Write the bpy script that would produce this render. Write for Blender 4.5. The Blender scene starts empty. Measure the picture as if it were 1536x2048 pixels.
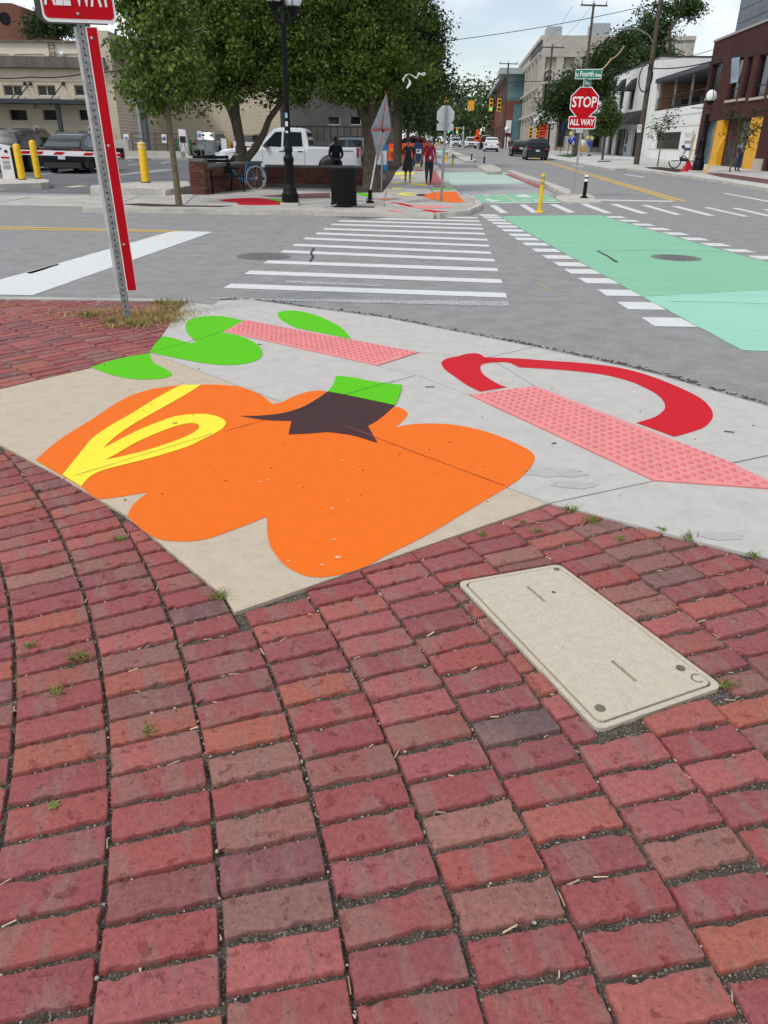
import bpy, bmesh, math, random
import numpy as np
from mathutils import Vector, Matrix, noise

SC = bpy.context.scene
COL = SC.collection
R = math.radians

# ---------------------------------------------------------------- camera
CAM_H = 1.6
PITCH, ROLL, LENS = R(26.6), R(0.9), 26.0
FPX = LENS / 36 * 2048
_f = Vector((0, math.cos(PITCH), -math.sin(PITCH)))
_u = Vector((0, math.sin(PITCH), math.cos(PITCH)))
_r = Vector((1, 0, 0))
_c, _s = math.cos(ROLL), math.sin(ROLL)
cam_data = bpy.data.cameras.new('camera')
cam = bpy.data.objects.new('camera', cam_data)
COL.objects.link(cam)
_X, _Y, _Z = _c * _r + _s * _u, -_s * _r + _c * _u, -_f
cam.matrix_world = Matrix(((_X.x, _Y.x, _Z.x, 0), (_X.y, _Y.y, _Z.y, 0), (_X.z, _Y.z, _Z.z, CAM_H), (0, 0, 0, 1)))
cam_data.sensor_fit = 'VERTICAL'
cam_data.sensor_height = 36
cam_data.lens = LENS
cam_data.clip_start = 0.05
cam_data.clip_end = 3000
SC.camera = cam

# ---------------------------------------------------------------- sky and sun
SUN_EL, SUN_AZ = R(50), R(228)      # high sun behind thin cloud
world = bpy.data.worlds.new('World')
SC.world = world
world.use_nodes = True
wn, wl = world.node_tree.nodes, world.node_tree.links
wn.clear()
out = wn.new('ShaderNodeOutputWorld')
bg = wn.new('ShaderNodeBackground')
bg.inputs[1].default_value = 0.12
sky = wn.new('ShaderNodeTexSky')
sky.sky_type = 'NISHITA'
sky.sun_disc = False
sky.sun_elevation = SUN_EL
sky.sun_rotation = SUN_AZ
sky.dust_density = 1.0
tc = wn.new('ShaderNodeTexCoord')
mp = wn.new('ShaderNodeMapping')
mp.inputs['Scale'].default_value = (1, 1, 2.6)
nz = wn.new('ShaderNodeTexNoise')
nz.inputs['Scale'].default_value = 2.6
nz.inputs['Detail'].default_value = 7
nz.inputs['Roughness'].default_value = 0.55
rmp = wn.new('ShaderNodeValToRGB')
rmp.color_ramp.elements[0].position = 0.42
rmp.color_ramp.elements[0].color = (0.3, 0.3, 0.3, 1)
rmp.color_ramp.elements[1].position = 0.6
rmp.color_ramp.elements[1].color = (0.97, 0.97, 0.97, 1)
nz2 = wn.new('ShaderNodeTexNoise')
nz2.inputs['Scale'].default_value = 5.5
nz2.inputs['Detail'].default_value = 6
cl = wn.new('ShaderNodeMix')
cl.data_type = 'RGBA'
cl.inputs[6].default_value = (7.3, 7.7, 8.2, 1)
cl.inputs[7].default_value = (8.9, 8.95, 9.0, 1)
mx = wn.new('ShaderNodeMix')
mx.data_type = 'RGBA'
wl.new(tc.outputs['Generated'], mp.inputs['Vector'])
wl.new(mp.outputs[0], nz.inputs['Vector'])
wl.new(mp.outputs[0], nz2.inputs['Vector'])
wl.new(nz.outputs[0], rmp.inputs[0])
wl.new(nz2.outputs[0], cl.inputs[0])
wl.new(rmp.outputs[0], mx.inputs[0])
wl.new(sky.outputs[0], mx.inputs[6])
wl.new(cl.outputs[2], mx.inputs[7])
wl.new(mx.outputs[2], bg.inputs[0])
wl.new(bg.outputs[0], out.inputs[0])
sun_d = bpy.data.lights.new('sun', 'SUN')
sun_d.energy = 1.5
sun_d.angle = R(11)
sun_d.color = (1, 0.96, 0.9)
sun = bpy.data.objects.new('sun', sun_d)
COL.objects.link(sun)
_sd = Vector((math.sin(SUN_AZ) * math.cos(SUN_EL), math.cos(SUN_AZ) * math.cos(SUN_EL), math.sin(SUN_EL)))
sun.rotation_euler = _sd.to_track_quat('Z', 'Y').to_euler()
SC.view_settings.view_transform = 'Standard'
SC.view_settings.look = 'None'
SC.view_settings.exposure = 0.12
SC.view_settings.gamma = 1.0
SC.view_settings.use_curve_mapping = False

# ---------------------------------------------------------------- measuring
SLOPE, RZ = 0.007, -0.035             # the street climbs gently beyond the crossing; road lies below the near pavement
def zg(Y):
    return SLOPE * min(max(Y - 15, 0), 150)
def ray(px, py):
    x, y = (px - 768) / FPX, -(py - 1024) / FPX
    return _f + (_c * x - _s * y) * _r + (_s * x + _c * y) * _u
def G(px, py, dz=0.0):
    """photo pixel -> point on the ground (dz above it)"""
    d = ray(px, py)
    p = Vector((0, 0, CAM_H)) + d * ((dz - CAM_H) / d.z)
    if d.z < 0 and p.y <= 15:
        return p
    t = (dz - SLOPE * 15 - CAM_H) / (d.z - SLOPE * d.y)
    return Vector((0, 0, CAM_H)) + d * t
def P(px, py, Y):
    d = ray(px, py)
    return Vector((0, 0, CAM_H)) + d * (Y / d.y)
def pix(p):
    q = Vector(p) - Vector((0, 0, CAM_H))
    zc = q.dot(_f)
    a, b = q.dot(_r) / zc, q.dot(_u) / zc
    return 768 + (_c * a + _s * b) * FPX, 1024 - (-_s * a + _c * b) * FPX

# ---------------------------------------------------------------- materials
MATS = {}
def mat(name, col, rough=0.7, var=0.12, scale=6.0, metal=0.0, bump=0.0, bscale=80.0, col2=None, spec=0.5,
        rnd=0.0, coat=0.0, island=False, speck=None, emit=0.0, alpha=1.0, trans=0.0, obj=False, stretch=None):
    if name in MATS:
        return MATS[name]
    m = bpy.data.materials.new(name)
    m.use_nodes = True
    n, l = m.node_tree.nodes, m.node_tree.links
    b = n['Principled BSDF']
    b.inputs['Roughness'].default_value = rough
    b.inputs['Metallic'].default_value = metal
    b.inputs['Specular IOR Level'].default_value = spec
    if coat:
        b.inputs['Coat Weight'].default_value = coat
        b.inputs['Coat Roughness'].default_value = 0.05
    geo = n.new('ShaderNodeNewGeometry')
    src = geo.outputs['Position']
    if obj:
        t = n.new('ShaderNodeTexCoord')
        src = t.outputs['Object']
    if stretch:
        k = n.new('ShaderNodeMapping')
        k.inputs['Scale'].default_value = stretch
        l.new(src, k.inputs['Vector'])
        src = k.outputs[0]
    c2 = col2 if col2 else tuple(max(0, c * (1 - 3 * var)) for c in col)
    c1 = col if col2 else tuple(min(1, c * (1 + var)) for c in col)
    tx = n.new('ShaderNodeTexNoise')
    tx.inputs['Scale'].default_value = scale
    tx.inputs['Detail'].default_value = 8
    tx.inputs['Roughness'].default_value = 0.74
    l.new(src, tx.inputs['Vector'])
    rp = n.new('ShaderNodeValToRGB')
    rp.color_ramp.elements[0].position = 0.25
    rp.color_ramp.elements[1].position = 0.6
    rp.color_ramp.elements[0].color = (*c2, 1)
    rp.color_ramp.elements[1].color = (*c1, 1)
    l.new(tx.outputs[0], rp.inputs[0])
    cur = rp.outputs[0]
    if speck:           # (colour, scale, threshold) small grains
        sc, ss, th = speck
        v = n.new('ShaderNodeTexNoise')
        v.inputs['Scale'].default_value = ss
        v.inputs['Detail'].default_value = 3
        l.new(src, v.inputs['Vector'])
        vr = n.new('ShaderNodeValToRGB')
        vr.color_ramp.elements[0].position = th
        vr.color_ramp.elements[1].position = th + 0.08
        l.new(v.outputs[0], vr.inputs[0])
        k = n.new('ShaderNodeMix')
        k.data_type = 'RGBA'
        l.new(vr.outputs[0], k.inputs[0])
        l.new(cur, k.inputs[6])
        k.inputs[7].default_value = (*sc, 1)
        cur = k.outputs[2]
    if rnd:
        if island:
            ro = geo.outputs['Random Per Island']
        else:
            oi = n.new('ShaderNodeObjectInfo')
            ro = oi.outputs['Random']
        mr = n.new('ShaderNodeMapRange')
        mr.inputs[3].default_value = 1 - rnd
        mr.inputs[4].default_value = 1 + rnd
        l.new(ro, mr.inputs[0])
        hs = n.new('ShaderNodeHueSaturation')
        l.new(mr.outputs[0], hs.inputs['Value'])
        l.new(cur, hs.inputs['Color'])
        cur = hs.outputs[0]
    l.new(cur, b.inputs['Base Color'])
    if bump:
        bt = n.new('ShaderNodeTexNoise')
        bt.inputs['Scale'].default_value = bscale
        bt.inputs['Detail'].default_value = 6
        l.new(src, bt.inputs['Vector'])
        bp = n.new('ShaderNodeBump')
        bp.inputs['Strength'].default_value = bump
        bp.inputs['Distance'].default_value = 0.01
        l.new(bt.outputs[0], bp.inputs['Height'])
        l.new(bp.outputs[0], b.inputs['Normal'])
    if emit:
        b.inputs['Emission Color'].default_value = (*col, 1)
        b.inputs['Emission Strength'].default_value = emit
    if trans:
        tb = n.new('ShaderNodeBsdfTranslucent')
        l.new(cur, tb.inputs['Color'])
        ms = n.new('ShaderNodeMixShader')
        ms.inputs[0].default_value = trans
        l.new(b.outputs[0], ms.inputs[1])
        l.new(tb.outputs[0], ms.inputs[2])
        l.new(ms.outputs[0], n['Material Output'].inputs[0])
    MATS[name] = m
    return m

# ---------------------------------------------------------------- mesh building
class MB:
    def __init__(self, M=None):
        self.v, self.f, self.mi, self.M, self.cur = [], [], [], M, 0
    def add(self, vs, fs):
        o = len(self.v)
        for p in vs:
            p = Vector(p)
            self.v.append(self.M @ p if self.M else p)
        for f in fs:
            self.f.append(tuple(i + o for i in f))
            self.mi.append(self.cur)
        return self
    def box(self, c, s, rz=0, rx=0, ry=0):
        m = Matrix.Rotation(rz, 3, 'Z') @ Matrix.Rotation(ry, 3, 'Y') @ Matrix.Rotation(rx, 3, 'X')
        vs = [Vector(c) + m @ Vector((x * s[0] / 2, y * s[1] / 2, z * s[2] / 2)) for z in (-1, 1) for y in (-1, 1) for x in (-1, 1)]
        return self.add(vs, [(0, 2, 3, 1), (4, 5, 7, 6), (0, 1, 5, 4), (2, 6, 7, 3), (0, 4, 6, 2), (1, 3, 7, 5)])
    def hexa(self, a, b):
        """two 4-corner rings"""
        return self.add(list(a) + list(b), [(3, 2, 1, 0), (4, 5, 6, 7), (0, 1, 5, 4), (1, 2, 6, 5), (2, 3, 7, 6), (3, 0, 4, 7)])
    def tube(self, pts, r, n=8, cap=True):
        pts = [Vector(p) for p in pts]
        rs = r if isinstance(r, (list, tuple)) else [r] * len(pts)
        vs, fs = [], []
        prev = None
        for i, p in enumerate(pts):
            t = (pts[min(i + 1, len(pts) - 1)] - pts[max(i - 1, 0)])
            if t.length < 1e-9:
                t = Vector((0, 0, 1))
            t.normalize()
            if prev is None:
                a = t.orthogonal().normalized()
            else:
                a = prev - t * prev.dot(t)
                a = a.normalized() if a.length > 1e-6 else t.orthogonal().normalized()
            prev = a
            b = t.cross(a)
            for k in range(n):
                w = 2 * math.pi * k / n
                vs.append(p + (a * math.cos(w) + b * math.sin(w)) * rs[i])
        for i in range(len(pts) - 1):
            for k in range(n):
                k2 = (k + 1) % n
                fs.append((i * n + k, i * n + k2, (i + 1) * n + k2, (i + 1) * n + k))
        if cap:
            fs.append(tuple(range(n - 1, -1, -1)))
            fs.append(tuple((len(pts) - 1) * n + k for k in range(n)))
        return self.add(vs, fs)
    def lathe(self, prof, c=(0, 0, 0), n=16, axis='Z'):
        vs, fs = [], []
        for (r, z) in prof:
            for k in range(n):
                w = 2 * math.pi * k / n
                x, y = r * math.cos(w), r * math.sin(w)
                q = (x, y, z) if axis == 'Z' else ((x, z, y) if axis == 'Y' else (z, x, y))
                vs.append(Vector(c) + Vector(q))
        for i in range(len(prof) - 1):
            for k in range(n):
                k2 = (k + 1) % n
                fs.append((i * n + k, i * n + k2, (i + 1) * n + k2, (i + 1) * n + k))
        fs.append(tuple(range(n - 1, -1, -1)))
        fs.append(tuple((len(prof) - 1) * n + k for k in range(n)))
        return self.add(vs, fs)
    def prism(self, poly, d0, d1):
        """polygon (list of 3D points) thickened between offset vectors d0 and d1"""
        n = len(poly)
        d0, d1 = Vector(d0), Vector(d1)
        vs = [Vector(p) + d0 for p in poly] + [Vector(p) + d1 for p in poly]
        fs = [tuple(range(n - 1, -1, -1)), tuple(range(n, 2 * n))]
        fs += [(i, (i + 1) % n, n + (i + 1) % n, n + i) for i in range(n)]
        return self.add(vs, fs)
    def ball(self, c, r, n=10, m=6):
        r = r if isinstance(r, (list, tuple)) else (r, r, r)
        vs, fs = [], []
        for i in range(1, m):
            a = math.pi * i / m
            for k in range(n):
                w = 2 * math.pi * k / n
                vs.append((c[0] + r[0] * math.sin(a) * math.cos(w), c[1] + r[1] * math.sin(a) * math.sin(w), c[2] + r[2] * math.cos(a)))
        t = len(vs)
        vs += [(c[0], c[1], c[2] + r[2]), (c[0], c[1], c[2] - r[2])]
        for i in range(m - 2):
            for k in range(n):
                k2 = (k + 1) % n
                fs.append((i * n + k, (i + 1) * n + k, (i + 1) * n + k2, i * n + k2))
        for k in range(n):
            k2 = (k + 1) % n
            fs.append((t, k, k2))
            fs.append((t + 1, (m - 2) * n + k2, (m - 2) * n + k))
        return self.add(vs, fs)
    def mesh(self, name, m, smooth=None):
        me = bpy.data.meshes.new(name)
        me.from_pydata([tuple(p) for p in self.v], [], self.f)
        for k in (m if isinstance(m, (list, tuple)) else [m]):
            me.materials.append(k)
        if any(self.mi):
            me.polygons.foreach_set('material_index', self.mi)
        bm = bmesh.new()
        bm.from_mesh(me)
        bmesh.ops.recalc_face_normals(bm, faces=bm.faces)
        bm.to_mesh(me)
        bm.free()
        if smooth:
            me.shade_smooth()
            me.set_sharp_from_angle(angle=R(smooth))
        return me
    def build(self, name, m, parent=None, smooth=None, **kw):
        return link(name, self.mesh(name, m, smooth), parent, **kw)

def link(name, me, parent=None, **kw):
    o = bpy.data.objects.new(name, me)
    COL.objects.link(o)
    if parent:
        o.parent = parent
    for k, v in kw.items():
        o[k] = v
    return o
def thing(name, label, cat, loc=(0, 0, 0), rz=0.0, group=None):
    o = bpy.data.objects.new(name, None)
    COL.objects.link(o)
    o.empty_display_size = 0.1
    o.location = loc
    o.rotation_euler = (0, 0, rz)
    o['label'], o['category'] = label, cat
    if group:
        o['group'] = group
    return o
def tag(o, label, cat, group=None):
    o['label'], o['category'] = label, cat
    if group:
        o['group'] = group
    return o
def struct(name, label=None):
    o = bpy.data.objects.new(name, None)
    COL.objects.link(o)
    o['kind'] = 'structure'
    if label:
        o['label'] = label
    return o
def copy_tree(o, loc=None, rz=None, label=None, parent=None):
    c = o.copy()
    COL.objects.link(c)
    c.parent = parent
    if loc is not None:
        c.location = loc
    if rz is not None:
        c.rotation_euler = (0, 0, rz)
    if label:
        c['label'] = label
    for ch in list(o.children):
        copy_tree(ch, parent=c)
    return c

def smooth_loop(pts, sub=5):
    """closed Catmull-Rom through (x, y[, 'c']) points; 'c' keeps a corner"""
    n, outp = len(pts), []
    for i in range(n):
        p0, p1, p2, p3 = pts[i - 1], pts[i], pts[(i + 1) % n], pts[(i + 2) % n]
        a = [Vector(q[:2]) for q in (p0, p1, p2, p3)]
        if len(p1) > 2:
            a[0] = a[1] - (a[2] - a[1])
        if len(p2) > 2:
            a[3] = a[2] + (a[2] - a[1])
        if len(p1) > 2 and len(p2) > 2:
            outp.append(a[1])
            continue
        for k in range(sub):
            t = k / sub
            outp.append(0.5 * ((2 * a[1]) + (a[2] - a[0]) * t + (2 * a[0] - 5 * a[1] + 4 * a[2] - a[3]) * t * t + (3 * a[1] - a[0] - 3 * a[2] + a[3]) * t ** 3))
    return outp

def sheet(name, loops, dz, m, parent=None, depth=0.0, base=0.0, label=None, kind=None, road=False):
    """flat piece lying on the ground: loops of world (x, y); first outer, others holes; draped over the slope at Y = 15"""
    bm = bmesh.new()
    for lp in loops:
        vs = [bm.verts.new((p[0], p[1], 0)) for p in lp]
        for i in range(len(vs)):
            bm.edges.new((vs[i], vs[(i + 1) % len(vs)]))
    bmesh.ops.triangle_fill(bm, edges=bm.edges[:], use_beauty=True)
    for Y in (15, 165):
        bmesh.ops.bisect_plane(bm, geom=bm.verts[:] + bm.edges[:] + bm.faces[:], plane_co=(0, Y, 0), plane_no=(0, 1, 0))
    for f in bm.faces:
        if f.normal.z < 0:
            f.normal_flip()
    if depth:
        r = bmesh.ops.extrude_face_region(bm, geom=bm.faces[:])
        low = [v for v in r['geom'] if isinstance(v, bmesh.types.BMVert)]
        for v in low:
            v.co.z += 1
        for v in bm.verts:
            v.co.z = (zg(v.co.y) + dz) if v.co.z > 0.5 else (zg(v.co.y) + dz - depth)
    else:
        for v in bm.verts:
            v.co.z = zg(v.co.y) + dz
    bmesh.ops.recalc_face_normals(bm, faces=bm.faces)
    if not depth:
        for f in bm.faces:
            if f.normal.z < 0:
                f.normal_flip()
    me = bpy.data.meshes.new(name)
    bm.to_mesh(me)
    bm.free()
    me.materials.append(m)
    o = link(name, me, parent)
    if label:
        o['label'] = label
    if kind:
        o['kind'] = kind
    return o
def W(pts, dz=0.0):
    return [tuple(G(p[0], p[1], dz)[:2]) for p in pts]
def inset(poly, d):
    """shrink a world polygon by d (simple mitre)"""
    n = len(poly)
    ar = sum(poly[i][0] * poly[(i + 1) % n][1] - poly[(i + 1) % n][0] * poly[i][1] for i in range(n))
    s = 1 if ar > 0 else -1
    res = []
    for i in range(n):
        p0, p1, p2 = Vector(poly[i - 1][:2]), Vector(poly[i][:2]), Vector(poly[(i + 1) % n][:2])
        e1, e2 = (p1 - p0).normalized(), (p2 - p1).normalized()
        n1, n2 = Vector((-e1.y, e1.x)) * s, Vector((-e2.y, e2.x)) * s
        b = n1 + n2
        b = b.normalized() if b.length > 1e-6 else n1
        k = max(0.4, b.dot(n1))
        res.append(tuple(p1 + b * (d / k)))
    return res
def dense(pts, step=0.25, jit=0.0, seed=0):
    rg = random.Random(seed)
    res = []
    for i in range(len(pts)):
        a, b = Vector(pts[i][:2]), Vector(pts[(i + 1) % len(pts)][:2])
        k = max(1, int((b - a).length / step))
        nrm = Vector((-(b - a).y, (b - a).x)).normalized() if (b - a).length > 1e-6 else Vector((0, 0))
        for j in range(k):
            res.append(tuple(a.lerp(b, j / k) + nrm * (rg.uniform(-jit, jit) if j else 0)))
    return res

def text_mesh(txt, size, m, bold=0.0, sx=1.0, depth=0.002, align='CENTER'):
    """lettering as a thin mesh in the XZ plane, facing -Y"""
    c = bpy.data.curves.new('lettering', 'FONT')
    c.body, c.size, c.offset, c.extrude = txt, size, bold, depth
    c.align_x, c.align_y, c.resolution_u = align, 'CENTER', 3
    o = bpy.data.objects.new('lettering', c)
    COL.objects.link(o)
    me = bpy.data.meshes.new_from_object(o.evaluated_get(bpy.context.evaluated_depsgraph_get()))
    bpy.data.objects.remove(o)
    bpy.data.curves.remove(c)
    me.transform(Matrix.Rotation(R(90), 4, 'X') @ Matrix.Diagonal((sx, 1, 1, 1)))
    me.materials.clear()
    me.materials.append(m)
    return me
# ================================================================ ground: asphalt, concrete, paint, bricks
random.seed(4)
M_ASPH = mat('asphalt', (0.325, 0.318, 0.312), 0.92, 0.09, 3.5, bump=0.6, bscale=150, speck=((0.17, 0.17, 0.17), 150, 0.54), spec=0.1)
M_LOT = mat('lot_asphalt', (0.165, 0.165, 0.172), 0.9, 0.12, 0.5, bump=0.3, bscale=60, spec=0.1)
M_CONC = mat('concrete', (0.52, 0.50, 0.465), 0.85, 0.05, 7, bump=0.16, bscale=160, speck=((0.36, 0.35, 0.34), 60, 0.66), spec=0.15)
M_CONC2 = mat('concrete_weathered', (0.46, 0.44, 0.40), 0.88, 0.10, 1.1, bump=0.2, bscale=60, spec=0.3)
M_TAN = mat('exposed_aggregate', (0.57, 0.475, 0.36), 0.9, 0.05, 11, bump=0.4, bscale=230, speck=((0.30, 0.25, 0.20), 170, 0.60), spec=0.15)
M_DIRT = mat('dirt', (0.088, 0.074, 0.06), 0.95, 0.28, 30, bump=0.9, bscale=150, speck=((0.34, 0.30, 0.25), 170, 0.57), spec=0.2)
PAINT = dict(rough=0.7, var=0.022, scale=14, bump=0.35, bscale=170, spec=0.18)
M_ORANGE = mat('orange_paint', (0.87, 0.165, 0.010), col2=None, speck=((0.70, 0.12, 0.012), 140, 0.62), **PAINT)
M_GREEN = mat('green_paint', (0.105, 0.56, 0.004), **PAINT)
M_YELLOW = mat('yellow_paint', (0.95, 0.80, 0.05), **PAINT)
M_RED = mat('red_paint', (0.60, 0.006, 0.018), **PAINT)
M_BROWN = mat('brown_paint', (0.062, 0.028, 0.03), **PAINT)
M_PINK = mat('pink_tactile_paint', (0.78, 0.27, 0.26), 0.6, 0.05, 7, bump=0.2, bscale=150)
M_PINK_SHADE = mat('pink_dome_shading', (0.66, 0.17, 0.17), 0.6, 0.05, 7)  # dome shading put into the colour, a darker pink than the strip
M_MINT = mat('mint_lane_paint', (0.26, 0.54, 0.37), 0.8, 0.09, 0.7, bump=0.3, bscale=140, col2=(0.21, 0.50, 0.29), speck=((0.34, 0.56, 0.45), 90, 0.6), spec=0.2, stretch=(0.5, 2.4, 1))
M_MINT2 = mat('pale_mint_paint', (0.42, 0.58, 0.50), 0.8, 0.08, 1.5, bump=0.2, bscale=100)
M_WHITE = mat('white_road_paint', (0.70, 0.70, 0.68), 0.7, 0.05, 12, bump=0.25, bscale=140, speck=((0.42, 0.42, 0.42), 60, 0.67))
M_YLINE = mat('yellow_line_paint', (0.66, 0.42, 0.08), 0.75, 0.08, 9, speck=((0.35, 0.3, 0.2), 60, 0.66))
M_TAR = mat('tar', (0.035, 0.035, 0.037), 0.8, 0.2, 12)
M_IRON = mat('cast_iron', (0.17, 0.165, 0.16), 0.7, 0.25, 30, bump=0.4, bscale=90)

# road: one sheet out to the horizon
road = sheet('road', [[(-600, -60), (600, -60), (600, 900), (-600, 900)]], RZ, M_ASPH, kind='structure')
bpy.context.view_layer.update()

# ---- near corner concrete
near = struct('near_corner_pavement')
def panel(name, pts, m, top=0.0, depth=0.1, gap=0.0055, world=False, wob=0.0):
    w = pts if world else W(pts)
    w = inset(w, gap)
    return sheet(name, [w], top, m, near, depth=depth)
XR = 2050
TAN_L = (-3.01, 4.63)
sT0, sT1, sBR, I_ = G(300, 705)[:2], G(1098, 1007)[:2], G(467, 1227)[:2], G(600, 818)[:2]
slabL_px = [(450, 1196), (360, 1122), (250, 1030), (125, 955), (0, 890)]
slabL = W(slabL_px)
panel('tan_slab', [sT0, I_, *W([(430, 870)]), G(125, 958)[:2], slabL[-1], TAN_L, *W([(0, 778), (185, 735)])], M_TAN, world=True)
panel('tan_slab', [I_, sT1, sBR, *slabL[:-2], G(125, 958)[:2], *W([(430, 870)])], M_TAN, world=True)
panel('concrete_panel', [(300, 705), (447, 663), (755, 732), (833, 750), (600, 818)], M_CONC)
panel('concrete_panel', [(600, 818), (833, 750), (938, 790), (1308, 962), (1098, 1007)], M_CONC)
panel('concrete_panel', [(1098, 1007), (1308, 962), (1577, 981), (1850, 1114), (1850, 1191), (1536, 1117), (1400, 1085), (1250, 1045)], M_CONC)
panel('concrete_panel', [(840, 705), (755, 732), (833, 750), (938, 790), (1070, 772), (975, 715)], M_CONC)
panel('concrete_panel', [(300, 705), (355, 625), (370, 604), (490, 640), (447, 663)], M_CONC)
panel('gutter_panel', [(370, 604), (425, 610), (440, 601), (500, 599), (600, 613), (768, 635), (1000, 680), (1068, 694), (975, 715), (840, 705), (490, 640)], M_CONC)
panel('gutter_panel', [(1068, 694), (1190, 720), (1300, 745), (1400, 774), (1536, 812), (1735, 868), (1463, 926), (1070, 772), (975, 715)], M_CONC)
panel('gutter_panel', [(1463, 927), (1735, 869), (1850, 900), (1850, 1112), (1577, 981)], M_CONC)
panel('curb', [(-700, 590), (0, 594), (370, 599), (372, 603), (0, 598), (-700, 594)], M_CONC2, top=0.004, depth=0.12, gap=0.0)

# bed of sandy dirt under the bricks, lumpy
bx0, bx1, by0, by1, st = -3.6, 2.6, 0.3, 4.9, 0.022
nx, ny = int((bx1 - bx0) / st), int((by1 - by0) / st)
vs = [(bx0 + i * st, by0 + j * st, -0.0165 + 0.006 * noise.noise((i * st * 22, j * st * 22, 1)) + 0.004 * noise.noise((i * st * 60, j * st * 60, 5))) for j in range(ny + 1) for i in range(nx + 1)]
fs = [(j * (nx + 1) + i, j * (nx + 1) + i + 1, (j + 1) * (nx + 1) + i + 1, (j + 1) * (nx + 1) + i) for j in range(ny) for i in range(nx)]
me = bpy.data.meshes.new('sand_bed')
me.from_pydata(vs, [], fs)
me.materials.append(M_DIRT)
me.shade_smooth()
link('sand_bed', me, near)
sheet('sand_bed', [W([(-700, 596), (372, 603), (300, 707), (185, 737), (0, 780), (-400, 880), (-700, 880)])], -0.014, M_DIRT, near)
sheet('slab_base', [[(-2.1, 6.3), (-0.5, 7.9), (0.6, 6.9), (2.0, 5.3), (3.0, 3.6), (2.4, 2.3), (0.8, 3.3), (-0.6, 2.35), (-2.9, 4.6)]], -0.024, M_DIRT, near)

# ---- tactile strips with truncated domes
def tactile(pts, base_edge):
    w = inset(W(pts), 0.006)
    o = sheet('tactile_strip', [w], 0.004, M_PINK, near, depth=0.1)
    a, b = Vector(G(*base_edge[0])[:2]), Vector(G(*base_edge[1])[:2])
    ex = (b - a).normalized()
    ey = Vector((-ex.y, ex.x))
    poly = inset(W(pts), 0.03)
    def inside(q):
        c, n = False, len(poly)
        for i in range(n):
            (x1, y1), (x2, y2) = poly[i], poly[(i + 1) % n]
            if (y1 > q.y) != (y2 > q.y) and q.x < (x2 - x1) * (q.y - y1) / (y2 - y1) + x1:
                c = not c
        return c
    mb = MB()
    for i in range(-70, 70):
        for j in range(-40, 40):
            q = a + ex * i * 0.062 + ey * j * 0.062
            if inside(q):
                mb.lathe([(0.0155, 0.0), (0.0145, 0.005), (0.009, 0.0085)], (q.x, q.y, 0.004), 8)
    mb.build('truncated_domes', M_PINK_SHADE, o, smooth=50, kind='stuff')
    return o
tactile([(490, 640), (840, 705), (755, 732), (447, 663)], [(447, 663), (755, 732)])
tactile([(1070, 772), (1463, 925), (1577, 981), (1308, 962), (938, 790)], [(938, 790), (1308, 962)])

# ---- the painted ground mural
Z1 = lambda pts: [(p[0] / 2, 560 + p[1] / 2, *p[2:]) for p in pts]
Z2 = lambda pts: [(768 + p[0] / 2, 600 + p[1] / 2, *p[2:]) for p in pts]
c = 'c'
def mural(name, parent, m, px, dz, holes=()):
    loops = [[tuple(G(q[0], q[1])[:2]) for q in smooth_loop(lp)] for lp in (px, *holes)]
    return sheet(name, loops, dz, m, parent)
pump = thing('pumpkin_mural', 'huge orange pumpkin painted flat across the tan and grey concrete', 'mural')
body = Z1([(142, 722, c), (200, 670), (260, 625), (380, 550), (480, 485), (560, 450), (640, 432), (720, 422), (800, 419), (880, 420), (960, 428), (1010, 445), (1050, 465), (1090, 498, c), (1130, 488), (1170, 468), (1230, 448), (1275, 443), (1310, 447, c)]) \
    + [(655, 784, c), (735, 852, c)] + Z2([(30, 430, c), (60, 430), (88, 445), (93, 462), (72, 488), (45, 510, c), (110, 498), (200, 495), (300, 503), (400, 525), (480, 553), (550, 585), (590, 610), (603, 632), (590, 665), (560, 700), (520, 733), (400, 805), (300, 865), (200, 925), (100, 978), (0, 1027)]) \
    + Z1([(1480, 1140), (1400, 1170), (1320, 1187), (1260, 1190), (1210, 1180), (1150, 1150), (1110, 1110), (1080, 1060), (1070, 1010), (1067, 948, c), (1000, 975), (920, 1005), (850, 1030), (780, 1045), (700, 1046), (640, 1038), (590, 1015), (545, 980), (509, 945, c), (530, 905), (560, 875), (593, 850, c), (530, 860), (470, 870), (400, 877), (370, 865), (330, 832, c)])
mural('orange_body', pump, M_ORANGE, body, 0.0022)
mural('yellow_curl', pump, M_YELLOW, Z1([(250, 782, c), (300, 720), (340, 670), (370, 635), (440, 585), (520, 540), (600, 490), (660, 455), (720, 425), (760, 421), (805, 420, c), (760, 450), (700, 485), (620, 530), (540, 575), (480, 615), (440, 648), (415, 675, c), (480, 640), (560, 600), (640, 568), (700, 548), (760, 540), (820, 538), (870, 548), (900, 565), (900, 585), (870, 610), (820, 635), (760, 665), (660, 698), (560, 725), (480, 745), (400, 768), (360, 790), (340, 810), (326, 828, c)]), 0.0044,
      [Z1([(423, 722, c), (480, 690), (540, 655), (620, 618), (700, 588), (750, 576), (785, 577), (797, 588), (785, 605), (740, 630), (660, 660), (580, 685), (500, 705)])])
mural('brown_stem', pump, M_BROWN, [(480, 833, c), (525, 832), (570, 826), (605, 815), (632, 800), (655, 784, c), (720, 797), (790, 812, c), (760, 838), (736, 853, c), (755, 887, c), (705, 872), (655, 865, c), (620, 868), (577, 870, c), (583, 843, c), (530, 841)], 0.0044)
mural('green_cap', pump, M_GREEN, [(672, 753, c), (705, 756), (740, 763), (775, 768), (804, 771, c), (800, 790), (790, 812, c), (720, 797), (655, 784, c), (666, 772)], 0.0066)
leaf = thing('leaf_mural', 'bright green leaves painted on concrete by the dry grass tuft', 'mural')
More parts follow.
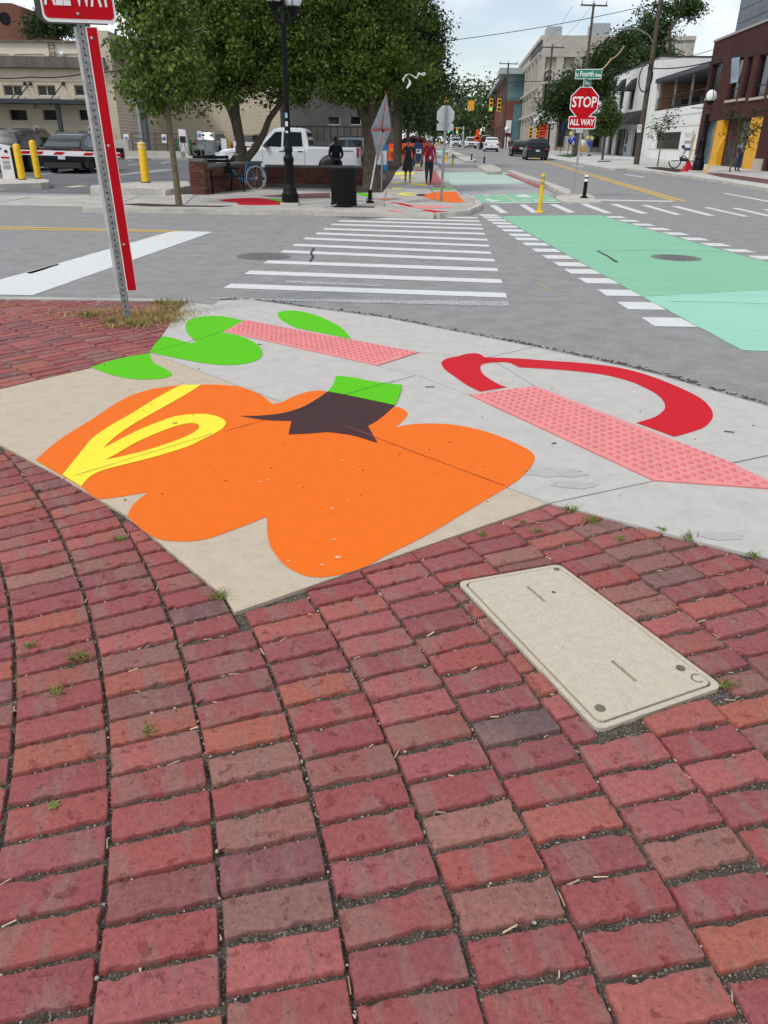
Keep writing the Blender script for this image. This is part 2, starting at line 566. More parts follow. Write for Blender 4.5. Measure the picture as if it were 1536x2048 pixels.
mural('leaf', leaf, M_GREEN, Z1([(362, 350, c), (430, 328), (500, 310), (597, 294, c), (607, 318), (620, 335), (660, 355), (685, 372), (685, 383), (660, 392), (610, 398), (550, 398), (490, 390), (430, 375)]), 0.0022)
mural('leaf', leaf, M_GREEN, Z1([(597, 290, c), (622, 255), (650, 225, c), (700, 235), (755, 252), (785, 248, c), (755, 220), (742, 190), (750, 165), (790, 150), (840, 144), (900, 147), (975, 163, c), (887, 210, c), (950, 222), (1005, 243), (1040, 270), (1050, 297), (1035, 318), (990, 334), (920, 341), (840, 337), (760, 324), (680, 308)]), 0.0022)
leaf2 = thing('leaf_mural', 'single green leaf painted on the gutter apron beside the pink strip', 'mural')
mural('leaf', leaf2, M_GREEN, Z1([(1110, 135), (1130, 126), (1180, 123), (1250, 137), (1320, 165), (1370, 195), (1405, 236, c), (1190, 194, c), (1150, 175), (1120, 155)]), 0.0022)
pep = thing('pepper_mural', 'curved red hook shape painted at the kerb behind the long pink strip', 'mural')
mural('red_curve', pep, M_RED, Z2([(493, 350, c), (385, 368, c), (330, 340), (280, 305), (245, 280), (230, 255), (240, 240), (270, 230), (300, 225), (330, 216), (370, 214), (390, 220), (405, 229), (470, 232), (560, 236), (650, 243), (760, 250), (880, 262), (980, 280), (1080, 310), (1180, 350), (1260, 390), (1300, 425), (1315, 455), (1310, 480), (1280, 510), (1220, 532), (1160, 548, c), (1008, 492, c), (1050, 480), (1090, 465), (1120, 440), (1122, 415), (1100, 385), (1050, 355), (980, 325), (880, 300), (780, 287), (680, 278), (540, 270, c), (500, 252), (450, 250), (400, 256), (385, 270), (395, 295), (420, 315), (460, 338)]), 0.0022)
M_CHIPPED = mat('chipped_paint', (0.80, 0.40, 0.22), 0.8, 0.15, 60)
rgc = random.Random(12)
for (px, py, r_) in ((684, 922, 0.010), (706, 935, 0.008), (665, 1018, 0.010), (697, 1003, 0.008), (668, 1080, 0.010), (676, 1116, 0.016), (645, 1131, 0.010), (577, 1123, 0.008), (520, 965, 0.012), (536, 960, 0.010), (880, 905, 0.009), (430, 930, 0.007), (600, 930, 0.007), (960, 940, 0.01)):
    p = G(px, py)
    ph = rgc.uniform(0, 50)
    sheet('paint_chip', [[(p.x + r_ * math.cos(w) * (1 + 0.5 * noise.noise((math.cos(w) * 2 + ph, math.sin(w) * 2, 0))), p.y + r_ * 0.7 * math.sin(w) * (1 + 0.5 * noise.noise((math.cos(w) * 2 + ph, math.sin(w) * 2, 3)))) for w in [k * 0.45 for k in range(14)]]], 0.0044, M_CHIPPED, pump)
# hairline cracks and control joints scored through the paint
def crack(name, px, w, parent, m, dz):
    pts = [Vector(G(*p)[:2]) for p in px]
    rg = random.Random(len(px) + int(px[0][0]))
    fine = []
    for a, b in zip(pts, pts[1:]):
        k = max(2, int((b - a).length / 0.03))
        nn = Vector((-(b - a).y, (b - a).x)).normalized()
        fine += [a.lerp(b, i / k) + nn * rg.uniform(-0.002, 0.002) for i in range(k)]
    fine.append(pts[-1])
    L_, R_ = [], []
    for i, p in enumerate(fine):
        t = (fine[min(i + 1, len(fine) - 1)] - fine[max(i - 1, 0)]).normalized()
        nn = Vector((-t.y, t.x))
        ww = w * rg.uniform(0.5, 1.1)
        L_.append(p + nn * ww)
        R_.append(p - nn * ww)
    mb = MB()
    n = len(fine)
    mb.add([(p.x, p.y, zg(p.y) + dz) for p in L_ + R_], [(i, i + 1, n + i + 1, n + i) for i in range(n - 1)])
    return mb.build(name, m, parent)
M_OJ = mat('worn_orange_joint', (0.36, 0.06, 0.012), 0.8, 0.2, 20)
M_GJ = mat('worn_green_joint', (0.04, 0.22, 0.01), 0.8, 0.2, 20)
M_YJ = mat('worn_yellow_joint', (0.55, 0.42, 0.03), 0.8, 0.2, 20)
M_RJ = mat('worn_red_joint', (0.2, 0.006, 0.01), 0.8, 0.2, 20)
crack('joint', [(690, 852), (780, 887), (860, 917), (940, 947), (1010, 973)], 0.004, pump, M_OJ, 0.0048)
crack('joint', [(448, 864), (480, 855), (540, 838)], 0.0032, pump, M_OJ, 0.0048)
crack('joint', [(150, 953), (250, 922), (330, 898), (400, 877), (425, 868)], 0.003, pump, M_YJ, 0.0066)
crack('joint', [(590, 822), (640, 806), (735, 778), (790, 763)], 0.0028, pump, MATS['tar'], 0.009)
crack('joint', [(640, 806), (690, 826), (738, 845)], 0.003, pump, MATS['tar'], 0.0066)
crack('joint', [(302, 704), (350, 692), (400, 678), (444, 664)], 0.003, leaf, M_GJ, 0.0044)
crack('joint', [(913, 716), (950, 718), (1000, 724)], 0.003, pep, M_RJ, 0.0044)

# ---- road paint
def stripe(parent, quad, m, dz=RZ + 0.004, name='stripe', world=False, jit=0.006):
    w = quad if world else W(quad, RZ)
    return sheet(name, [dense(w, 0.16, jit, len(parent.children) + 3)], dz, m, parent)
cw = struct('crosswalk', 'white ladder crosswalk over the asphalt ahead')
Ls = [(452, 572), (492, 545), (530, 524), (562, 503), (586, 490), (607, 477), (631, 467), (646, 458), (662, 449), (677, 442), (689, 436), (700, 430.5)]
Rs = [(1011, 591), (1002, 563), (994, 540), (988, 521), (981, 506), (977, 492), (974, 480), (969, 468), (965, 458), (962, 450), (958, 442.5), (954, 436)]
for (a, b) in zip(Ls, Rs):
    A, B = Vector(G(*a, RZ)[:2]), Vector(G(*b, RZ)[:2])
    t = 0.155
    stripe(cw, [(A.x, A.y - t), (B.x, B.y - t), (B.x + 0.02, B.y + t), (A.x + 0.03, A.y + t)], M_WHITE, world=True)
M_WORN = mat('worn_white_paint', (0.44, 0.44, 0.435), 0.8, 0.2, 18, speck=((0.26, 0.26, 0.26), 40, 0.5))
stripe(cw, [(420, 596), (1017, 603), (1017, 613), (430, 599)], M_WORN)
stripe(cw, [(575, 561), (770, 570), (770, 574), (568, 566)], M_WORN)
cw2 = struct('crosswalk', 'white ladder crosswalk across the side of the crossing')
C3 = lambda pts: [(1100 + x / 3.523, 300 + y / 3.523) for x, y in pts]
C4 = lambda pts: [(880 + x / 4.267, 180 + y / 4.267) for x, y in pts]
for q in (C4([(420, 985), (475, 983), (582, 1050), (518, 1052)]), C4([(675, 980), (730, 978), (840, 1048), (785, 1050)]), C3([(-5, 383), (45, 382), (180, 440), (128, 443)]),
          C3([(205, 380), (260, 380), (440, 445), (385, 447)]), C3([(418, 381), (475, 381), (695, 448), (640, 450)]), C3([(640, 389), (690, 389), (930, 457), (880, 458)]),
          C3([(845, 395), (900, 396), (1170, 464), (1110, 464)]), C3([(1075, 405), (1120, 405), (1410, 470), (1360, 470)]), C3([(1275, 410), (1320, 409), (1590, 470), (1536, 470)]), C3([(1490, 420), (1536, 419), (1800, 478), (1745, 478)])):
    stripe(cw2, q, M_WHITE, jit=0.002)
lane = struct('bike_crossing', 'mint green bike lane crossing painted over the asphalt')
M_MINT3 = mat('fresh_mint_paint', (0.34, 0.67, 0.52), 0.8, 0.08, 0.9, bump=0.3, bscale=140, col2=(0.29, 0.59, 0.43), speck=((0.40, 0.62, 0.54), 60, 0.6), spec=0.2, stretch=(0.5, 2.4, 1))
sheet('green_field', [dense([(2.75, 19.55), (5.36, 20.25), (5.7, 16.2), (6.05, 12.4), (6.22, 10.2), (3.085, 9.2), (2.97, 13)], 0.3, 0.012, 2)], RZ + 0.004, M_MINT, lane)
sheet('green_field', [dense([(3.09, 9.19), (6.22, 10.19), (6.6, 6.3), (3.2, 6.62)], 0.3, 0.012, 5)], RZ + 0.004, M_MINT3, lane)
yl = [636, 605, 580, 557, 539, 525, 511, 498, 486, 476, 468, 459, 451.5, 445, 439, 433.5, 429]
xl = [1339, 1288, 1245, 1205, 1174, 1149, 1124, 1105, 1084, 1068, 1054, 1038, 1025, 1013, 1001, 990, 981]
for x, y in zip(xl, yl):
    a = Vector(G(x, y, RZ)[:2])
    xe = 3.2 - 0.036 * (a.y - 6.68)
    d = 0.43
    stripe(lane, [(xe - 0.45, a.y), (xe - 0.03, a.y), (xe - 0.01, a.y - d), (xe - 0.44, a.y - d)], M_WHITE, name='dash', world=True)
for k in range(16):
    Y = 20.0 - k * 0.86
    xe = 5.38 + (20.2 - Y) * 0.088
    stripe(lane, [(xe + 0.03, Y), (xe + 0.45, Y), (xe + 0.48, Y - 0.45), (xe + 0.06, Y - 0.45)], M_WHITE, name='dash', world=True)
crack('tar_streak', [(1195, 498), (1215, 508), (1235, 521)], 0.03, lane, M_TAR, RZ + 0.008)
crack('seam', [(1200, 498), (1300, 497), (1420, 499), (1536, 502)], 0.008, lane, M_TAR, RZ + 0.0075)
crack('seam', [(1340, 598), (1440, 599), (1536, 603)], 0.006, lane, M_TAR, RZ + 0.0075)
# stop bar and centre line of the left arm
sb = struct('stop_bar', 'broad white stop bar on the asphalt to the left')
stripe(sb, [(345, 462), (425, 464), (65, 591), (-70, 589), (-70, 580)], M_WHITE)
stripe(sb, [(52, 546), (115, 528), (119, 530), (62, 548)], M_WORN)
yc = struct('centre_line', 'double yellow line ending at the stop bar')
stripe(yc, [(-150, 451), (0, 453), (365, 461.5), (363, 463), (0, 455), (-150, 453)], M_YLINE)
stripe(yc, [(-150, 456), (0, 457), (350, 463.5), (346, 464.8), (0, 459), (-150, 458)], M_YLINE)
yc2 = struct('centre_line', 'double yellow line running up the middle of the street')
for (x0, x1) in ((1353, 1343), (1370, 1360)):
    a, b = Vector(G(x0, 403, RZ)[:2]), Vector(G(1018 if x0 > 1360 else 1014, 301, RZ)[:2])
    dv = (b - a)
    n_ = Vector((dv.y, -dv.x)).normalized() * 0.09
    pts_ = [a.lerp(b, t) for t in (0, 0.08, 0.2, 0.4, 0.7, 1)]
    stripe(yc2, [tuple(p - n_) for p in pts_] + [tuple(p + n_) for p in pts_[::-1]], M_YLINE, world=True)
lm = struct('lane_markings', 'thin white lane lines on the far street')
for q in ([(1190, 399), (1345, 402), (1345, 404), (1190, 401)], [(1250, 348), (1290, 354.5), (1288, 355.5), (1248, 349)], [(1450, 386), (1560, 406), (1556, 408), (1446, 387)], [(1144, 329.5), (1168, 333), (1166, 334), (1142, 330)]):
    stripe(lm, q, M_WHITE, jit=0)
# manhole covers
def manhole(px, py, r, label):
    p = G(px, py, RZ)
    t = thing('manhole_cover', label, 'manhole', (p.x, p.y, zg(p.y) + RZ))
    mb = MB().lathe([(r * 1.0, 0.0), (r * 1.0, 0.006), (r * 0.9, 0.008), (r * 0.88, 0.002)], n=28)
    mb.build('frame', M_IRON, t, smooth=40)
    mb = MB().lathe([(r * 0.87, 0.0), (r * 0.87, 0.005), (0.01, 0.006)], n=28)
    for k in range(3):
        for w in range(12):
            a0 = w * math.pi / 6 + k * 0.2
            mb.box((r * (0.25 + 0.22 * k) * math.cos(a0), r * (0.25 + 0.22 * k) * math.sin(a0), 0.008), (0.04, r * 0.1 * (k + 1), 0.006), rz=a0)
    mb.build('lid', M_IRON, t)
manhole(527, 513, 0.42, 'round iron manhole cover beside the ladder crosswalk')
manhole(1352, 516, 0.4, 'round iron manhole cover set in the green lane')
manhole(722, 433, 0.62, 'wide iron drain cover at the far kerb by the bin')
crack('asphalt_crack', [(628, 492), (622, 502), (626, 510), (620, 520)], 0.02, cw, M_TAR, RZ + 0.009)
crack('yellow_fleck', [(1074, 561), (1086, 567), (1096, 575)], 0.012, lane, M_YLINE, RZ + 0.006)

# ---- brick paving
def brick_material(name, island):
    m = bpy.data.materials.new(name)
    m.use_nodes = True
    n, l = m.node_tree.nodes, m.node_tree.links
    b = n['Principled BSDF']
    b.inputs['Roughness'].default_value = 0.78
    b.inputs['Specular IOR Level'].default_value = 0.35
    geo, oi = n.new('ShaderNodeNewGeometry'), n.new('ShaderNodeObjectInfo')
    ad = n.new('ShaderNodeMath'); ad.operation = 'ADD'
    l.new(geo.outputs['Random Per Island'] if island else oi.outputs['Random'], ad.inputs[0]); ad.inputs[1].default_value = 0.137
    fr = n.new('ShaderNodeMath'); fr.operation = 'FRACT'
    l.new(ad.outputs[0], fr.inputs[0])
    rp = n.new('ShaderNodeValToRGB')
    cr = rp.color_ramp
    stops = [(0.0, (0.345, 0.090, 0.085)), (0.14, (0.295, 0.078, 0.082)), (0.3, (0.36, 0.096, 0.082)), (0.45, (0.262, 0.080, 0.088)), (0.58, (0.385, 0.116, 0.112)), (0.7, (0.39, 0.118, 0.082)), (0.8, (0.235, 0.088, 0.092)), (0.9, (0.34, 0.155, 0.12)), (0.955, (0.14, 0.092, 0.098)), (1.0, (0.35, 0.088, 0.078))]
    while len(cr.elements) < len(stops):
        cr.elements.new(0.5)
    for e, (p, col) in zip(cr.elements, stops):
        e.position, e.color = p, (*col, 1)
    l.new(fr.outputs[0], rp.inputs[0])
    # kiln patches: each brick shifts toward grey-brown or orange in blotches
    tx = n.new('ShaderNodeTexNoise'); tx.inputs['Scale'].default_value = 9; tx.inputs['Detail'].default_value = 4
    tco = n.new('ShaderNodeTexCoord'); mpp = n.new('ShaderNodeMapping'); mpp.inputs['Scale'].default_value = (1.5, 0.35, 0)
    l.new(tco.outputs['Object'], mpp.inputs['Vector'])
    cmb = n.new('ShaderNodeVectorMath'); cmb.operation = 'ADD'
    sc_ = n.new('ShaderNodeMath'); sc_.operation = 'MULTIPLY'; sc_.inputs[1].default_value = 31.0
    l.new(fr.outputs[0], sc_.inputs[0]); l.new(mpp.outputs[0], cmb.inputs[0]); l.new(sc_.outputs[0], cmb.inputs[1])
    l.new(cmb.outputs[0], tx.inputs['Vector'])
    r2 = n.new('ShaderNodeValToRGB'); r2.color_ramp.elements[0].position = 0.52; r2.color_ramp.elements[1].position = 0.6
    l.new(tx.outputs[0], r2.inputs[0])
    f2 = n.new('ShaderNodeMath'); f2.operation = 'MULTIPLY'; f2.inputs[1].default_value = 0.6
    l.new(r2.outputs[0], f2.inputs[0])
    m1 = n.new('ShaderNodeMix'); m1.data_type = 'RGBA'
    l.new(f2.outputs[0], m1.inputs[0]); l.new(rp.outputs[0], m1.inputs[6]); m1.inputs[7].default_value = (0.27, 0.15, 0.125, 1)
    # light dusty bloom and tiny pits
    t3 = n.new('ShaderNodeTexNoise'); t3.inputs['Scale'].default_value = 55; t3.inputs['Detail'].default_value = 8; t3.inputs['Roughness'].default_value = 0.7
    l.new(geo.outputs['Position'], t3.inputs['Vector'])
    r3 = n.new('ShaderNodeMapRange'); r3.inputs[1].default_value = 0.3; r3.inputs[2].default_value = 0.75; r3.inputs[3].default_value = 0.70; r3.inputs[4].default_value = 1.27
    l.new(t3.outputs[0], r3.inputs[0])
    hs = n.new('ShaderNodeHueSaturation')
    l.new(m1.outputs[2], hs.inputs['Color']); l.new(r3.outputs[0], hs.inputs['Value'])
    t4 = n.new('ShaderNodeTexNoise'); t4.inputs['Scale'].default_value = 260; t4.inputs['Detail'].default_value = 2
    l.new(geo.outputs['Position'], t4.inputs['Vector'])
    r4 = n.new('ShaderNodeValToRGB'); r4.color_ramp.elements[0].position = 0.70; r4.color_ramp.elements[1].position = 0.76
    l.new(t4.outputs[0], r4.inputs[0])
    m2 = n.new('ShaderNodeMix'); m2.data_type = 'RGBA'
    l.new(r4.outputs[0], m2.inputs[0]); l.new(hs.outputs[0], m2.inputs[6]); m2.inputs[7].default_value = (0.44, 0.27, 0.25, 1)
    l.new(m2.outputs[2], b.inputs['Base Color'])
    # flaked skin: shallow broken patches, darker and rawer
    fl = n.new('ShaderNodeTexNoise'); fl.inputs['Scale'].default_value = 17; fl.inputs['Detail'].default_value = 5; fl.inputs['Roughness'].default_value = 0.6
    l.new(geo.outputs['Position'], fl.inputs['Vector'])
    fr2 = n.new('ShaderNodeValToRGB'); fr2.color_ramp.elements[0].position = 0.615; fr2.color_ramp.elements[1].position = 0.635
    l.new(fl.outputs[0], fr2.inputs[0])
    m3 = n.new('ShaderNodeMix'); m3.data_type = 'RGBA'; m3.blend_type = 'MULTIPLY'
    l.new(fr2.outputs[0], m3.inputs[0]); l.new(m2.outputs[2], m3.inputs[6]); m3.inputs[7].default_value = (0.74, 0.60, 0.60, 1)
    # soot and dirt specks
    dk = n.new('ShaderNodeTexNoise'); dk.inputs['Scale'].default_value = 120; dk.inputs['Detail'].default_value = 4
    l.new(geo.outputs['Position'], dk.inputs['Vector'])
    dr_ = n.new('ShaderNodeValToRGB'); dr_.color_ramp.elements[0].position = 0.60; dr_.color_ramp.elements[1].position = 0.72
    l.new(dk.outputs[0], dr_.inputs[0])
    m4 = n.new('ShaderNodeMix'); m4.data_type = 'RGBA'; m4.blend_type = 'MULTIPLY'
    l.new(dr_.outputs[0], m4.inputs[0]); l.new(m3.outputs[2], m4.inputs[6]); m4.inputs[7].default_value = (0.5, 0.45, 0.45, 1)
    l.new(m4.outputs[2], b.inputs['Base Color'])
    ba = n.new('ShaderNodeTexNoise'); ba.inputs['Scale'].default_value = 60; ba.inputs['Detail'].default_value = 9; ba.inputs['Roughness'].default_value = 0.68
    l.new(geo.outputs['Position'], ba.inputs['Vector'])
    ah = n.new('ShaderNodeMath'); ah.operation = 'MULTIPLY_ADD'; ah.inputs[1].default_value = -0.35
    l.new(fr2.outputs[0], ah.inputs[0]); l.new(ba.outputs[0], ah.inputs[2])
    bp = n.new('ShaderNodeBump'); bp.inputs['Strength'].default_value = 0.6; bp.inputs['Distance'].default_value = 0.009
    l.new(ah.outputs[0], bp.inputs['Height']); l.new(bp.outputs[0], b.inputs['Normal'])
    return m
M_BRICK = brick_material('paving_brick', False)
M_BRICK_FAR = brick_material('paving_brick_far', True)
BL, BW = 0.2545, 0.1030
def brick_outline(rg, L=BL, Wd=BW):
    pts = []
    rc = rg.uniform(0.002, 0.008)
    cr_ = [(L / 2, Wd / 2), (-L / 2, Wd / 2), (-L / 2, -Wd / 2), (L / 2, -Wd / 2)]
    bites = []
    for _ in range(rg.choice([2, 3, 3, 4, 5])):     # broken arrises, mostly on the long edges
        side = rg.choice([0, 0, 2, 2, 2, 1, 3])
        bites.append((side, rg.uniform(0.05, 0.95), rg.uniform(0.03, 0.16), rg.uniform(0.003, 0.012)))
    if rg.random() < 0.25:
        bites.append((rg.choice([0, 2]), rg.choice([0.02, 0.98]), 0.16, rg.uniform(0.015, 0.03)))
    ph = rg.uniform(0, 100)
    rough = rg.choice([0.35, 0.5, 0.8, 1.1, 1.35])
    for s in range(4):
        a, b = Vector(cr_[s]), Vector(cr_[(s + 1) % 4])
        e = (b - a)
        n_ = Vector((e.y, -e.x)).normalized() * -1
        k = 26 if s in (0, 2) else 9
        for i in range(k):
            t = (i + 0.5) / k
            p = a + e * t
            d = rough * (0.0017 * noise.noise((p.x * 45 + ph, p.y * 45, s)) + 0.0022 * noise.noise((p.x * 150, p.y * 150 + ph, s)) + 0.0015 * noise.noise((p.x * 400, p.y * 400 + ph, s))) + 0.0012
            for (sd, c0, w_, dp) in bites:
                if sd == s:
                    q = abs(t - c0) / w_
                    if q < 1:
                        d += dp * (1 - q) ** 0.6 * (0.75 + 0.5 * noise.noise((p.x * 150 + ph, p.y * 150, 3)))
            dist = min(t, 1 - t) * e.length
            if dist < rc:
                d += (rc - dist) * 0.55
            pts.append(p + n_ * d)
    return pts
def brick_mesh(pts, rg, name='brick'):
    """rings: top plate, rounded arris, chipped shoulder, foot"""
    n = len(pts)
    cen = sum((Vector(p) for p in pts), Vector((0, 0))) / n
    vs, fs = [], []
    ph = rg.uniform(0, 100)
    ar = sum(pts[i][0] * pts[(i + 1) % n][1] - pts[(i + 1) % n][0] * pts[i][1] for i in range(n))
    sg = 1 if ar > 0 else -1
    nr = []
    for i in range(n):
        e = (Vector(pts[(i + 1) % n]) - Vector(pts[i - 1]))
        e = e.normalized() if e.length > 1e-7 else Vector((1, 0))
        nr.append(Vector((-e.y, e.x)) * sg)
    for (ins, z, am) in ((0.0062, 0.0, 0.0035), (0.0022, -0.0012, 0.0016), (0.0, -0.006, 0.0), (-0.001, -0.06, 0.0)):
        for i, p in enumerate(pts):
            k = ins + am * noise.noise((p[0] * 45 + ph, p[1] * 45, 7 + ins * 100))
            q = Vector(p) + nr[i] * k
            if (q - cen).length > (Vector(p) - cen).length and ins > 0:
                q = Vector(p)
            zz = z + (0.0012 * noise.noise((q.x * 25 + ph, q.y * 25, 2)) if z > -0.005 else 0)
            vs.append((q.x, q.y, zz))
    vs.append((cen.x, cen.y, 0.0005))
    for r_ in range(3):
        fs += [(r_ * n + i, (r_ + 1) * n + i, (r_ + 1) * n + (i + 1) % n, r_ * n + (i + 1) % n) for i in range(n)]
    fs += [(4 * n, i, (i + 1) % n) for i in range(n)]
    me = bpy.data.meshes.new(name)
    me.from_pydata(vs, [], fs if sg > 0 else [f[::-1] for f in fs])
    me.materials.append(M_BRICK)
    me.shade_smooth()
    me.set_sharp_from_angle(angle=R(38))
    return me
def clip_poly(poly, a, nrm):
    """keep the side of the line through a where (p - a).nrm > 0"""
    res, n = [], len(poly)
    for i in range(n):
        p, q = Vector(poly[i]), Vector(poly[(i + 1) % n])
        dp, dq = (p - a).dot(nrm), (q - a).dot(nrm)
        if dp >= 0:
            res.append(p)
        if (dp >= 0) != (dq >= 0):
            res.append(p + (q - p) * (dp / (dp - dq)))
    return res
def area(poly):
    return abs(sum(poly[i][0] * poly[(i + 1) % len(poly)][1] - poly[(i + 1) % len(poly)][0] * poly[i][1] for i in range(len(poly)))) / 2 if len(poly) > 2 else 0
rgb = random.Random(11)
VAR = [brick_outline(random.Random(50 + i)) for i in range(18)]
VARM = [brick_mesh(v, random.Random(90 + i)) for i, v in enumerate(VAR)]
placed = []                     # (dist, position, angle, variant or own outline)
def blocks_for(zone):
    return zone
# straight edges of the concrete that the bricks run up to: (a, b), bricks lie on the side of the normal
def edge(a, b, toward):
    a, b, t = Vector(a[:2]), Vector(b[:2]), Vector(toward[:2])
    nrm = Vector((-(b - a).y, (b - a).x)).normalized()
    if (t - a).dot(nrm) < 0:
        nrm = -nrm
    return (a, b, nrm)
foot = Vector((0.1, 1.2))
EA = []
chain = [tuple(sBR), *slabL, TAN_L]
for a, b in zip(chain, chain[1:]):
    EA.append(edge(a, b, (-2.5, 2.0)))
E_BR = edge(sBR, sT1, (0.6, 2.4))
EA.append(E_BR)
rchain = W([(1098, 1007), (1250, 1045), (1400, 1085), (1536, 1117), (XR, 1240)])
for a, b in zip(rchain, rchain[1:]):
    EA.append(edge(a, b, (1.2, 2.0)))
concA = [tuple(sT1), tuple(sBR), *slabL, TAN_L, (-2.0, 6.2), (5, 6), (5, 2), *rchain[::-1]]
cover_px = [(915, 1163), (1118, 1127), (1447, 1372), (1196, 1460)]
cov = [Vector(p) for p in W(cover_px)]
covc = sum(cov, Vector((0, 0))) / 4
EC = [edge(cov[i], cov[(i + 1) % 4], cov[i] * 2 - covc) for i in range(4)]
EC = [(a, b, (nn if ((covc - a).dot(nn) < 0) else -nn)) for a, b, nn in EC]
def inpoly(q, poly):
    c_, n = False, len(poly)
    for i in range(n):
        (x1, y1), (x2, y2) = poly[i][:2], poly[(i + 1) % n][:2]
        if (y1 > q[1]) != (y2 > q[1]) and q[0] < (x2 - x1) * (q[1] - y1) / (y2 - y1) + x1:
            c_ = not c_
    return c_
def segd(q, a, b):
    t = max(0, min(1, (q - a).dot(b - a) / (b - a).length_squared))
    return (q - (a + (b - a) * t)).length
def try_brick(pos, ang, edges, inside_block, cover=True):
    k = rgb.randrange(len(VAR))
    ca, sa = math.cos(ang), math.sin(ang)
    wpts = [Vector((pos.x + p.x * ca - p.y * sa, pos.y + p.x * sa + p.y * ca)) for p in VAR[k]]
    near_e = [(segd(pos, e[0], e[1]), e) for e in edges]
    near_e.sort(key=lambda t: t[0])
    isin = inpoly(pos, inside_block)
    clipped = False
    if near_e[0][0] > 0.16:
        if isin:
            return
    else:
        corner = inside_block is concA and (pos - Vector(sBR)).length < 0.2
        if corner:
            opts = [clip_poly(wpts, e[0] + e[2] * 0.007, e[2]) for e in (EA[0], E_BR)]
            wpts, clipped = max(opts, key=area), True
        for dd, e in ([] if corner else near_e[:3]):
            if dd < 0.15 and any((w - e[0]).dot(e[2]) < 0.006 for w in wpts):
                if dd > near_e[0][0] + 0.06 and (pos - e[0]).dot(e[2]) < 0:
                    continue
                wpts = clip_poly(wpts, e[0] + e[2] * 0.007, e[2])
                clipped = True
    if cover:
        dcov = min((segd(pos, e[0], e[1]), i) for i, e in enumerate(EC))
        if inpoly(pos, cov) and dcov[0] > 0.12:
            return
        if dcov[0] < 0.17:
            e = EC[dcov[1]]
            # corner: outside of any edge is fine, use the edge that keeps most
            best = max((clip_poly(wpts, e2[0] + e2[2] * 0.012, e2[2]) for e2 in EC), key=area)
            if area(best) < area(wpts) - 1e-6:
                wpts, clipped = best, True
    if len(wpts) < 3 or area(wpts) < 0.0022:
        return
    cen_ = sum(wpts, Vector((0, 0))) / len(wpts)
    if inpoly(cen_, inside_block):
        return
    if clipped:
        loc = [Vector(((p.x - pos.x) * ca + (p.y - pos.y) * sa, -(p.x - pos.x) * sa + (p.y - pos.y) * ca)) for p in wpts]
        # drop needle-thin leftovers
        xs, ys = [p.x for p in loc], [p.y for p in loc]
        if min(max(xs) - min(xs), max(ys) - min(ys)) < 0.02:
            return
    else:
        loc = None
    placed.append([pos, ang, k, loc])
# columns follow a gently bending line, offset side by side
ref = []
Yv = -0.6
while Yv < 6.2:
    ref.append(Vector((-0.045 - (0.2 * (Yv - 0.9) + 0.095 * (Yv - 0.9) ** 2), Yv)))
    Yv += 0.02
for cidx in range(-11, 11):
    off = (cidx + 0.5) * 0.2635
    line = []
    for i in range(1, len(ref) - 1):
        t = (ref[i + 1] - ref[i - 1]).normalized()
        line.append((ref[i] + Vector((t.y, -t.x)) * off, t))
    need = rgb.uniform(0.0, 0.115)
    acc = 0
    for (p, t), (q, _) in zip(line, line[1:]):
        d_ = (q - p).length
        if acc + d_ >= need:
            w_ = p.lerp(q, (need - acc) / d_)
            need += rgb.uniform(0.1165, 0.1205)
            if -3.4 < w_.x < 2.5 and 0.45 < w_.y < 4.75:
                jit = Vector((rgb.gauss(0, 0.0016), rgb.gauss(0, 0.0014)))
                try_brick(w_ + jit, math.atan2(t.y, t.x) - math.pi / 2 + rgb.gauss(0, 0.01), EA, concA)
        acc += d_
# the second field, left of the painted leaves
EB = [edge(sT0, G(185, 735)[:2], (-3.5, 7)), edge(G(185, 735)[:2], G(0, 778)[:2], (-4, 7)), edge(G(0, 778)[:2], TAN_L, (-4.5, 6)), edge(sT0, G(358, 625)[:2], (-3, 7)), edge(G(358, 625)[:2], G(372, 604)[:2], (-3, 7)), edge(G(0, 599)[:2], G(372, 604)[:2], (-3, 7))]
blkB = [tuple(sT0), *W([(185, 735), (0, 778)]), TAN_L, (0, 2), (4, 5), (0, 9), (-9, 9), (-9, 8.32), *W([(0, 599), (372, 604), (358, 625)])]
cd, rd = Vector((0.735, -0.678)), None
aB = math.atan2(cd.y, cd.x)
nB = Vector((-cd.y, cd.x))
for cidx in range(-22, 22):
    s_ = rgb.uniform(0, 0.115)
    for j in range(-60, 60):
        s_j = j * 0.1165 + s_
        q = Vector((-3.0, 6.6)) + nB * (cidx * 0.2635) + cd * s_j
        if not (-5.2 < q.x < -1.6 and 4.4 < q.y < 8.5):
            continue
        try_brick(q + Vector((rgb.gauss(0, 0.002), rgb.gauss(0, 0.002))), aB + math.pi / 2 + rgb.gauss(0, 0.012), EB, blkB, cover=False)
paving = struct('brick_paving')
def shown(p):
    a, b = pix((p.x, p.y, 0))
    return -30 < a < 1566 and b < 2090
placed.sort(key=lambda t: (0 if shown(t[0]) else 1, t[0].length))
rest = MB()
brick_spots = []
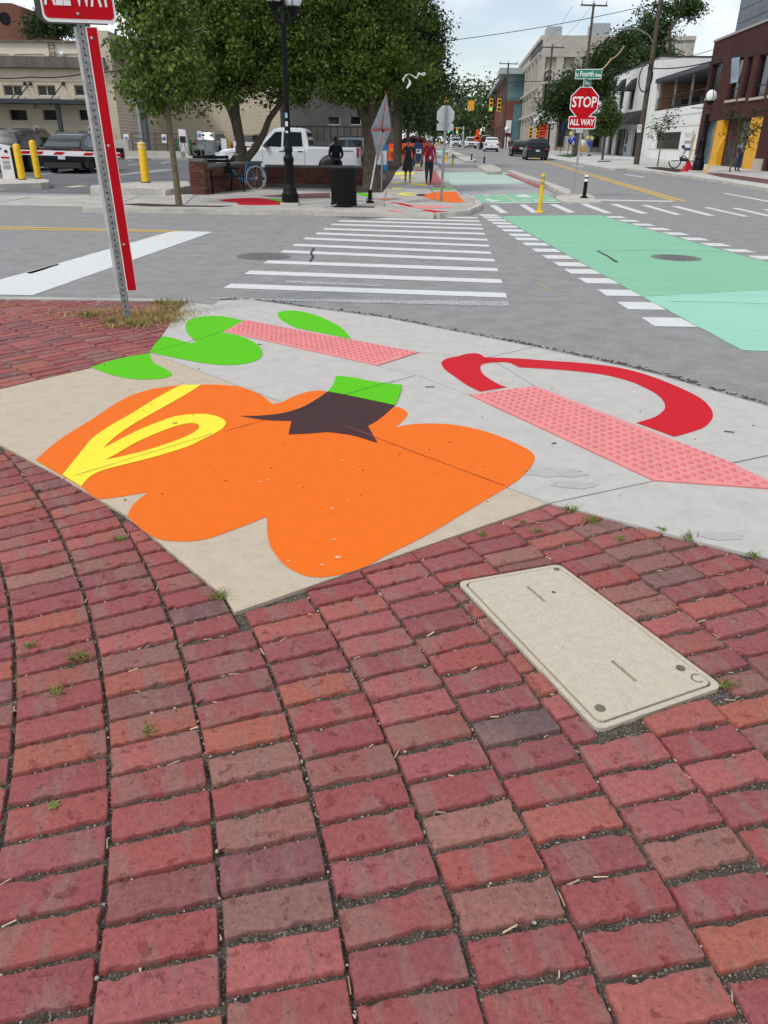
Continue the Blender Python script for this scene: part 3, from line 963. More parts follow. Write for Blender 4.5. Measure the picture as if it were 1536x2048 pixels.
for i, (pos, ang, k, loc) in enumerate(placed):
    zt = rgb.gauss(0, 0.0016)
    tilt = (rgb.gauss(0, 0.008), rgb.gauss(0, 0.006))
    me = VARM[k] if loc is None else brick_mesh(loc, random.Random(i))
    if shown(pos):
        brick_spots.append((pos, ang))
    if i < 300:
        o = link('brick', me, paving)
        o.location = (pos.x, pos.y, zt)
        o.rotation_euler = (tilt[0], tilt[1], ang)
        if loc is None and rgb.random() < 0.5:
            o.rotation_euler = (tilt[0], tilt[1], ang + math.pi)
    else:
        Mx = Matrix.Translation((pos.x, pos.y, zt)) @ Matrix.Rotation(ang, 4, 'Z') @ Matrix.Rotation(tilt[0], 4, 'X')
        rest.M = Mx
        rest.add([v.co for v in me.vertices], [tuple(p.vertices) for p in me.polygons])
ro = rest.build('distant_bricks', M_BRICK_FAR, paving, smooth=38, kind='stuff')

# ---- utility cover
pc = G(1168, 1290)
uc = thing('utility_cover', 'tan speckled rectangular utility cover set into the brick paving', 'utility cover', (covc.x, covc.y, 0))
M_POLY = mat('polymer_concrete', (0.58, 0.51, 0.40), 0.85, 0.05, 26, bump=0.4, bscale=260, speck=((0.29, 0.25, 0.2), 210, 0.60))
M_BLACK = mat('black_iron', (0.005, 0.005, 0.0055), 0.5, 0.2, 9, spec=0.2)
M_DARKRIM = mat('grimy_joint', (0.16, 0.145, 0.12), 0.9, 0.3, 30)
lc = [p - covc for p in cov]
def rounded(poly, r, k=6):
    res = []
    for i in range(len(poly)):
        a, b, d = Vector(poly[i - 1]), Vector(poly[i]), Vector(poly[(i + 1) % len(poly)])
        u, v = (a - b).normalized(), (d - b).normalized()
        p0, p1 = b + u * r, b + v * r
        for j in range(k + 1):
            t = j / k
            res.append((1 - t) ** 2 * p0 + 2 * t * (1 - t) * b + t * t * p1)
    return res
o1, o2, o3 = rounded(lc, 0.035), rounded(inset(lc, 0.019), 0.03), rounded(inset(lc, 0.026), 0.028)
mb = MB()
n = len(o1)
mb.add([(p[0], p[1], -0.002) for p in o1] + [(p[0], p[1], -0.002) for p in o2] + [(p[0], p[1], -0.02) for p in o2] + [(p[0], p[1], -0.05) for p in o1],
       [(i, (i + 1) % n, n + (i + 1) % n, n + i) for i in range(n)] + [(n + i, n + (i + 1) % n, 2 * n + (i + 1) % n, 2 * n + i) for i in range(n)] + [(i, 3 * n + i, 3 * n + (i + 1) % n, (i + 1) % n) for i in range(n)])
mb.build('frame', M_POLY, uc)
MB().prism([(p[0], p[1], 0) for p in rounded(inset(lc, 0.012), 0.045)], (0, 0, -0.03), (0, 0, -0.012)).build('gasket', M_DARKRIM, uc)
# lid with two lifting slots really cut in
ax = ((lc[2] + lc[3]) / 2 - (lc[0] + lc[1]) / 2)
L_, ax = ax.length, ax.normalized()
ay = Vector((-ax.y, ax.x))
bm = bmesh.new()
def loop(bm, pts):
    v = [bm.verts.new((p[0], p[1], 0)) for p in pts]
    for i in range(len(v)):
        bm.edges.new((v[i], v[(i + 1) % len(v)]))
loop(bm, o3)
slots = [Vector(G(1072, 1188)[:2]) - covc, Vector(G(1248, 1342)[:2]) - covc]
sl_dir = (Vector(G(1272, 1363)[:2]) - Vector(G(1224, 1322)[:2])).normalized()
sl_n = Vector((-sl_dir.y, sl_dir.x))
for s_ in slots:
    loop(bm, [s_ + sl_dir * a + sl_n * b for a, b in ((-0.06, -0.007), (0.06, -0.007), (0.06, 0.007), (-0.06, 0.007))])
bmesh.ops.triangle_fill(bm, edges=bm.edges[:], use_beauty=True)
bm.faces.ensure_lookup_table()
r_ = bmesh.ops.extrude_face_region(bm, geom=bm.faces[:])
for v in r_['geom']:
    if isinstance(v, bmesh.types.BMVert):
        v.co.z -= 0.03
bmesh.ops.translate(bm, verts=bm.verts, vec=(0, 0, 0.001))
bmesh.ops.recalc_face_normals(bm, faces=bm.faces)
me = bpy.data.meshes.new('lid')
bm.to_mesh(me)
bm.free()
me.materials.append(M_POLY)
lid = link('lid', me, uc)
MB().prism([(p[0], p[1], 0) for p in inset(lc, 0.05)], (0, 0, -0.035), (0, 0, -0.029)).build('slot_floor', M_DIRT, uc)
M_STAIN = mat('dark_stain', (0.1, 0.085, 0.075), 0.8, 0.3, 60)
for (px, py, r_) in ((1200, 1417, 0.017), (1113, 1139, 0.013), (1361, 1337, 0.016)):
    q = Vector(G(px, py)[:2]) - covc
    b_ = MB().lathe([(r_, 0.0), (r_, 0.0028), (r_ * 0.8, 0.003), (r_ * 0.75, 0.0018), (0.003, 0.0018)], (q.x, q.y, 0), 14).build('bolt', M_DARKRIM, uc, smooth=30)
q = Vector(G(1107, 1185)[:2]) - covc
MB().lathe([(0.009, 0.0), (0.008, 0.002), (0.002, 0.0022)], (q.x, q.y, 0), 9).build('tar_spot', M_STAIN, lid)
q = Vector(G(1395, 1357)[:2]) - covc
arc = [(q.x + 0.02 * math.cos(w), q.y + 0.02 * math.sin(w), 0.0005) for w in [R(60 + k * 24) for k in range(11)]]
MB().tube(arc, 0.0028, 5).build('ring_mark', M_STAIN, lid)

# ---- grit, chips and weeds in the joints
M_PEB = mat('pebble', (0.36, 0.33, 0.29), 0.9, 0.3, 90, rnd=0.6, island=True)
M_CHIP = mat('wood_chip', (0.52, 0.40, 0.27), 0.85, 0.2, 30, rnd=0.35, island=True)
peb, chip = MB(), MB()
rg = random.Random(8)
for i in range(1500):
    pos, ang = rg.choice(brick_spots)
    ca, sa = math.cos(ang), math.sin(ang)
    if rg.random() < 0.6:
        lx, ly = rg.uniform(-0.125, 0.125), rg.choice([-1, 1]) * (0.058 + rg.gauss(0, 0.002))
    else:
        lx, ly = rg.choice([-1, 1]) * (0.132 + rg.gauss(0, 0.002)), rg.uniform(-0.05, 0.05)
    q = Vector((pos.x + lx * ca - ly * sa, pos.y + lx * sa + ly * ca))
    if inpoly(q, concA) or inpoly(q, cov):
        continue
    if i < 1300:
        r_ = rg.uniform(0.0015, 0.0042) if rg.random() < 0.975 else rg.uniform(0.0045, 0.006)
        peb.ball((q.x, q.y, -0.0115 + r_ * 0.6), (r_ * rg.uniform(0.8, 1.4), r_ * rg.uniform(0.8, 1.3), r_ * 0.8), 6, 4)
    else:
        l_ = rg.uniform(0.008, 0.04)
        chip.box((q.x, q.y, -0.006), (l_, rg.uniform(0.002, 0.005), 0.0025), rz=ang + (rg.gauss(0, 0.35) if ly and abs(lx) < 0.126 else math.pi / 2 + rg.gauss(0, 0.4)), ry=rg.gauss(0, 0.06))
peb.build('joint_grit', M_PEB, None, smooth=60, kind='stuff', label='pale grit and pebbles lying in the brick joints')
chip.build('wood_chips', M_CHIP, None, kind='stuff', label='dry wood slivers lying along the brick joints')
M_WEED = mat('weed_green', (0.17, 0.24, 0.04), 0.7, 0.3, 40, rnd=0.4, island=True, trans=0.2)
M_DRY = mat('dry_grass', (0.40, 0.31, 0.11), 0.8, 0.25, 20, rnd=0.5, island=True, trans=0.2)
M_MOSS = mat('moss', (0.16, 0.17, 0.03), 0.9, 0.3, 60, rnd=0.4, island=True)
def blades(mb, cx, cy, n, spread, h, rg, flat=0.5, w=0.0022, spread_y=None):
    for _ in range(n):
        x, y = cx + rg.gauss(0, spread), cy + rg.gauss(0, spread_y or spread)
        a = rg.uniform(0, 6.283)
        hh = h * rg.uniform(0.4, 1.2)
        dx, dy = math.cos(a), math.sin(a)
        lean = rg.uniform(0.2, 1.2) * flat
        p0, p1, p2 = Vector((x, y, -0.006)), Vector((x + dx * hh * lean * 0.5, y + dy * hh * lean * 0.5, hh * 0.6)), Vector((x + dx * hh * lean * 1.4, y + dy * hh * lean * 1.4, hh * rg.uniform(0.5, 1.0)))
        s = Vector((-dy, dx, 0)) * w
        mb.add([p0 - s, p0 + s, p1 + s * 0.8, p1 - s * 0.8, p2], [(0, 1, 2, 3), (3, 2, 4)])
WEEDS = [(238, 1080, 1.0, 'thin grass tuft in the bricks beside the orange bulge nearest the slab corner'), (158, 1316, 1.3, 'bushy spiky grass tuft among the bricks, biggest of the loose tufts'), (118, 1390, 1.0, 'sprawling grass tuft one brick below the bushy spiky one'),
         (437, 1194, 1.2, 'grass tuft hugging the pointed corner of the tan slab'), (298, 1466, 0.7, 'tiny lone grass tuft in the middle of the brick columns'), (1142, 1020, 1.2, 'mossy grass tuft at the tip where tan slab, grey panel and bricks meet'),
         (1182, 1042, 1.4, 'widest grass tuft just past the tip of the tan slab'), (1240, 1080, 0.8, 'small grass tuft between bricks above the utility cover'), (1378, 1076, 1.2, 'grass tuft at the middle of the grey panel edge'),
         (1508, 1112, 1.1, 'grass tuft far along the grey panel edge'), (1074, 1062, 0.8, 'small leafy tuft a brick below the tan slab tip'), (1456, 1369, 1.0, 'grass tuft at the corner of the utility cover beside the ring mark'),
         (965, 1070, 0.9, 'low grass tuft along the lower edge of the tan slab'), (1325, 1060, 0.7, 'short grass tuft on the grey panel edge beside the wide tuft'), (1046, 1044, 0.6, 'tiniest tuft on the tan slab edge near its tip'), (60, 1292, 0.8, 'flat dry tuft beside the bushy spiky one')]
for i, (px, py, s, lab) in enumerate(WEEDS):
    p = G(px, py)
    mb = MB()
    rg = random.Random(200 + i)
    blades(mb, 0, 0, int(34 * s), 0.013 * s, 0.022 * s, rg, 1.3)
    o = mb.build('weed', M_WEED, None)
    o.location = p
    tag(o, lab, 'weed', 'weeds in the paving joints')
p = G(108, 1612)
mb = MB()
for k in range(6):
    a = k * 1.05
    d, s = Vector((math.cos(a), math.sin(a), 0.35)), Vector((-math.sin(a), math.cos(a), 0))
    mb.add([(0, 0, 0), d * 0.008 + s * 0.006, d * 0.019, d * 0.008 - s * 0.006], [(0, 1, 2, 3)])
o = mb.build('seedling', M_WEED, None)
o.location = p
tag(o, 'tiny broad leaved seedling between two bricks', 'seedling')
# dry grass round the leaning post
mb, mg = MB(), MB()
rg = random.Random(5)
for (px, py, n_, sp, spy, hh) in ((312, 630, 700, 0.2, 0.15, 0.05), (345, 613, 200, 0.08, 0.08, 0.055), (280, 645, 420, 0.17, 0.11, 0.045), (220, 628, 240, 0.30, 0.13, 0.06), (170, 634, 130, 0.26, 0.12, 0.05), (120, 612, 90, 0.6, 0.05, 0.04), (240, 655, 120, 0.2, 0.06, 0.05), (345, 640, 120, 0.06, 0.08, 0.06)):
    p = G(px, py)
    blades(mb, p.x, p.y, n_, sp, hh, rg, 1.7, 0.0035, spy)
for (px, py, n_, sp) in ((350, 610, 170, 0.09), (330, 606, 90, 0.06), (222, 645, 70, 0.05), (178, 632, 70, 0.05), (270, 650, 80, 0.07)):
    p = G(px, py)
    blades(mg, p.x, p.y, n_, sp, 0.055, rg, 0.8, 0.004)
mb.build('dry_grass', M_DRY, None, kind='stuff', label='straw coloured dead grass round the foot of the leaning sign post')
mg.build('green_grass', M_MOSS, None, kind='stuff', label='olive green grass sprigs among the dead grass by the sign post')
# dark grit gathered along the gutter lip
mb = MB()
rg = random.Random(17)
gut = [(440, 600), (500, 598), (600, 612), (768, 634), (1000, 679), (1068, 692), (1190, 718), (1300, 743), (1400, 772), (1536, 810), (1700, 868)]
for i in range(520):
    k = rg.randrange(len(gut) - 1)
    t_ = rg.random()
    a, b = Vector(G(*gut[k], RZ)[:2]), Vector(G(*gut[k + 1], RZ)[:2])
    nn = Vector((-(b - a).y, (b - a).x)).normalized()
    q = a.lerp(b, t_) + nn * abs(rg.gauss(0.01, 0.03))
    r_ = rg.uniform(0.003, 0.012)
    mb.ball((q.x, q.y, RZ + r_ * 0.4), (r_ * 1.4, r_, r_ * 0.6), 6, 4)
mb.build('gutter_grit', MATS['dirt'], None, kind='stuff', label='dark grit gathered along the lip of the concrete gutter')
# grey scuffs on the concrete panel
M_SCUFF = mat('scuff', (0.475, 0.46, 0.43), 0.85, 0.12, 16, col2=(0.36, 0.355, 0.345))
for (px, py, rx, ry) in ((1110, 945, 0.16, 0.07), (1150, 970, 0.12, 0.05), (1440, 1072, 0.1, 0.04)):
    p = G(px, py)
    rr = random.Random(px)
    ph = rr.uniform(0, 9)
    sheet('scuff_mark', [[(p.x + rx * math.cos(w) * (1 + 0.45 * noise.noise((math.cos(w) * 2.2 + ph, math.sin(w) * 2.2, 1))), p.y + ry * math.sin(w) * (1 + 0.45 * noise.noise((math.cos(w) * 2.2 + ph, math.sin(w) * 2.2, 4)))) for w in [k * 0.157 for k in range(40)]]], 0.0022, M_SCUFF, near)
# twigs and grit on the concrete
mb = MB()
rg = random.Random(3)
for i in range(60):
    p = G(rg.uniform(0, 1536), rg.uniform(640, 1060))
    if inpoly((p.x, p.y), concA) and not inpoly((p.x, p.y), [(-9, 9), (-9, 4.6), TAN_L, tuple(sT0), (-2.1, 9)]):
        r_ = rg.uniform(0.002, 0.005)
        mb.ball((p.x, p.y, r_ * 0.5 + 0.003), (r_ * 1.3, r_, r_ * 0.6), 6, 4)
for (px, py, l_, a) in ((1458, 865, 0.06, -0.3), (860, 775, 0.07, 0.1), (350, 848, 0.03, 0.2), (1108, 888, 0.03, 0.4), (520, 690, 0.04, 0.2)):
    p = G(px, py)
    mb.box((p.x, p.y, 0.006), (l_, 0.006, 0.005), rz=a)
mb.build('litter_crumbs', MATS['dirt'], None, kind='stuff', label='dark crumbs and twigs scattered on the concrete')
# ================================================================ far corner, kerbs, medians
M_BLK = MATS['black_iron']
M_STEEL = mat('galvanised_steel', (0.36, 0.37, 0.38), 0.45, 0.15, 20, metal=0.6)
M_STEEL2 = mat('weathered_steel', (0.27, 0.28, 0.29), 0.6, 0.2, 25, metal=0.4)
M_SRED = mat('sign_red', (0.50, 0.003, 0.012), 0.5, 0.04, 3, spec=0.12)
M_SWHITE = mat('sign_white', (0.80, 0.80, 0.80), 0.45, 0.03, 3)
M_SGREEN = mat('sign_green', (0.012, 0.20, 0.12), 0.45, 0.04, 3)
M_SBACK = mat('sign_back_aluminium', (0.50, 0.50, 0.51), 0.5, 0.08, 6, metal=0.2)
M_YBOL = mat('bollard_yellow', (0.83, 0.50, 0.006), 0.45, 0.08, 12)
M_MULCH = mat('mulch', (0.042, 0.024, 0.018), 0.95, 0.3, 9, bump=0.9, bscale=45)
M_PATCH = mat('dark_brick_patch', (0.16, 0.07, 0.062), 0.9, 0.2, 6)
M_RUBBER = mat('black_rubber', (0.016, 0.016, 0.017), 0.75, 0.2, 15)
M_CURB = mat('kerb_concrete', (0.52, 0.49, 0.44), 0.85, 0.12, 2.5, bump=0.2, bscale=50)
KH = 0.11 + RZ
def G2(px, py):
    return tuple(G(px, py, KH)[:2])
fs_px = [(168, 413), (400, 416), (600, 419), (780, 423), (868, 425), (925, 419), (950, 409), (947, 400), (922, 389), (905, 373), (885, 345), (868, 320), (857, 305), (840, 305), (820, 318), (800, 335), (775, 360), (766, 384), (660, 384), (520, 378), (390, 388), (180, 392)]
fs_w = [G2(*p) for p in fs_px]
sheet('far_sidewalk', [fs_w], KH, M_CONC2, depth=0.2, kind='structure')
# kerb stones along the near side of the far pavement
curb = struct('far_kerb')
def kerb_run(pts, w, top, parent, m=M_CURB, step=1.8, name='kerb_stone'):
    pts = [Vector(p[:2]) for p in pts]
    for a, b in zip(pts, pts[1:]):
        n = max(1, round((b - a).length / step))
        for i in range(n):
            p, q = a.lerp(b, i / n), a.lerp(b, (i + 1) / n)
            e = (q - p).normalized()
            nn = Vector((e.y, -e.x)) * w
            sheet(name, [[tuple(p + e * 0.006), tuple(q - e * 0.006), tuple(q + nn), tuple(p + nn)]], top, m, parent, depth=0.2)
kerb_run([G(x, y, KH) for x, y in [(168, 414), (400, 417), (600, 420), (780, 424), (868, 426)]], 0.17, KH + 0.004, curb)
for a, b in (((868, 426), (925, 420)), ((925, 420), (951, 409.5)), ((951, 409.5), (948, 399.5)), ((948, 399.5), (923, 388.5))):
    kerb_run([G(*a, KH), G(*b, KH)], 0.17, KH + 0.004, curb, step=1.2)
# driveway apron, expansion joints
sheet('driveway_apron', [W([(-500, 401), (-200, 398), (-10, 391), (180, 391), (172, 414), (-20, 411), (-500, 407)], RZ)], RZ + 0.006, M_CONC2, kind='structure')
M_JOINT = mat('pavement_joint', (0.14, 0.13, 0.115), 0.9, 0.2, 10)
jo = struct('pavement_joints')
for q in ([(60, 392), (30, 398), (-10, 403)], ):
    crack('joint', q, 0.02, jo, M_JOINT, RZ + 0.0105)
for q in ([(300, 389), (270, 402), (240, 412)], [(402, 389), (385, 402), (372, 414)], [(560, 390), (480, 398), (452, 400)], [(773, 387), (770, 400), (768, 420)], [(872, 400), (867, 392), (858, 378)], [(180, 402), (380, 402), (440, 404)]):
    crack('joint', q, 0.014, jo, M_JOINT, KH + 0.005)
# far murals
fm = thing('beet_mural', 'flat red and green shape painted on the far pavement beside the lamp post', 'mural')
def fmural(par, name, m, px, dz):
    sheet(name, [[G2(*q[:2]) for q in smooth_loop(px, 4)]], KH + dz, m, par)
fmural(fm, 'red_shape', M_RED, [(436, 400, c), (470, 397), (505, 396), (530, 397.5), (560, 403), (572, 406, c), (568, 409), (520, 410.5), (478, 409.5), (474, 405.5), (450, 403)], 0.004)
fmural(fm, 'green_shape', M_GREEN, [(540, 398, c), (565, 399), (590, 403), (600, 406, c), (575, 405), (550, 402)], 0.008)
fm2 = thing('carrot_mural', 'orange carrot and yellow loop painted round the foot of the back facing stop sign', 'mural')
Z3 = lambda pts: [(700 + p[0] / 5.907, 150 + p[1] / 5.907, *p[2:]) for p in pts]
fmural(fm2, 'orange_shape', M_ORANGE, Z3([(820, 1420, c), (900, 1408), (1000, 1385), (1110, 1380), (1255, 1380, c), (1300, 1440), (1350, 1500, c), (1250, 1508), (1120, 1500), (990, 1475), (880, 1445)]), 0.004)
fmural(fm2, 'yellow_loop', M_YELLOW, Z3([(560, 1408, c), (610, 1395), (700, 1390), (830, 1400, c), (700, 1402), (640, 1410), (700, 1418), (830, 1425, c), (700, 1430), (610, 1422)]), 0.004)
fmural(fm2, 'brown_tip', M_BROWN, Z3([(770, 1420, c), (830, 1408), (900, 1414), (880, 1428), (820, 1430)]), 0.008)
fm3 = thing('radish_mural', 'red and pale pink slivers painted along the far corner ramp', 'mural')
fmural(fm3, 'red_sliver', M_RED, Z3([(420, 1510, c), (500, 1504), (590, 1512, c), (700, 1535), (760, 1555, c), (700, 1560), (600, 1550, c), (500, 1525)]), 0.004)
fmural(fm3, 'red_sliver', M_RED, Z3([(820, 1598, c), (900, 1590), (1000, 1600), (1180, 1620, c), (1050, 1628), (950, 1618)]), 0.004)
fmural(fm3, 'pink_strip', M_PINK, Z3([(600, 1565, c), (780, 1545), (1000, 1545), (1240, 1560, c), (1100, 1575), (900, 1580)]), 0.004)
fmural(fm3, 'pink_strip', M_PINK, Z3([(430, 1600, c), (520, 1590), (650, 1610, c), (560, 1620)]), 0.004)
fm4 = thing('leaf_mural', 'green and orange slivers painted on the far pavement behind the roll up sign', 'mural')
fmural(fm4, 'green_sliver', M_GREEN, Z3([(75, 1400, c), (120, 1390), (200, 1405), (290, 1420, c), (220, 1440), (140, 1425)]), 0.004)
fmural(fm4, 'orange_sliver', M_ORANGE, Z3([(260, 1462, c), (340, 1455), (430, 1460), (510, 1472, c), (420, 1482), (330, 1478)]), 0.004)
fm5 = thing('striped_mural', 'yellow and green bands painted across the pavement under the two walking women', 'mural')
for (q, m) in (([(520, 1150), (760, 1150), (750, 1175), (515, 1180)], M_YELLOW), ([(500, 1270), (560, 1265), (620, 1280), (510, 1282)], M_YELLOW), ([(500, 1330), (600, 1330), (640, 1345), (505, 1345)], M_YELLOW),
               ([(720, 1275), (900, 1290), (880, 1310), (700, 1292)], M_YELLOW), ([(700, 1210), (780, 1215), (770, 1228), (690, 1225)], M_GREEN), ([(960, 1340), (1215, 1340), (1230, 1358), (950, 1355)], M_GREEN),
               ([(980, 1312), (1120, 1314), (1140, 1325), (1000, 1324)], M_RED), ([(590, 1205), (680, 1205), (690, 1215), (600, 1218)], M_YELLOW), ([(770, 985), (850, 985), (850, 1005), (770, 1005)], M_YELLOW),
               ([(770, 1120), (860, 1120), (860, 1135), (770, 1135)], M_RED), ([(765, 1065), (860, 1065), (860, 1075), (765, 1075)], M_YELLOW), ([(540, 985), (600, 985), (600, 1000), (530, 1000)], M_ORANGE)):
    sheet('painted_band', [[G2(*p) for p in Z3(q)]], KH + 0.004, m, fm5)
M_TACT = mat('red_tactile', (0.40, 0.10, 0.10), 0.8, 0.15, 8, bump=0.5, bscale=30)
fm6 = struct('far_tactile_strip')
sheet('tactile_strip', [[G2(*p) for p in Z3([(955, 1130), (1010, 1130), (1095, 1290), (1060, 1300), (910, 1295)])]], KH + 0.004, M_TACT, fm6)
# brick patch and mulch beds
sheet('brick_patch', [[G2(*p) for p in [(518, 392), (560, 389), (660, 385.5), (660, 396), (600, 397)]]], KH + 0.004, M_PATCH, kind='structure')
sheet('mulch_bed', [[G2(*p) for p in [(672, 386), (765, 385), (783, 360), (797, 335), (795, 322), (770, 322), (730, 355), (672, 372)]]], KH + 0.012, M_MULCH, depth=0.15, kind='structure')
sheet('mulch_bed', [[G2(*p) for p in [(240, 409), (280, 407), (380, 411), (470, 412), (440, 414), (300, 413)]]], KH + 0.006, M_MULCH, kind='structure')
# bike path beyond the far corner, its green panels, median islands
bp_ = struct('bike_path', 'two way bike path with mint green panels beside the far pavement')
sheet('path_surface', [W([(925, 389), (951, 409), (1060, 408), (1108, 388), (1062, 364), (985, 338), (930, 318), (905, 300), (862, 300), (875, 320), (905, 372)], RZ)], RZ + 0.004, mat('path_concrete', (0.38, 0.375, 0.365), 0.9, 0.08, 2), bp_)
sheet('green_panel', [W(C4([(275, 897), (330, 970), (1050, 963), (960, 915), (850, 885)]), RZ)], RZ + 0.008, M_MINT, bp_)
sheet('green_panel', [W(C4([(0, 705), (545, 700), (800, 798), (0, 815)]), RZ)], RZ + 0.008, M_MINT2, bp_)
sheet('green_panel', [W([(872, 300), (906, 300), (915, 307), (880, 310)], RZ)], RZ + 0.008, M_MINT2, bp_)
sheet('dividing_line', [W(C4([(522, 892), (540, 892), (665, 962), (642, 962)]), RZ)], RZ + 0.012, mat('faded_yellow', (0.62, 0.55, 0.33), 0.8), bp_)
sheet('edge_line', [W(C4([(325, 966), (1050, 961), (1056, 966), (330, 971)]), RZ)], RZ + 0.012, M_WHITE, bp_)
sheet('edge_line', [W(C4([(0, 780), (720, 773), (728, 779), (0, 786)]), RZ)], RZ + 0.012, M_WHITE, bp_)
for q in ([(640, 903), (720, 893), (790, 915), (740, 917), (800, 925), (690, 917), (655, 912)], [(385, 932), (430, 930), (445, 942), (540, 946), (440, 960), (425, 950), (395, 948)]):
    sheet('arrow', [W(C4(q), RZ)], RZ + 0.012, M_WHITE, bp_)
def ring(px, py, r, par, dz):
    a = G(px, py, RZ)
    sheet('bike_symbol', [[(a.x + r * math.cos(w), a.y + r * math.sin(w)) for w in [k * 0.4488 for k in range(14)]], [(a.x + r * 0.72 * math.cos(w), a.y + r * 0.72 * math.sin(w)) for w in [k * 0.4488 for k in range(14)]]], dz, M_WHITE, par)
for (x, y) in C4([(350, 905), (440, 903), (790, 945), (890, 943)]):
    ring(x, y, 0.33, bp_, RZ + 0.012)
for q in ([(370, 912), (395, 898), (420, 910), (405, 913)], [(810, 950), (840, 932), (870, 948), (850, 952)]):
    sheet('bike_symbol', [W(C4(q), RZ)], RZ + 0.012, M_WHITE, bp_)
def median(name_px, h=0.13, m=M_CURB, lab=None):
    o = sheet('median_island', [[tuple(G(x, y, RZ + h)[:2]) for x, y in name_px]], RZ + h, m, depth=0.2, kind='structure')
    return o
median(C4([(990, 900), (1150, 888), (1270, 885), (1310, 905), (1320, 925), (1380, 955), (1060, 960), (990, 920)]), 0.06)
median(C4([(570, 683), (620, 684), (820, 750), (1000, 810), (1110, 850), (1120, 880), (1060, 880), (900, 800), (700, 740)]), 0.13)
o = sheet('red_strip', [[tuple(G(x, y, RZ + 0.13)[:2]) for x, y in C4([(550, 698), (590, 696), (945, 798), (830, 803)])]], RZ + 0.02, M_TACT, bp_)
median(C4([(305, 640), (350, 625), (440, 628), (525, 675), (520, 695), (410, 697)]), 0.15)
median(C4([(60, 505), (100, 512), (310, 590), (290, 605), (215, 605), (90, 540)]), 0.15)
# right-hand pavement and kerb
rs = [(XR, 460), (1536, 376), (1440, 360), (1340, 346), (1255, 337), (1225, 337), (1150, 324), (1070, 311), (1040, 305), (1025, 297)]
rs_back = [(1040, 291), (1100, 296), (1200, 309), (1380, 322), (1560, 338), (XR, 390)]
sheet('right_sidewalk', [[G2(*p) for p in rs + rs_back]], KH, mat('pale_concrete', (0.57, 0.56, 0.53), 0.85, 0.07, 1), depth=0.2, kind='structure')
rk = struct('right_kerb')
kerb_run([G(x, y, KH) for x, y in rs[::-1]], 0.2, KH + 0.004, rk, step=3.0)
sheet('tree_pit', [[G2(*p) for p in [(1287, 334.5), (1320, 334), (1365, 339), (1372, 343), (1352, 344.5), (1300, 337.5)]]], KH + 0.005, M_MULCH, kind='structure')
sheet('tree_pit', [[G2(*p) for p in [(1412, 347), (1440, 346), (1560, 362), (1700, 388), (1600, 376), (1536, 368), (1440, 354)]]], KH + 0.005, M_PATCH, kind='structure')
sheet('tree_pit', [[G2(*p) for p in [(1195, 322), (1222, 321.5), (1222, 323.5), (1196, 324)]]], KH + 0.005, M_MULCH, kind='structure')
M_GRASS = mat('lawn', (0.05, 0.11, 0.025), 0.9, 0.3, 5)
sheet('grass_verge', [[G2(*p) for p in [(1108, 311), (1140, 308), (1155, 313), (1140, 315.5)]]], KH + 0.005, M_GRASS, kind='structure')

# ================================================================ parking lot
lot = [(-60, 24.6), (-10.2, 24.8), (-6.3, 24.6), (-4.9, 28.8), (-3.0, 30.1), (1.0, 30.2), (1.5, 60), (2, 74), (-60, 74)]
sheet('parking_lot', [lot], RZ + 0.008, M_LOT, kind='structure')
pl = struct('parking_lines')
for q in ([(255, 322), (285, 317.5), (286, 319), (257, 323.5)], [(320, 327), (365, 317), (367, 318), (324, 328)], [(396, 328), (432, 320), (434, 321), (400, 329)], [(230, 350), (345, 339), (346, 341), (232, 352)], [(260, 346), (335, 338), (336, 339), (262, 347.5)], [(80, 349), (125, 345), (126, 346.2), (82, 350.5)], [(255, 330), (300, 325), (300, 326), (257, 331)]):
    stripe(pl, q, M_WORN, dz=RZ + 0.012, jit=0)
stripe(pl, [(128, 374.5), (160, 371.5), (178, 372.5), (145, 375.5)], mat('faded_yellow', (0.62, 0.55, 0.33)), dz=RZ + 0.012, jit=0)
def island(px, h, name='parking_island'):
    o = sheet(name, [[tuple(G(x, y, RZ + h)[:2]) for x, y in px]], RZ + h, M_CURB, depth=h + 0.05, kind='structure')
island([(-200, 371), (-200, 359), (40, 356.5), (85, 357), (98, 360), (97, 364), (80, 366), (0, 368)], 0.2)
island([(180, 375), (182, 371), (270, 364), (375, 362), (382, 371), (330, 380), (325, 378)], 0.26)
island([(250, 313.5), (300, 311), (470, 312), (470, 316), (300, 315.5), (252, 317)], 0.15)

def bollard(px, py, hpx, r, label, m=M_YBOL, group=None, lift=0.0, band=None):
    p = G(px, py, RZ + lift)
    top = P(px, py - hpx, p.y)
    h = top.z - p.z
    t = thing('bollard', label, 'bollard', p, 0, group)
    MB().lathe([(r, 0), (r, h - r * 0.9), (r * 0.87, h - r * 0.45), (r * 0.5, h - r * 0.12), (0.01, h)], n=14).build('sleeve', m, t, smooth=50)
    MB().lathe([(r * 1.25, 0), (r * 1.25, 0.02), (r * 1.02, 0.025)], n=14).build('base_ring', M_BLK, t)
    if band:
        for b in band:
            MB().lathe([(r * 1.0, 0), (r * 1.03, 0.004), (r * 1.03, 0.045), (r, 0.05)], (0, 0, h * b), 14).build('band', mat('band_cream', (0.75, 0.66, 0.4)), t)
    return t
bollard(45, 359, 72, 0.12, 'yellow bollard pressed against the white ticket machine', lift=0.2)
bollard(77, 357, 77, 0.11, 'yellow bollard with black foot behind the gate arm', lift=0.2)
bollard(292, 365, 82, 0.13, 'tall yellow bollard alone on the concrete island by the young tree', lift=0.26, band=(0.83, 0.93))
bollard(253, 308, 29, 0.14, 'yellow bollard under the blue accessible parking sign')
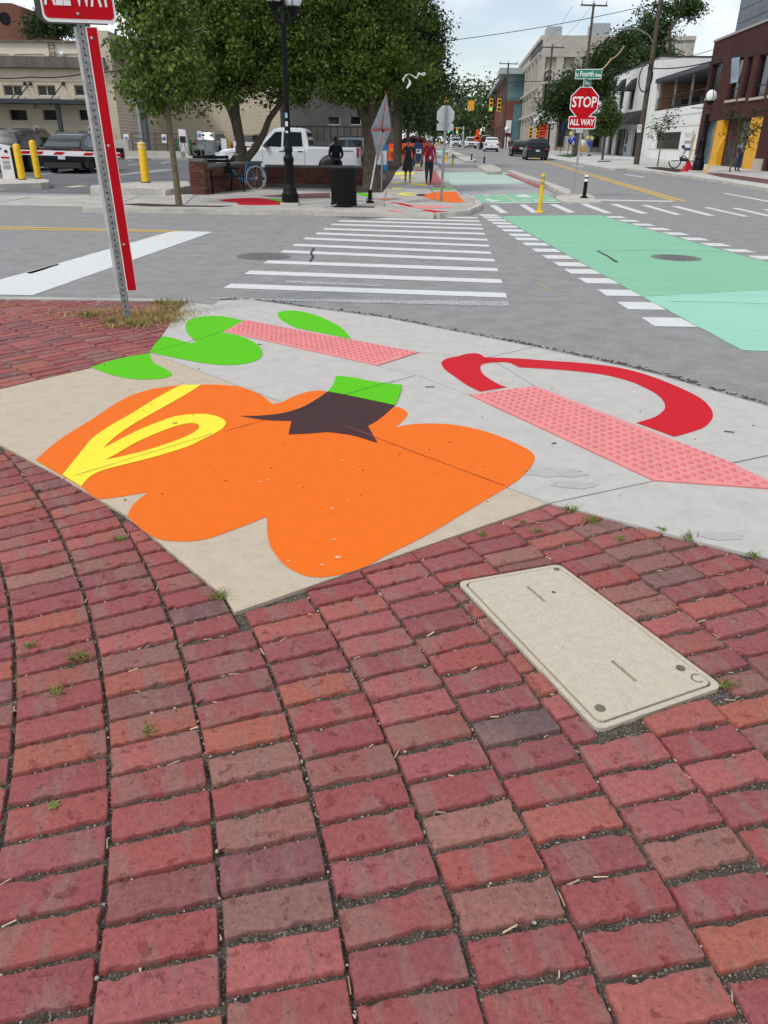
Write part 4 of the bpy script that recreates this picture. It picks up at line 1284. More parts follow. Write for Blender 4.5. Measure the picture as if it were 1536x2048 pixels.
for i, (x, y, h) in enumerate([(461, 314, 35), (452, 313, 38)]):
    bollard(x, y, h, 0.11, 'yellow bollard next to the distant white ticket machine', group='bollards at the second ticket machine')
for x in (399, 407):
    bollard(x, 313, 25, 0.08, 'slim yellow post beside the grey charging cabinet', group='posts by the charging cabinet')
M_GPOST = mat('green_post', (0.03, 0.30, 0.08), 0.5, 0.1, 8)
for x in (355, 362, 377, 384):
    bollard(x, 312, 34, 0.1, 'green guard post standing round the white car charger', M_GPOST, 'green guard posts')
# ticket machines with gate arms
M_MACH = mat('machine_white', (0.76, 0.76, 0.77), 0.45, 0.04, 4)
M_DGREY = mat('dark_grey_paint', (0.09, 0.10, 0.11), 0.5, 0.1, 6)
def ticket(px, py, hpx, w, label, detail):
    p = G(px, py, RZ + 0.15)
    h = P(px, py - hpx, p.y).z - p.z
    t = thing('ticket_machine', label, 'ticket machine', p, R(12))
    MB().hexa([(-w, -0.2, 0), (w, -0.2, 0), (w, 0.2, 0), (-w, 0.2, 0)], [(-w, -0.2, h), (w, -0.2, h * 0.93), (w, 0.2, h * 0.93), (-w, 0.2, h)]).build('housing', M_MACH, t)
    MB().box((w + 0.012, 0, h * 0.46), (0.02, 0.36, h * 0.9)).build('side_panel', M_BLK, t)
    if detail:
        MB().box((0, -0.21, h * 0.63), (w * 1.3, 0.012, 0.05)).build('red_strip', M_SRED, t)
        MB().lathe([(0.05, -0.012), (0.05, 0.0), (0.03, 0.001)], (w * 0.3, -0.205, h * 0.8), 12, 'Y').build('lens', M_BLK, t)
        MB().box((0, -0.208, h * 0.5), (w * 1.1, 0.01, 0.09)).box((0, -0.207, h * 0.37), (w * 1.2, 0.008, 0.12)).build('notice', mat('notice_grey', (0.35, 0.35, 0.36), 0.6, 0.4, 60), t)
        MB().box((-w * 0.5, -0.208, h * 0.87), (0.05, 0.01, 0.05)).build('button', M_BLK, t)
    return t
ticket(22, 360, 72, 0.2, 'white slanted ticket machine at the parking lot entrance', True)
ticket(450, 314, 38, 0.2, 'distant white ticket machine beside paired yellow bollards', False)
def gate(x0, y0, x1, y1, Y, label, hpx, stripes):
    a, b = P(x0, y0, Y), P(x1, y1, Y)
    t = thing('gate_arm', label, 'gate arm', (a.x, a.y, a.z))
    L = (b - a).length
    M = Matrix.Rotation(math.atan2((b - a).z, L) * -1, 4, 'Y')
    MB(M).box((L / 2, 0, 0), (L, 0.05, hpx)).build('boom', M_SWHITE, t)
    for s in stripes:
        MB(M).hexa([(L * s - 0.22, -0.028, -hpx * 0.28), (L * s + 0.12, -0.028, -hpx * 0.28), (L * s + 0.12, -0.035, -hpx * 0.28), (L * s - 0.22, -0.035, -hpx * 0.28)],
                   [(L * s - 0.1, -0.028, hpx * 0.28), (L * s + 0.24, -0.028, hpx * 0.28), (L * s + 0.24, -0.035, hpx * 0.28), (L * s - 0.1, -0.035, hpx * 0.28)]).build('red_dash', M_SRED, t)
    MB(M).box((-0.15, 0.05, -0.3), (0.3, 0.3, 0.9)).build('motor_box', M_MACH, t)
    MB(M).box((-0.15, 0.05, -0.85), (0.16, 0.16, 0.3)).build('foot_post', M_BLK, t)
gate(30, 304, 240, 310, 31.0, 'long white gate arm with red dashes across the lot entrance', 0.17, (0.1, 0.22, 0.42, 0.7, 0.97))
gate(478, 288, 585, 290, 45.0, 'white gate arm with red dashes seen behind the forked tree', 0.2, (0.3, 0.5, 0.75))

# ================================================================ signs
M_HOLE = mat('post_hole', (0.02, 0.02, 0.022), 0.8, 0.1, 5)
def octagon(r):
    return [(r * math.cos(R(22.5 + 45 * k)), r * math.sin(R(22.5 + 45 * k))) for k in range(8)]
def stop_face(t, z, w, y, back=False):
    """octagon sign facing -Y, w across flats"""
    r = w / 2 / math.cos(R(22.5))
    f = MB().prism([(a, 0, z + b) for a, b in octagon(r)], (0, y - 0.004, 0), (0, y, 0)).build('stop_plate', M_SBACK if back else M_SWHITE, t)
    if not back:
        MB().prism([(a, 0, z + b) for a, b in octagon(r * 0.94)], (0, y - 0.007, 0), (0, y - 0.004, 0)).build('red_field', M_SRED, f)
        o = link('lettering', text_mesh('STOP', w * 0.47, M_SWHITE, 0.009 * w, 0.77), f)
        o.location = (0, y - 0.010, z)
    return f
def plaque(t, z, w, h, y, txt='ALL WAY', back=False):
    def rr(w, h, r):
        return [(sx * (w / 2 - r) + r * math.cos(a), sz * (h / 2 - r) + r * math.sin(a)) for sx, sz, a0 in ((1, 1, 0), (-1, 1, 90), (-1, -1, 180), (1, -1, 270)) for a in [R(a0 + k * 22.5) for k in range(5)]]
    f = MB().prism([(a, 0, z + b) for a, b in rr(w, h, h * 0.12)], (0, y - 0.004, 0), (0, y, 0)).build('plaque', M_SBACK if back else M_SWHITE, t)
    if not back:
        MB().prism([(a, 0, z + b) for a, b in rr(w * 0.945, h * 0.87, h * 0.09)], (0, y - 0.007, 0), (0, y - 0.004, 0)).build('red_field', M_SRED, f)
        o = link('lettering', text_mesh(txt, h * 0.66, M_SWHITE, 0.017 * h, 0.74 * min(1.0, w / h / 2.33)), f)
        o.location = (0, y - 0.010, z)
    return f
# leaning post of the near sign
pb = G(257, 640)
ptop = P(163, 52, pb.y - 0.05)
axis = (ptop - pb).normalized()
ln = thing('leaning_stop_sign', 'leaning perforated sign post with long red reflector strip and all way plaque above', 'sign', pb)
q_ = axis.to_track_quat('Z', 'Y')
view = Vector((-pb.x, -pb.y, 0)).normalized()
xa = axis.cross(view).normalized() * -1            # sign right-hand side
ya = axis.cross(xa).normalized()
if ya.dot(view) > 0:
    ya = -ya
xa = ya.cross(axis).normalized()
MS = Matrix(((xa.x, ya.x, axis.x, 0), (xa.y, ya.y, axis.y, 0), (xa.z, ya.z, axis.z, 0), (0, 0, 0, 1)))
Hs = (ptop - pb).length
mb = MB(MS)
mb.box((-0.005, 0.01, Hs / 2 + 0.5), (0.058, 0.006, Hs + 1.0 + 0.1)).box((-0.036, 0.024, Hs / 2 + 0.5), (0.005, 0.034, Hs + 1.1)).box((0.026, 0.024, Hs / 2 + 0.5), (0.005, 0.034, Hs + 1.1))
mb.build('post', M_STEEL2, ln)
mb = MB(MS)
for k in range(int((Hs + 0.3) / 0.0508)):
    mb.lathe([(0.0085, -0.0005), (0.0085, 0.001), (0.006, 0.0012)], (-0.008, 0.0065, 0.03 + k * 0.0508), 8, 'Y')
mb.build('post_holes', M_HOLE, ln, kind='stuff')
def along(py):                                      # height along the post of a photo row
    lo, hi = 0.0, Hs + 1
    for _ in range(40):
        m_ = (lo + hi) / 2
        if pix(pb + axis * m_)[1] > py:
            lo = m_
        else:
            hi = m_
    return lo
z0, z1 = along(583), along(53)
st_ = MB(MS).box((0.075, 0.002, (z0 + z1) / 2), (0.095, 0.003, z1 - z0)).build('reflector_strip', M_SWHITE, ln)
MB(MS).box((0.077, -0.001, (z0 + z1) / 2), (0.079, 0.003, z1 - z0 - 0.012)).build('red_film', M_SRED, st_)
for py in (76, 292, 490):
    MB(MS).lathe([(0.012, 0), (0.012, -0.006), (0.006, -0.01)], (0.066, -0.002, along(py)), 10, 'Y').build('bolt', M_STEEL, ln)
MB(MS).box((-0.053, 0.03, (z0 + z1) / 2), (0.026, 0.003, z1 - z0)).build('reflector_strip', mat('reflector_back', (0.62, 0.63, 0.63), 0.5), ln)
fr_ = bpy.data.objects.new('sign_head', None)
zc_ = along(46)
holder = ln
tmp = []
pw = 0.57
f = plaque(ln, 0, pw, 0.40, 0)
f.matrix_local = MS.copy() @ Matrix.Translation((0.0, -0.012, zc_ + 0.20))
f2 = MB().prism([(x, 0, z) for x, z in [(-pw / 2 - 0.03, -0.15), (-pw / 2 + 0.02, -0.2), (pw / 2 - 0.05, -0.2), (pw / 2 - 0.05, 0.2), (-pw / 2 - 0.03, 0.2)]], (0, 0.04, 0), (0, 0.11, 0)).build('rear_plaque', mat('sign_back_dark', (0.05, 0.05, 0.055), 0.5), ln)
f2.matrix_local = MS.copy() @ Matrix.Translation((-0.02, -0.012, zc_ + 0.20))
MB().lathe([(0.012, 0), (0.012, -0.006), (0.006, -0.01)], (-0.012, -0.011, -0.14), 10, 'Y').build('bolt', M_STEEL, f)
f3 = stop_face(ln, 0, 0.76, 0)
f3.matrix_local = MS.copy() @ Matrix.Translation((0.0, -0.012, zc_ + 0.40 + 0.42))

# stop sign on the median
def px_h(px, py, base):                             # height above base point of a photo row at the base's depth
    return P(px, py, base.y).z - base.z
b_ = G(1147, 386, RZ + 0.13)
ss = thing('stop_sign', 'red octagonal stop sign with all way plaque and green street name blades', 'sign', b_, R(-8))
H1 = px_h(1160, 205, b_)
MB().box((0.01, 0.02, (H1 + 0.75) / 2), (0.065, 0.05, H1 + 0.75)).build('post', M_STEEL, ss)
stop_face(ss, H1, 0.86, -0.01)
zp = px_h(1158, 245, b_)
plaque(ss, zp, 0.84, 0.36, -0.012)
MB().box((-0.05, -0.012, zp - 0.24), (0.22, 0.01, 0.1)).build('small_plate', M_SBACK, ss)
def blade(t, z, w, h, txt, rz, size, name='street_name_blade'):
    f = MB().box((0, 0, 0), (w, 0.012, h)).build(name, M_SWHITE, t)
    f.location = (0.03, 0.0, z)
    f.rotation_euler = (0, 0, rz)
    for sgn, nm in ((-1, 0), (1, math.pi)):
        MB().box((0, sgn * 0.008, 0), (w * 0.97, 0.004, h * 0.86)).build('green_field', M_SGREEN, f)
        for (tx_, x_, z_, k_) in txt:
            o = link('lettering', text_mesh(tx_, size * k_, M_SWHITE, 0.004, 0.8), f)
            o.location = (x_ * -sgn, sgn * 0.0115, z_)
            o.rotation_euler = (0, 0, nm)
blade(ss, px_h(1169, 148, b_), 0.80, 0.27, [('N', -0.345, -0.03, 0.8), ('Fourth', -0.05, 0.0, 1.12), ('Ave', 0.285, -0.03, 0.8)], R(-6), 0.17)
blade(ss, px_h(1167, 166, b_), 0.80, 0.24, [('Catherine', -0.09, 0.0, 0.95), ('St', 0.3, -0.02, 0.75)], R(68), 0.17)
# back of the stop sign on the far corner
b_ = G(882, 403, KH)
sbk = thing('stop_sign', 'back of an octagonal sign with rectangular plate on a grey pole', 'sign', b_, R(4))
Ht = px_h(889, 212, b_)
MB().tube([(0, 0, 0), (0.03, 0, Ht)], 0.034, 8).build('post', M_STEEL2, sbk)
f = stop_face(sbk, px_h(889, 231, b_), 0.47, 0.06, back=True)
f.location = (0.03, 0, 0)
f = plaque(sbk, px_h(889, 254, b_), 0.45, 0.17, 0.06, back=True)
f.location = (0.028, 0, 0)
# flexible delineator posts
def delineator(px, py, hpx, label, col, bands, group=None, r=0.05, lift=0.0, base=True):
    p = G(px, py, RZ + lift)
    h = P(px, py - hpx, p.y).z - p.z
    t = thing('delineator_post', label, 'post', p, 0, group)
    mb = MB().lathe([(r * 0.9, 0), (r, 0.05), (r, h * 0.94), (r * 0.85, h * 0.985), (r * 0.4, h)], n=12).build('tube', col, t, smooth=50)
    for (z, m) in bands:
        MB().lathe([(r, 0), (r * 1.06, 0.004), (r * 1.06, 0.075), (r, 0.08)], (0, 0, z * h), 12).build('band', m, t)
    if base:
        MB().lathe([(r * 2.2, 0), (r * 2.2, 0.02), (r * 1.5, 0.05), (r, 0.06)], n=12).build('base', col, t)
    return t
M_BAND = mat('retro_band', (0.35, 0.3, 0.12), 0.4)
delineator(1079, 425, 78, 'tall yellow delineator post at the end of the green lane', M_YBOL, [(0.85, M_BAND), (0.72, M_BAND)])
delineator(1168, 396, 49, 'black delineator post with white bands beside the stop sign', M_BLK, [(0.86, M_SWHITE), (0.68, M_SWHITE)], lift=0.06, r=0.06)
delineator(968, 326, 22, 'black and white banded post on the bigger far median', M_BLK, [(0.9, M_SWHITE), (0.74, M_SWHITE), (0.58, M_SWHITE)], lift=0.15)
delineator(943, 320, 20, 'black and white banded post on the narrow far median', M_BLK, [(0.9, M_SWHITE), (0.7, M_SWHITE)], lift=0.15)
delineator(905, 332, 24, 'yellow banded post in the bike path nearer the crossing', M_YBOL, [(0.86, M_BLK), (0.7, M_BLK)], r=0.06)
delineator(893, 324, 20, 'yellow banded post in the bike path farther up', M_YBOL, [(0.86, M_BLK), (0.7, M_BLK)], r=0.06)
delineator(879, 296, 15, 'distant yellow post at the edge of the bike path', M_YBOL, [], r=0.09)
delineator(869.5, 301, 13, 'distant yellow post behind the walking women', M_YBOL, [], r=0.08)
delineator(902, 298, 17, 'stubby white post on the far median tip', M_SWHITE, [(0.1, M_BLK)], r=0.16)
# ================================================================ trees
M_BARK = mat('bark', (0.075, 0.06, 0.045), 0.95, 0.3, 14, bump=0.8, bscale=30)
M_BARK2 = mat('young_bark', (0.15, 0.12, 0.075), 0.9, 0.25, 20, bump=0.5, bscale=40)
def leafmat(name, col, col2):
    return mat(name, col, 0.55, 0.3, 1.7, col2=col2, rnd=0.45, island=True, trans=0.22, spec=0.25)
M_LEAF = leafmat('pear_leaf', (0.10, 0.145, 0.02), (0.038, 0.070, 0.013))
M_LEAF2 = leafmat('dark_leaf', (0.045, 0.078, 0.018), (0.02, 0.042, 0.012))
M_LEAF3 = leafmat('bright_leaf', (0.13, 0.19, 0.035), (0.06, 0.10, 0.022))
def crown_mesh(blobs, n, size, seed, m, ncl, spread, hang=0.5, shell=0.45):
    rg = np.random.default_rng(seed)
    b = np.array(blobs, float)
    vol = b[:, 3] * b[:, 4] * b[:, 5]
    pick = rg.choice(len(b), ncl, p=vol / vol.sum())
    d = rg.normal(size=(ncl, 3))
    d /= np.linalg.norm(d, axis=1)[:, None]
    rad = rg.random(ncl) ** shell
    cc = b[pick, :3] + d * rad[:, None] * b[pick, 3:6]
    own = rg.integers(0, ncl, n)
    sp = spread * (0.6 + 0.8 * rg.random(ncl))
    pos = cc[own] + rg.normal(size=(n, 3)) * sp[own][:, None] * np.array([1, 1, 0.7])
    L = size * (0.6 + 0.8 * rg.random(n))
    t = rg.normal(size=(n, 3))
    t[:, 2] = t[:, 2] * 0.6 - hang
    t /= np.linalg.norm(t, axis=1)[:, None]
    s = np.cross(t, rg.normal(size=(n, 3)))
    s /= np.linalg.norm(s, axis=1)[:, None] + 1e-9
    nn = np.cross(t, s)
    w = L * 0.3
    v = np.empty((n, 4, 3))
    v[:, 0] = pos
    v[:, 1] = pos + t * (L * 0.45)[:, None] + s * w[:, None] + nn * (L * 0.08)[:, None]
    v[:, 2] = pos + t * L[:, None]
    v[:, 3] = pos + t * (L * 0.45)[:, None] - s * w[:, None] + nn * (L * 0.08)[:, None]
    me = bpy.data.meshes.new('crown')
    me.vertices.add(n * 4)
    me.vertices.foreach_set('co', v.reshape(-1))
    me.loops.add(n * 4)
    me.loops.foreach_set('vertex_index', np.arange(n * 4))
    me.polygons.add(n)
    me.polygons.foreach_set('loop_start', np.arange(n) * 4)
    me.polygons.foreach_set('loop_total', np.full(n, 4))
    me.update(calc_edges=True)
    me.materials.append(m)
    return me, cc
def limb(mb, a, b, r0, r1, rg, bend=0.12, n=5):
    a, b = Vector(a), Vector(b)
    L = (b - a).length
    pts = [a.lerp(b, i / n) + Vector((rg.gauss(0, 1), rg.gauss(0, 1), rg.gauss(0, 0.5))) * (bend * L * 0.3 * math.sin(math.pi * i / n)) for i in range(n + 1)]
    mb.tube(pts, [r0 + (r1 - r0) * i / n for i in range(n + 1)], 8)
    return pts
def tree(name, label, loc, h_fork, r, blobs, n, size, m, seed, group=None, bark=M_BARK, ncl=None, spread=0.28, limbs=9, forks=None, hang=0.5, shell=0.45, lean=(0, 0)):
    t = thing(name, label, 'tree', loc, 0, group)
    rg = random.Random(seed)
    ncl = ncl or max(20, n // 70)
    me, cc = crown_mesh(blobs, n, size, seed, m, ncl, spread, hang, shell)
    link('crown', me, t)
    mb = MB()
    top = (lean[0], lean[1], h_fork)
    mb.tube([(0, 0, -0.05), (0.0, 0.0, 0.06), (lean[0] * 0.3, lean[1] * 0.3, h_fork * 0.4), top], [r * 1.5, r * 1.12, r, r * 0.85], 12)
    starts = []
    if forks:
        for f in forks:
            p = limb(mb, (top[0] * f[3], top[1] * f[3], h_fork * f[3]), f[:3], r * 0.62, r * 0.32, rg)
            starts.append(p[-1])
    zt = max(b[2] for b in blobs)
    p = limb(mb, top, (top[0] * 1.2, top[1], zt), r * 0.7, r * 0.2, rg)
    starts += p[2:]
    for k in range(limbs):
        s_ = rg.choice(starts)
        e = cc[rg.randrange(len(cc))]
        limb(mb, s_, s_.lerp(Vector(e), 0.85), r * 0.25, r * 0.06, rg)
    mb.build('trunk', bark, t, smooth=60)
    return t
def at(px, py, dz=KH):
    return G(px, py, dz)
# young tree on the far kerb
p = at(358, 409)
tree('young_tree', 'young street tree with slender trunk and drooping pale leaves at the far kerb', p, 2.1, 0.075,
     [(-0.25, 0, 3.0, 0.95, 0.9, 0.95), (-0.1, 0, 4.1, 0.85, 0.8, 1.1), (-0.45, 0, 2.45, 0.65, 0.6, 0.5), (0.45, 0, 2.9, 0.55, 0.6, 0.7), (0.0, 0, 5.3, 0.55, 0.5, 0.8)], 12000, 0.11, M_LEAF3, 31, bark=M_BARK2, spread=0.16, ncl=170, hang=0.9, limbs=14, lean=(-0.05, 0))
# the spreading pear trees behind the brick wall
p = at(487, 372)
tree('pear_tree', 'dark forked pear tree with dense crown rising behind the blue bicycle', p, 1.25, 0.22,
     [(-0.2, 0, 4.0, 2.1, 1.9, 1.6), (-0.9, -0.3, 3.1, 1.3, 1.3, 1.0), (1.3, 0, 3.4, 1.3, 1.4, 1.1), (-0.9, 0.2, 5.6, 1.3, 1.3, 1.3), (0.6, 0, 6.2, 1.2, 1.3, 1.2), (1.0, -0.4, 5.0, 1.1, 1.2, 1.2)], 36000, 0.115, M_LEAF, 32, spread=0.2, ncl=330, forks=[(1.75, 0.1, 3.0, 0.55), (-0.5, 0, 3.0, 1.0)], limbs=18)
p = at(742, 377)
tree('pear_tree', 'broad pear tree with thick trunk growing from the mulch bed by the roll up sign', p, 1.9, 0.27,
     [(-1.0, 0, 4.2, 1.9, 1.8, 1.6), (0.6, 0.2, 4.0, 1.6, 1.6, 1.4), (-1.6, 0, 5.6, 1.4, 1.4, 1.3), (0.2, 0, 6.0, 1.6, 1.5, 1.5), (-0.4, 0, 3.2, 1.6, 1.5, 0.8), (-2.2, -0.2, 3.9, 0.9, 0.9, 0.9)], 36000, 0.115, M_LEAF, 33, spread=0.2, ncl=330, forks=[(-1.2, 0, 3.6, 1.0), (0.8, 0.2, 3.6, 1.0)], limbs=18)
p = G(775, 338, RZ)
tree('pear_tree', 'taller dark tree with the mass of leaves overhanging the walking women', (p.x + 0.6, p.y + 3, zg(p.y) + 0.0), 2.6, 0.28,
     [(-0.2, 0, 6.0, 2.2, 2.2, 2.4), (1.0, -0.5, 4.8, 1.7, 1.7, 1.6), (-1.8, 0, 6.2, 2.0, 2.0, 2.0), (-0.6, 0, 9.4, 1.9, 1.9, 2.2), (1.3, -0.2, 7.0, 1.3, 1.3, 1.6)], 34000, 0.18, M_LEAF2, 34, spread=0.4, ncl=300, limbs=14)
p = G(600, 338, RZ)
tree('background_tree', 'dark tree crown filling the gap above the white pickup truck', (-5.2, 41.0, zg(41)), 3.0, 0.2,
     [(0, 0, 6.5, 2.6, 2.0, 2.2), (-2.4, 0, 5.8, 2.0, 1.8, 2.0), (2.6, 0, 6.2, 2.2, 2.0, 2.4), (0.5, 0, 9.0, 2.6, 2.0, 1.6)], 24000, 0.19, M_LEAF2, 35, spread=0.4, ncl=180, limbs=8)
tree('background_tree', 'dark tree behind the seated figure, low crown over the stair rail', (-1.6, 52.0, zg(52)), 3.0, 0.2,
     [(0, 0, 5.5, 2.6, 2.0, 2.4), (2.8, 0, 6.6, 2.2, 2.0, 2.6), (4.0, 0, 5.2, 1.5, 1.5, 1.8)], 20000, 0.2, M_LEAF2, 36, spread=0.45, ncl=170, limbs=8)
# trees down the left side of the far street
for i, (px, Y, h, lab) in enumerate([(838, 92, 7.5, 'dark street tree beyond the orange barriers, nearest of the row'), (868, 118, 7.0, 'small dark street tree past the mail box by the traffic signals'), (815, 72, 8.5, 'dark street tree standing over the orange barriers')]):
    g = P(px, 300, Y)
    tree('street_tree', lab, (g.x, Y, zg(Y)), 2.4, 0.16, [(0, 0, h * 0.6, 2.4, 2.2, h * 0.32), (0.5, 0, h * 0.82, 1.7, 1.7, h * 0.2), (-1.2, 0, h * 0.45, 1.7, 1.6, h * 0.2)], 5500, 0.3, M_LEAF2, 40 + i, spread=0.5, ncl=90, limbs=5)
# woods closing the view
me, _ = crown_mesh([(P(x, 300, Y).x, Y, zg(Y) + z, rx, 5, rz) for (x, Y, z, rx, rz) in [(880, 210, 4, 7, 7), (912, 215, 4, 6, 6.5), (935, 210, 5, 7, 7), (958, 190, 5, 6, 6), (900, 260, 10, 13, 9), (945, 265, 11, 14, 9), (985, 270, 9, 13, 9), (860, 265, 9, 13, 8), (1010, 240, 6, 8, 8)]], 12000, 0.95, 77, leafmat('far_leaf', (0.075, 0.12, 0.032), (0.036, 0.066, 0.02)), 260, 1.3, 0.3)
o = link('distant_woods', me, None, kind='stuff', label='green wooded rise closing off the end of the street')
# right-hand street
def rtree(name, label, px, Y, h_fork, r, blobs, n, size, m, seed, **kw):
    g = P(px, 300, Y)
    return tree(name, label, (g.x, Y, zg(Y) + KH), h_fork, r, blobs, n, size, m, seed, **kw)
rtree('street_tree', 'small round street tree before the black awning of the white building', 1207, 70, 1.9, 0.09, [(0, 0, 3.0, 1.25, 1.2, 1.2), (0.1, 0, 3.9, 0.8, 0.8, 0.8), (-0.5, 0, 2.4, 0.8, 0.8, 0.6)], 3800, 0.2, leafmat('olive_leaf', (0.085, 0.13, 0.035), (0.045, 0.075, 0.02)), 51, ncl=60, spread=0.25, limbs=6)
rtree('maple_tree', 'wide dark tree behind the stop sign shading the pavement', 1150, 92, 3.5, 0.3, [(0.3, 0, 6.0, 2.9, 2.6, 2.6), (-2.5, 0, 5.0, 1.9, 1.9, 1.7), (1.9, 0, 8.2, 2.0, 2.0, 2.4), (-3.3, 0, 3.9, 1.3, 1.3, 1.0), (1.6, 0, 4.6, 1.6, 1.6, 1.4)], 19000, 0.28, M_LEAF2, 52, spread=0.55, ncl=220)
rtree('maple_tree', 'dark leafy tree between the stone building and the white building', 1225, 110, 3.5, 0.3, [(0, 2, 10, 3.8, 3, 3.6), (1.5, 2, 13.0, 2.6, 2.5, 2.0), (-3.0, 2, 8, 2.4, 2.5, 3)], 14000, 0.32, M_LEAF2, 53, spread=0.6, ncl=130)
rtree('locust_tree', 'tall feathery tree rising behind the wooden utility pole', 1312, 100, 8, 0.35, [(-1.5, 2, 13, 2.6, 2.4, 3.4), (1.6, 2, 15.5, 2.8, 2.4, 2.8), (-1.2, 2, 18.5, 2.2, 2.2, 2.8), (1.5, 2, 20.5, 2.4, 2.4, 3.0), (0, 2, 10.5, 2.6, 2.4, 2.2), (3.4, 2, 18.6, 1.4, 1.4, 1.2)], 15000, 0.3, leafmat('locust_leaf', (0.07, 0.12, 0.035), (0.03, 0.06, 0.02)), 54, spread=0.55, ncl=120, shell=0.8)
rtree('sapling', 'thin sparse sapling growing in front of the white stucco wall', 1320, 55.5, 1.1, 0.045, [(0, 0, 2.4, 1.0, 0.8, 0.9), (0.2, 0, 3.3, 0.7, 0.6, 0.7), (-0.6, 0, 1.8, 0.5, 0.5, 0.5)], 620, 0.13, M_LEAF2, 55, bark=M_BARK2, ncl=40, spread=0.14, limbs=16)
rtree('sapling', 'sparse multi stemmed sapling in front of the yellow shopfront', 1468, 47.5, 0.35, 0.05, [(0.2, 0, 2.0, 1.1, 0.8, 0.9), (0.9, 0, 2.5, 0.8, 0.6, 0.8), (-0.5, 0, 2.9, 0.6, 0.6, 0.8)], 700, 0.13, M_LEAF2, 56, bark=M_BARK2, ncl=45, spread=0.15, limbs=16, forks=[(0.7, 0, 1.6, 1.0), (-0.4, 0, 1.7, 1.0)])

# ================================================================ far-corner furniture
# black globe lamp
p = at(581, 409.5)
lp = thing('street_lamp', 'black cast iron lamp post with twin globes on the far corner', 'street lamp', p)
hz = lambda y, x=580: P(x, y, p.y).z - p.z
MB().box((0, 0, 0.03), (0.46, 0.46, 0.06)).build('footing', M_CURB, lp)
prof = [(0.215, 0.06), (0.215, hz(388)), (0.19, hz(386)), (0.17, hz(380)), (0.15, hz(372)), (0.12, hz(369)), (0.115, hz(325)), (0.125, hz(322)), (0.13, hz(316)), (0.1, hz(312)), (0.085, hz(306)), (0.11, hz(302)), (0.11, hz(297)), (0.075, hz(292)), (0.068, hz(230)), (0.062, hz(60)), (0.08, hz(52)), (0.09, hz(46)), (0.06, hz(40)), (0.05, hz(0))]
MB().lathe(prof, n=16).build('column', M_BLK, lp, smooth=35)
M_GLOBE = mat('frosted_globe', (0.72, 0.74, 0.76), 0.35, 0.05, 3, spec=0.5)
def globe(t, x, y, z, r, m=M_GLOBE):
    g = MB().ball((x, y, z), (r, r, r * 1.05), 16, 10).build('globe', m, t, smooth=60)
    MB().lathe([(r * 0.35, -r * 1.5), (r * 0.62, -r * 1.15), (r * 0.72, -r * 0.86), (r * 0.66, -r * 0.74)], (x, y, z), 14).build('fitter', M_BLK, g, smooth=40)
    mb = MB()
    for a in range(4):
        mb.tube([(x + r * 1.03 * math.cos(w) * math.cos(a * math.pi / 2), y + r * 1.03 * math.cos(w) * math.sin(a * math.pi / 2), z + r * 1.08 * math.sin(w)) for w in [R(-55 + k * 14) for k in range(11)]], r * 0.05, 5)
    mb.build('cage', M_BLK, g)
zt_ = hz(-14)
globe(lp, -0.2, 0, zt_, 0.22)
globe(lp, 0.22, 0.2, zt_ - 0.06, 0.22)
MB().tube([(0, 0, hz(48)), (-0.12, 0, hz(44)), (-0.2, 0, hz(24)), (-0.2, 0, zt_ - 0.3)], 0.055, 8).tube([(0, 0, hz(48)), (0.13, 0.1, hz(44)), (0.22, 0.2, hz(26)), (0.22, 0.2, zt_ - 0.36)], 0.055, 8).build('arm', M_BLK, lp, smooth=50)
for (y0, y1, m) in ((226, 236, mat('sticker_blue', (0.3, 0.5, 0.7))), (243, 253, M_SWHITE), (262, 266, M_SWHITE)):
    MB().box((-0.01, -0.072, (hz(y0) + hz(y1)) / 2), (0.06, 0.008, hz(y0) - hz(y1))).build('sticker', m, lp)
# litter bin
p = at(688, 413)
bn = thing('litter_bin', 'black cylindrical slatted litter bin on the far corner', 'bin', p)
hb = P(688, 331, p.y).z - p.z
MB().lathe([(0.29, 0.03), (0.29, hb - 0.12), (0.27, hb - 0.1)], n=24).build('liner', mat('bin_liner', (0.006, 0.006, 0.006), 0.8), bn, smooth=40)
sm = MB().box((0, -0.315, hb / 2), (0.055, 0.014, hb - 0.12)).mesh('slat', M_BLK)
for k in range(30):
    o = link('slat', sm, bn)
    o.rotation_euler = (0, 0, k * 2 * math.pi / 30)
for z in (0.05, hb - 0.08):
    MB().lathe([(0.3, z - 0.03), (0.335, z - 0.03), (0.335, z + 0.03), (0.3, z + 0.03)], n=28).build('hoop', M_BLK, bn)
MB().lathe([(0.33, hb - 0.05), (0.335, hb - 0.01), (0.3, hb), (0.19, hb - 0.005), (0.18, hb - 0.04)], n=28).build('rim', mat('bin_rim', (0.05, 0.05, 0.055), 0.3), bn, smooth=40)
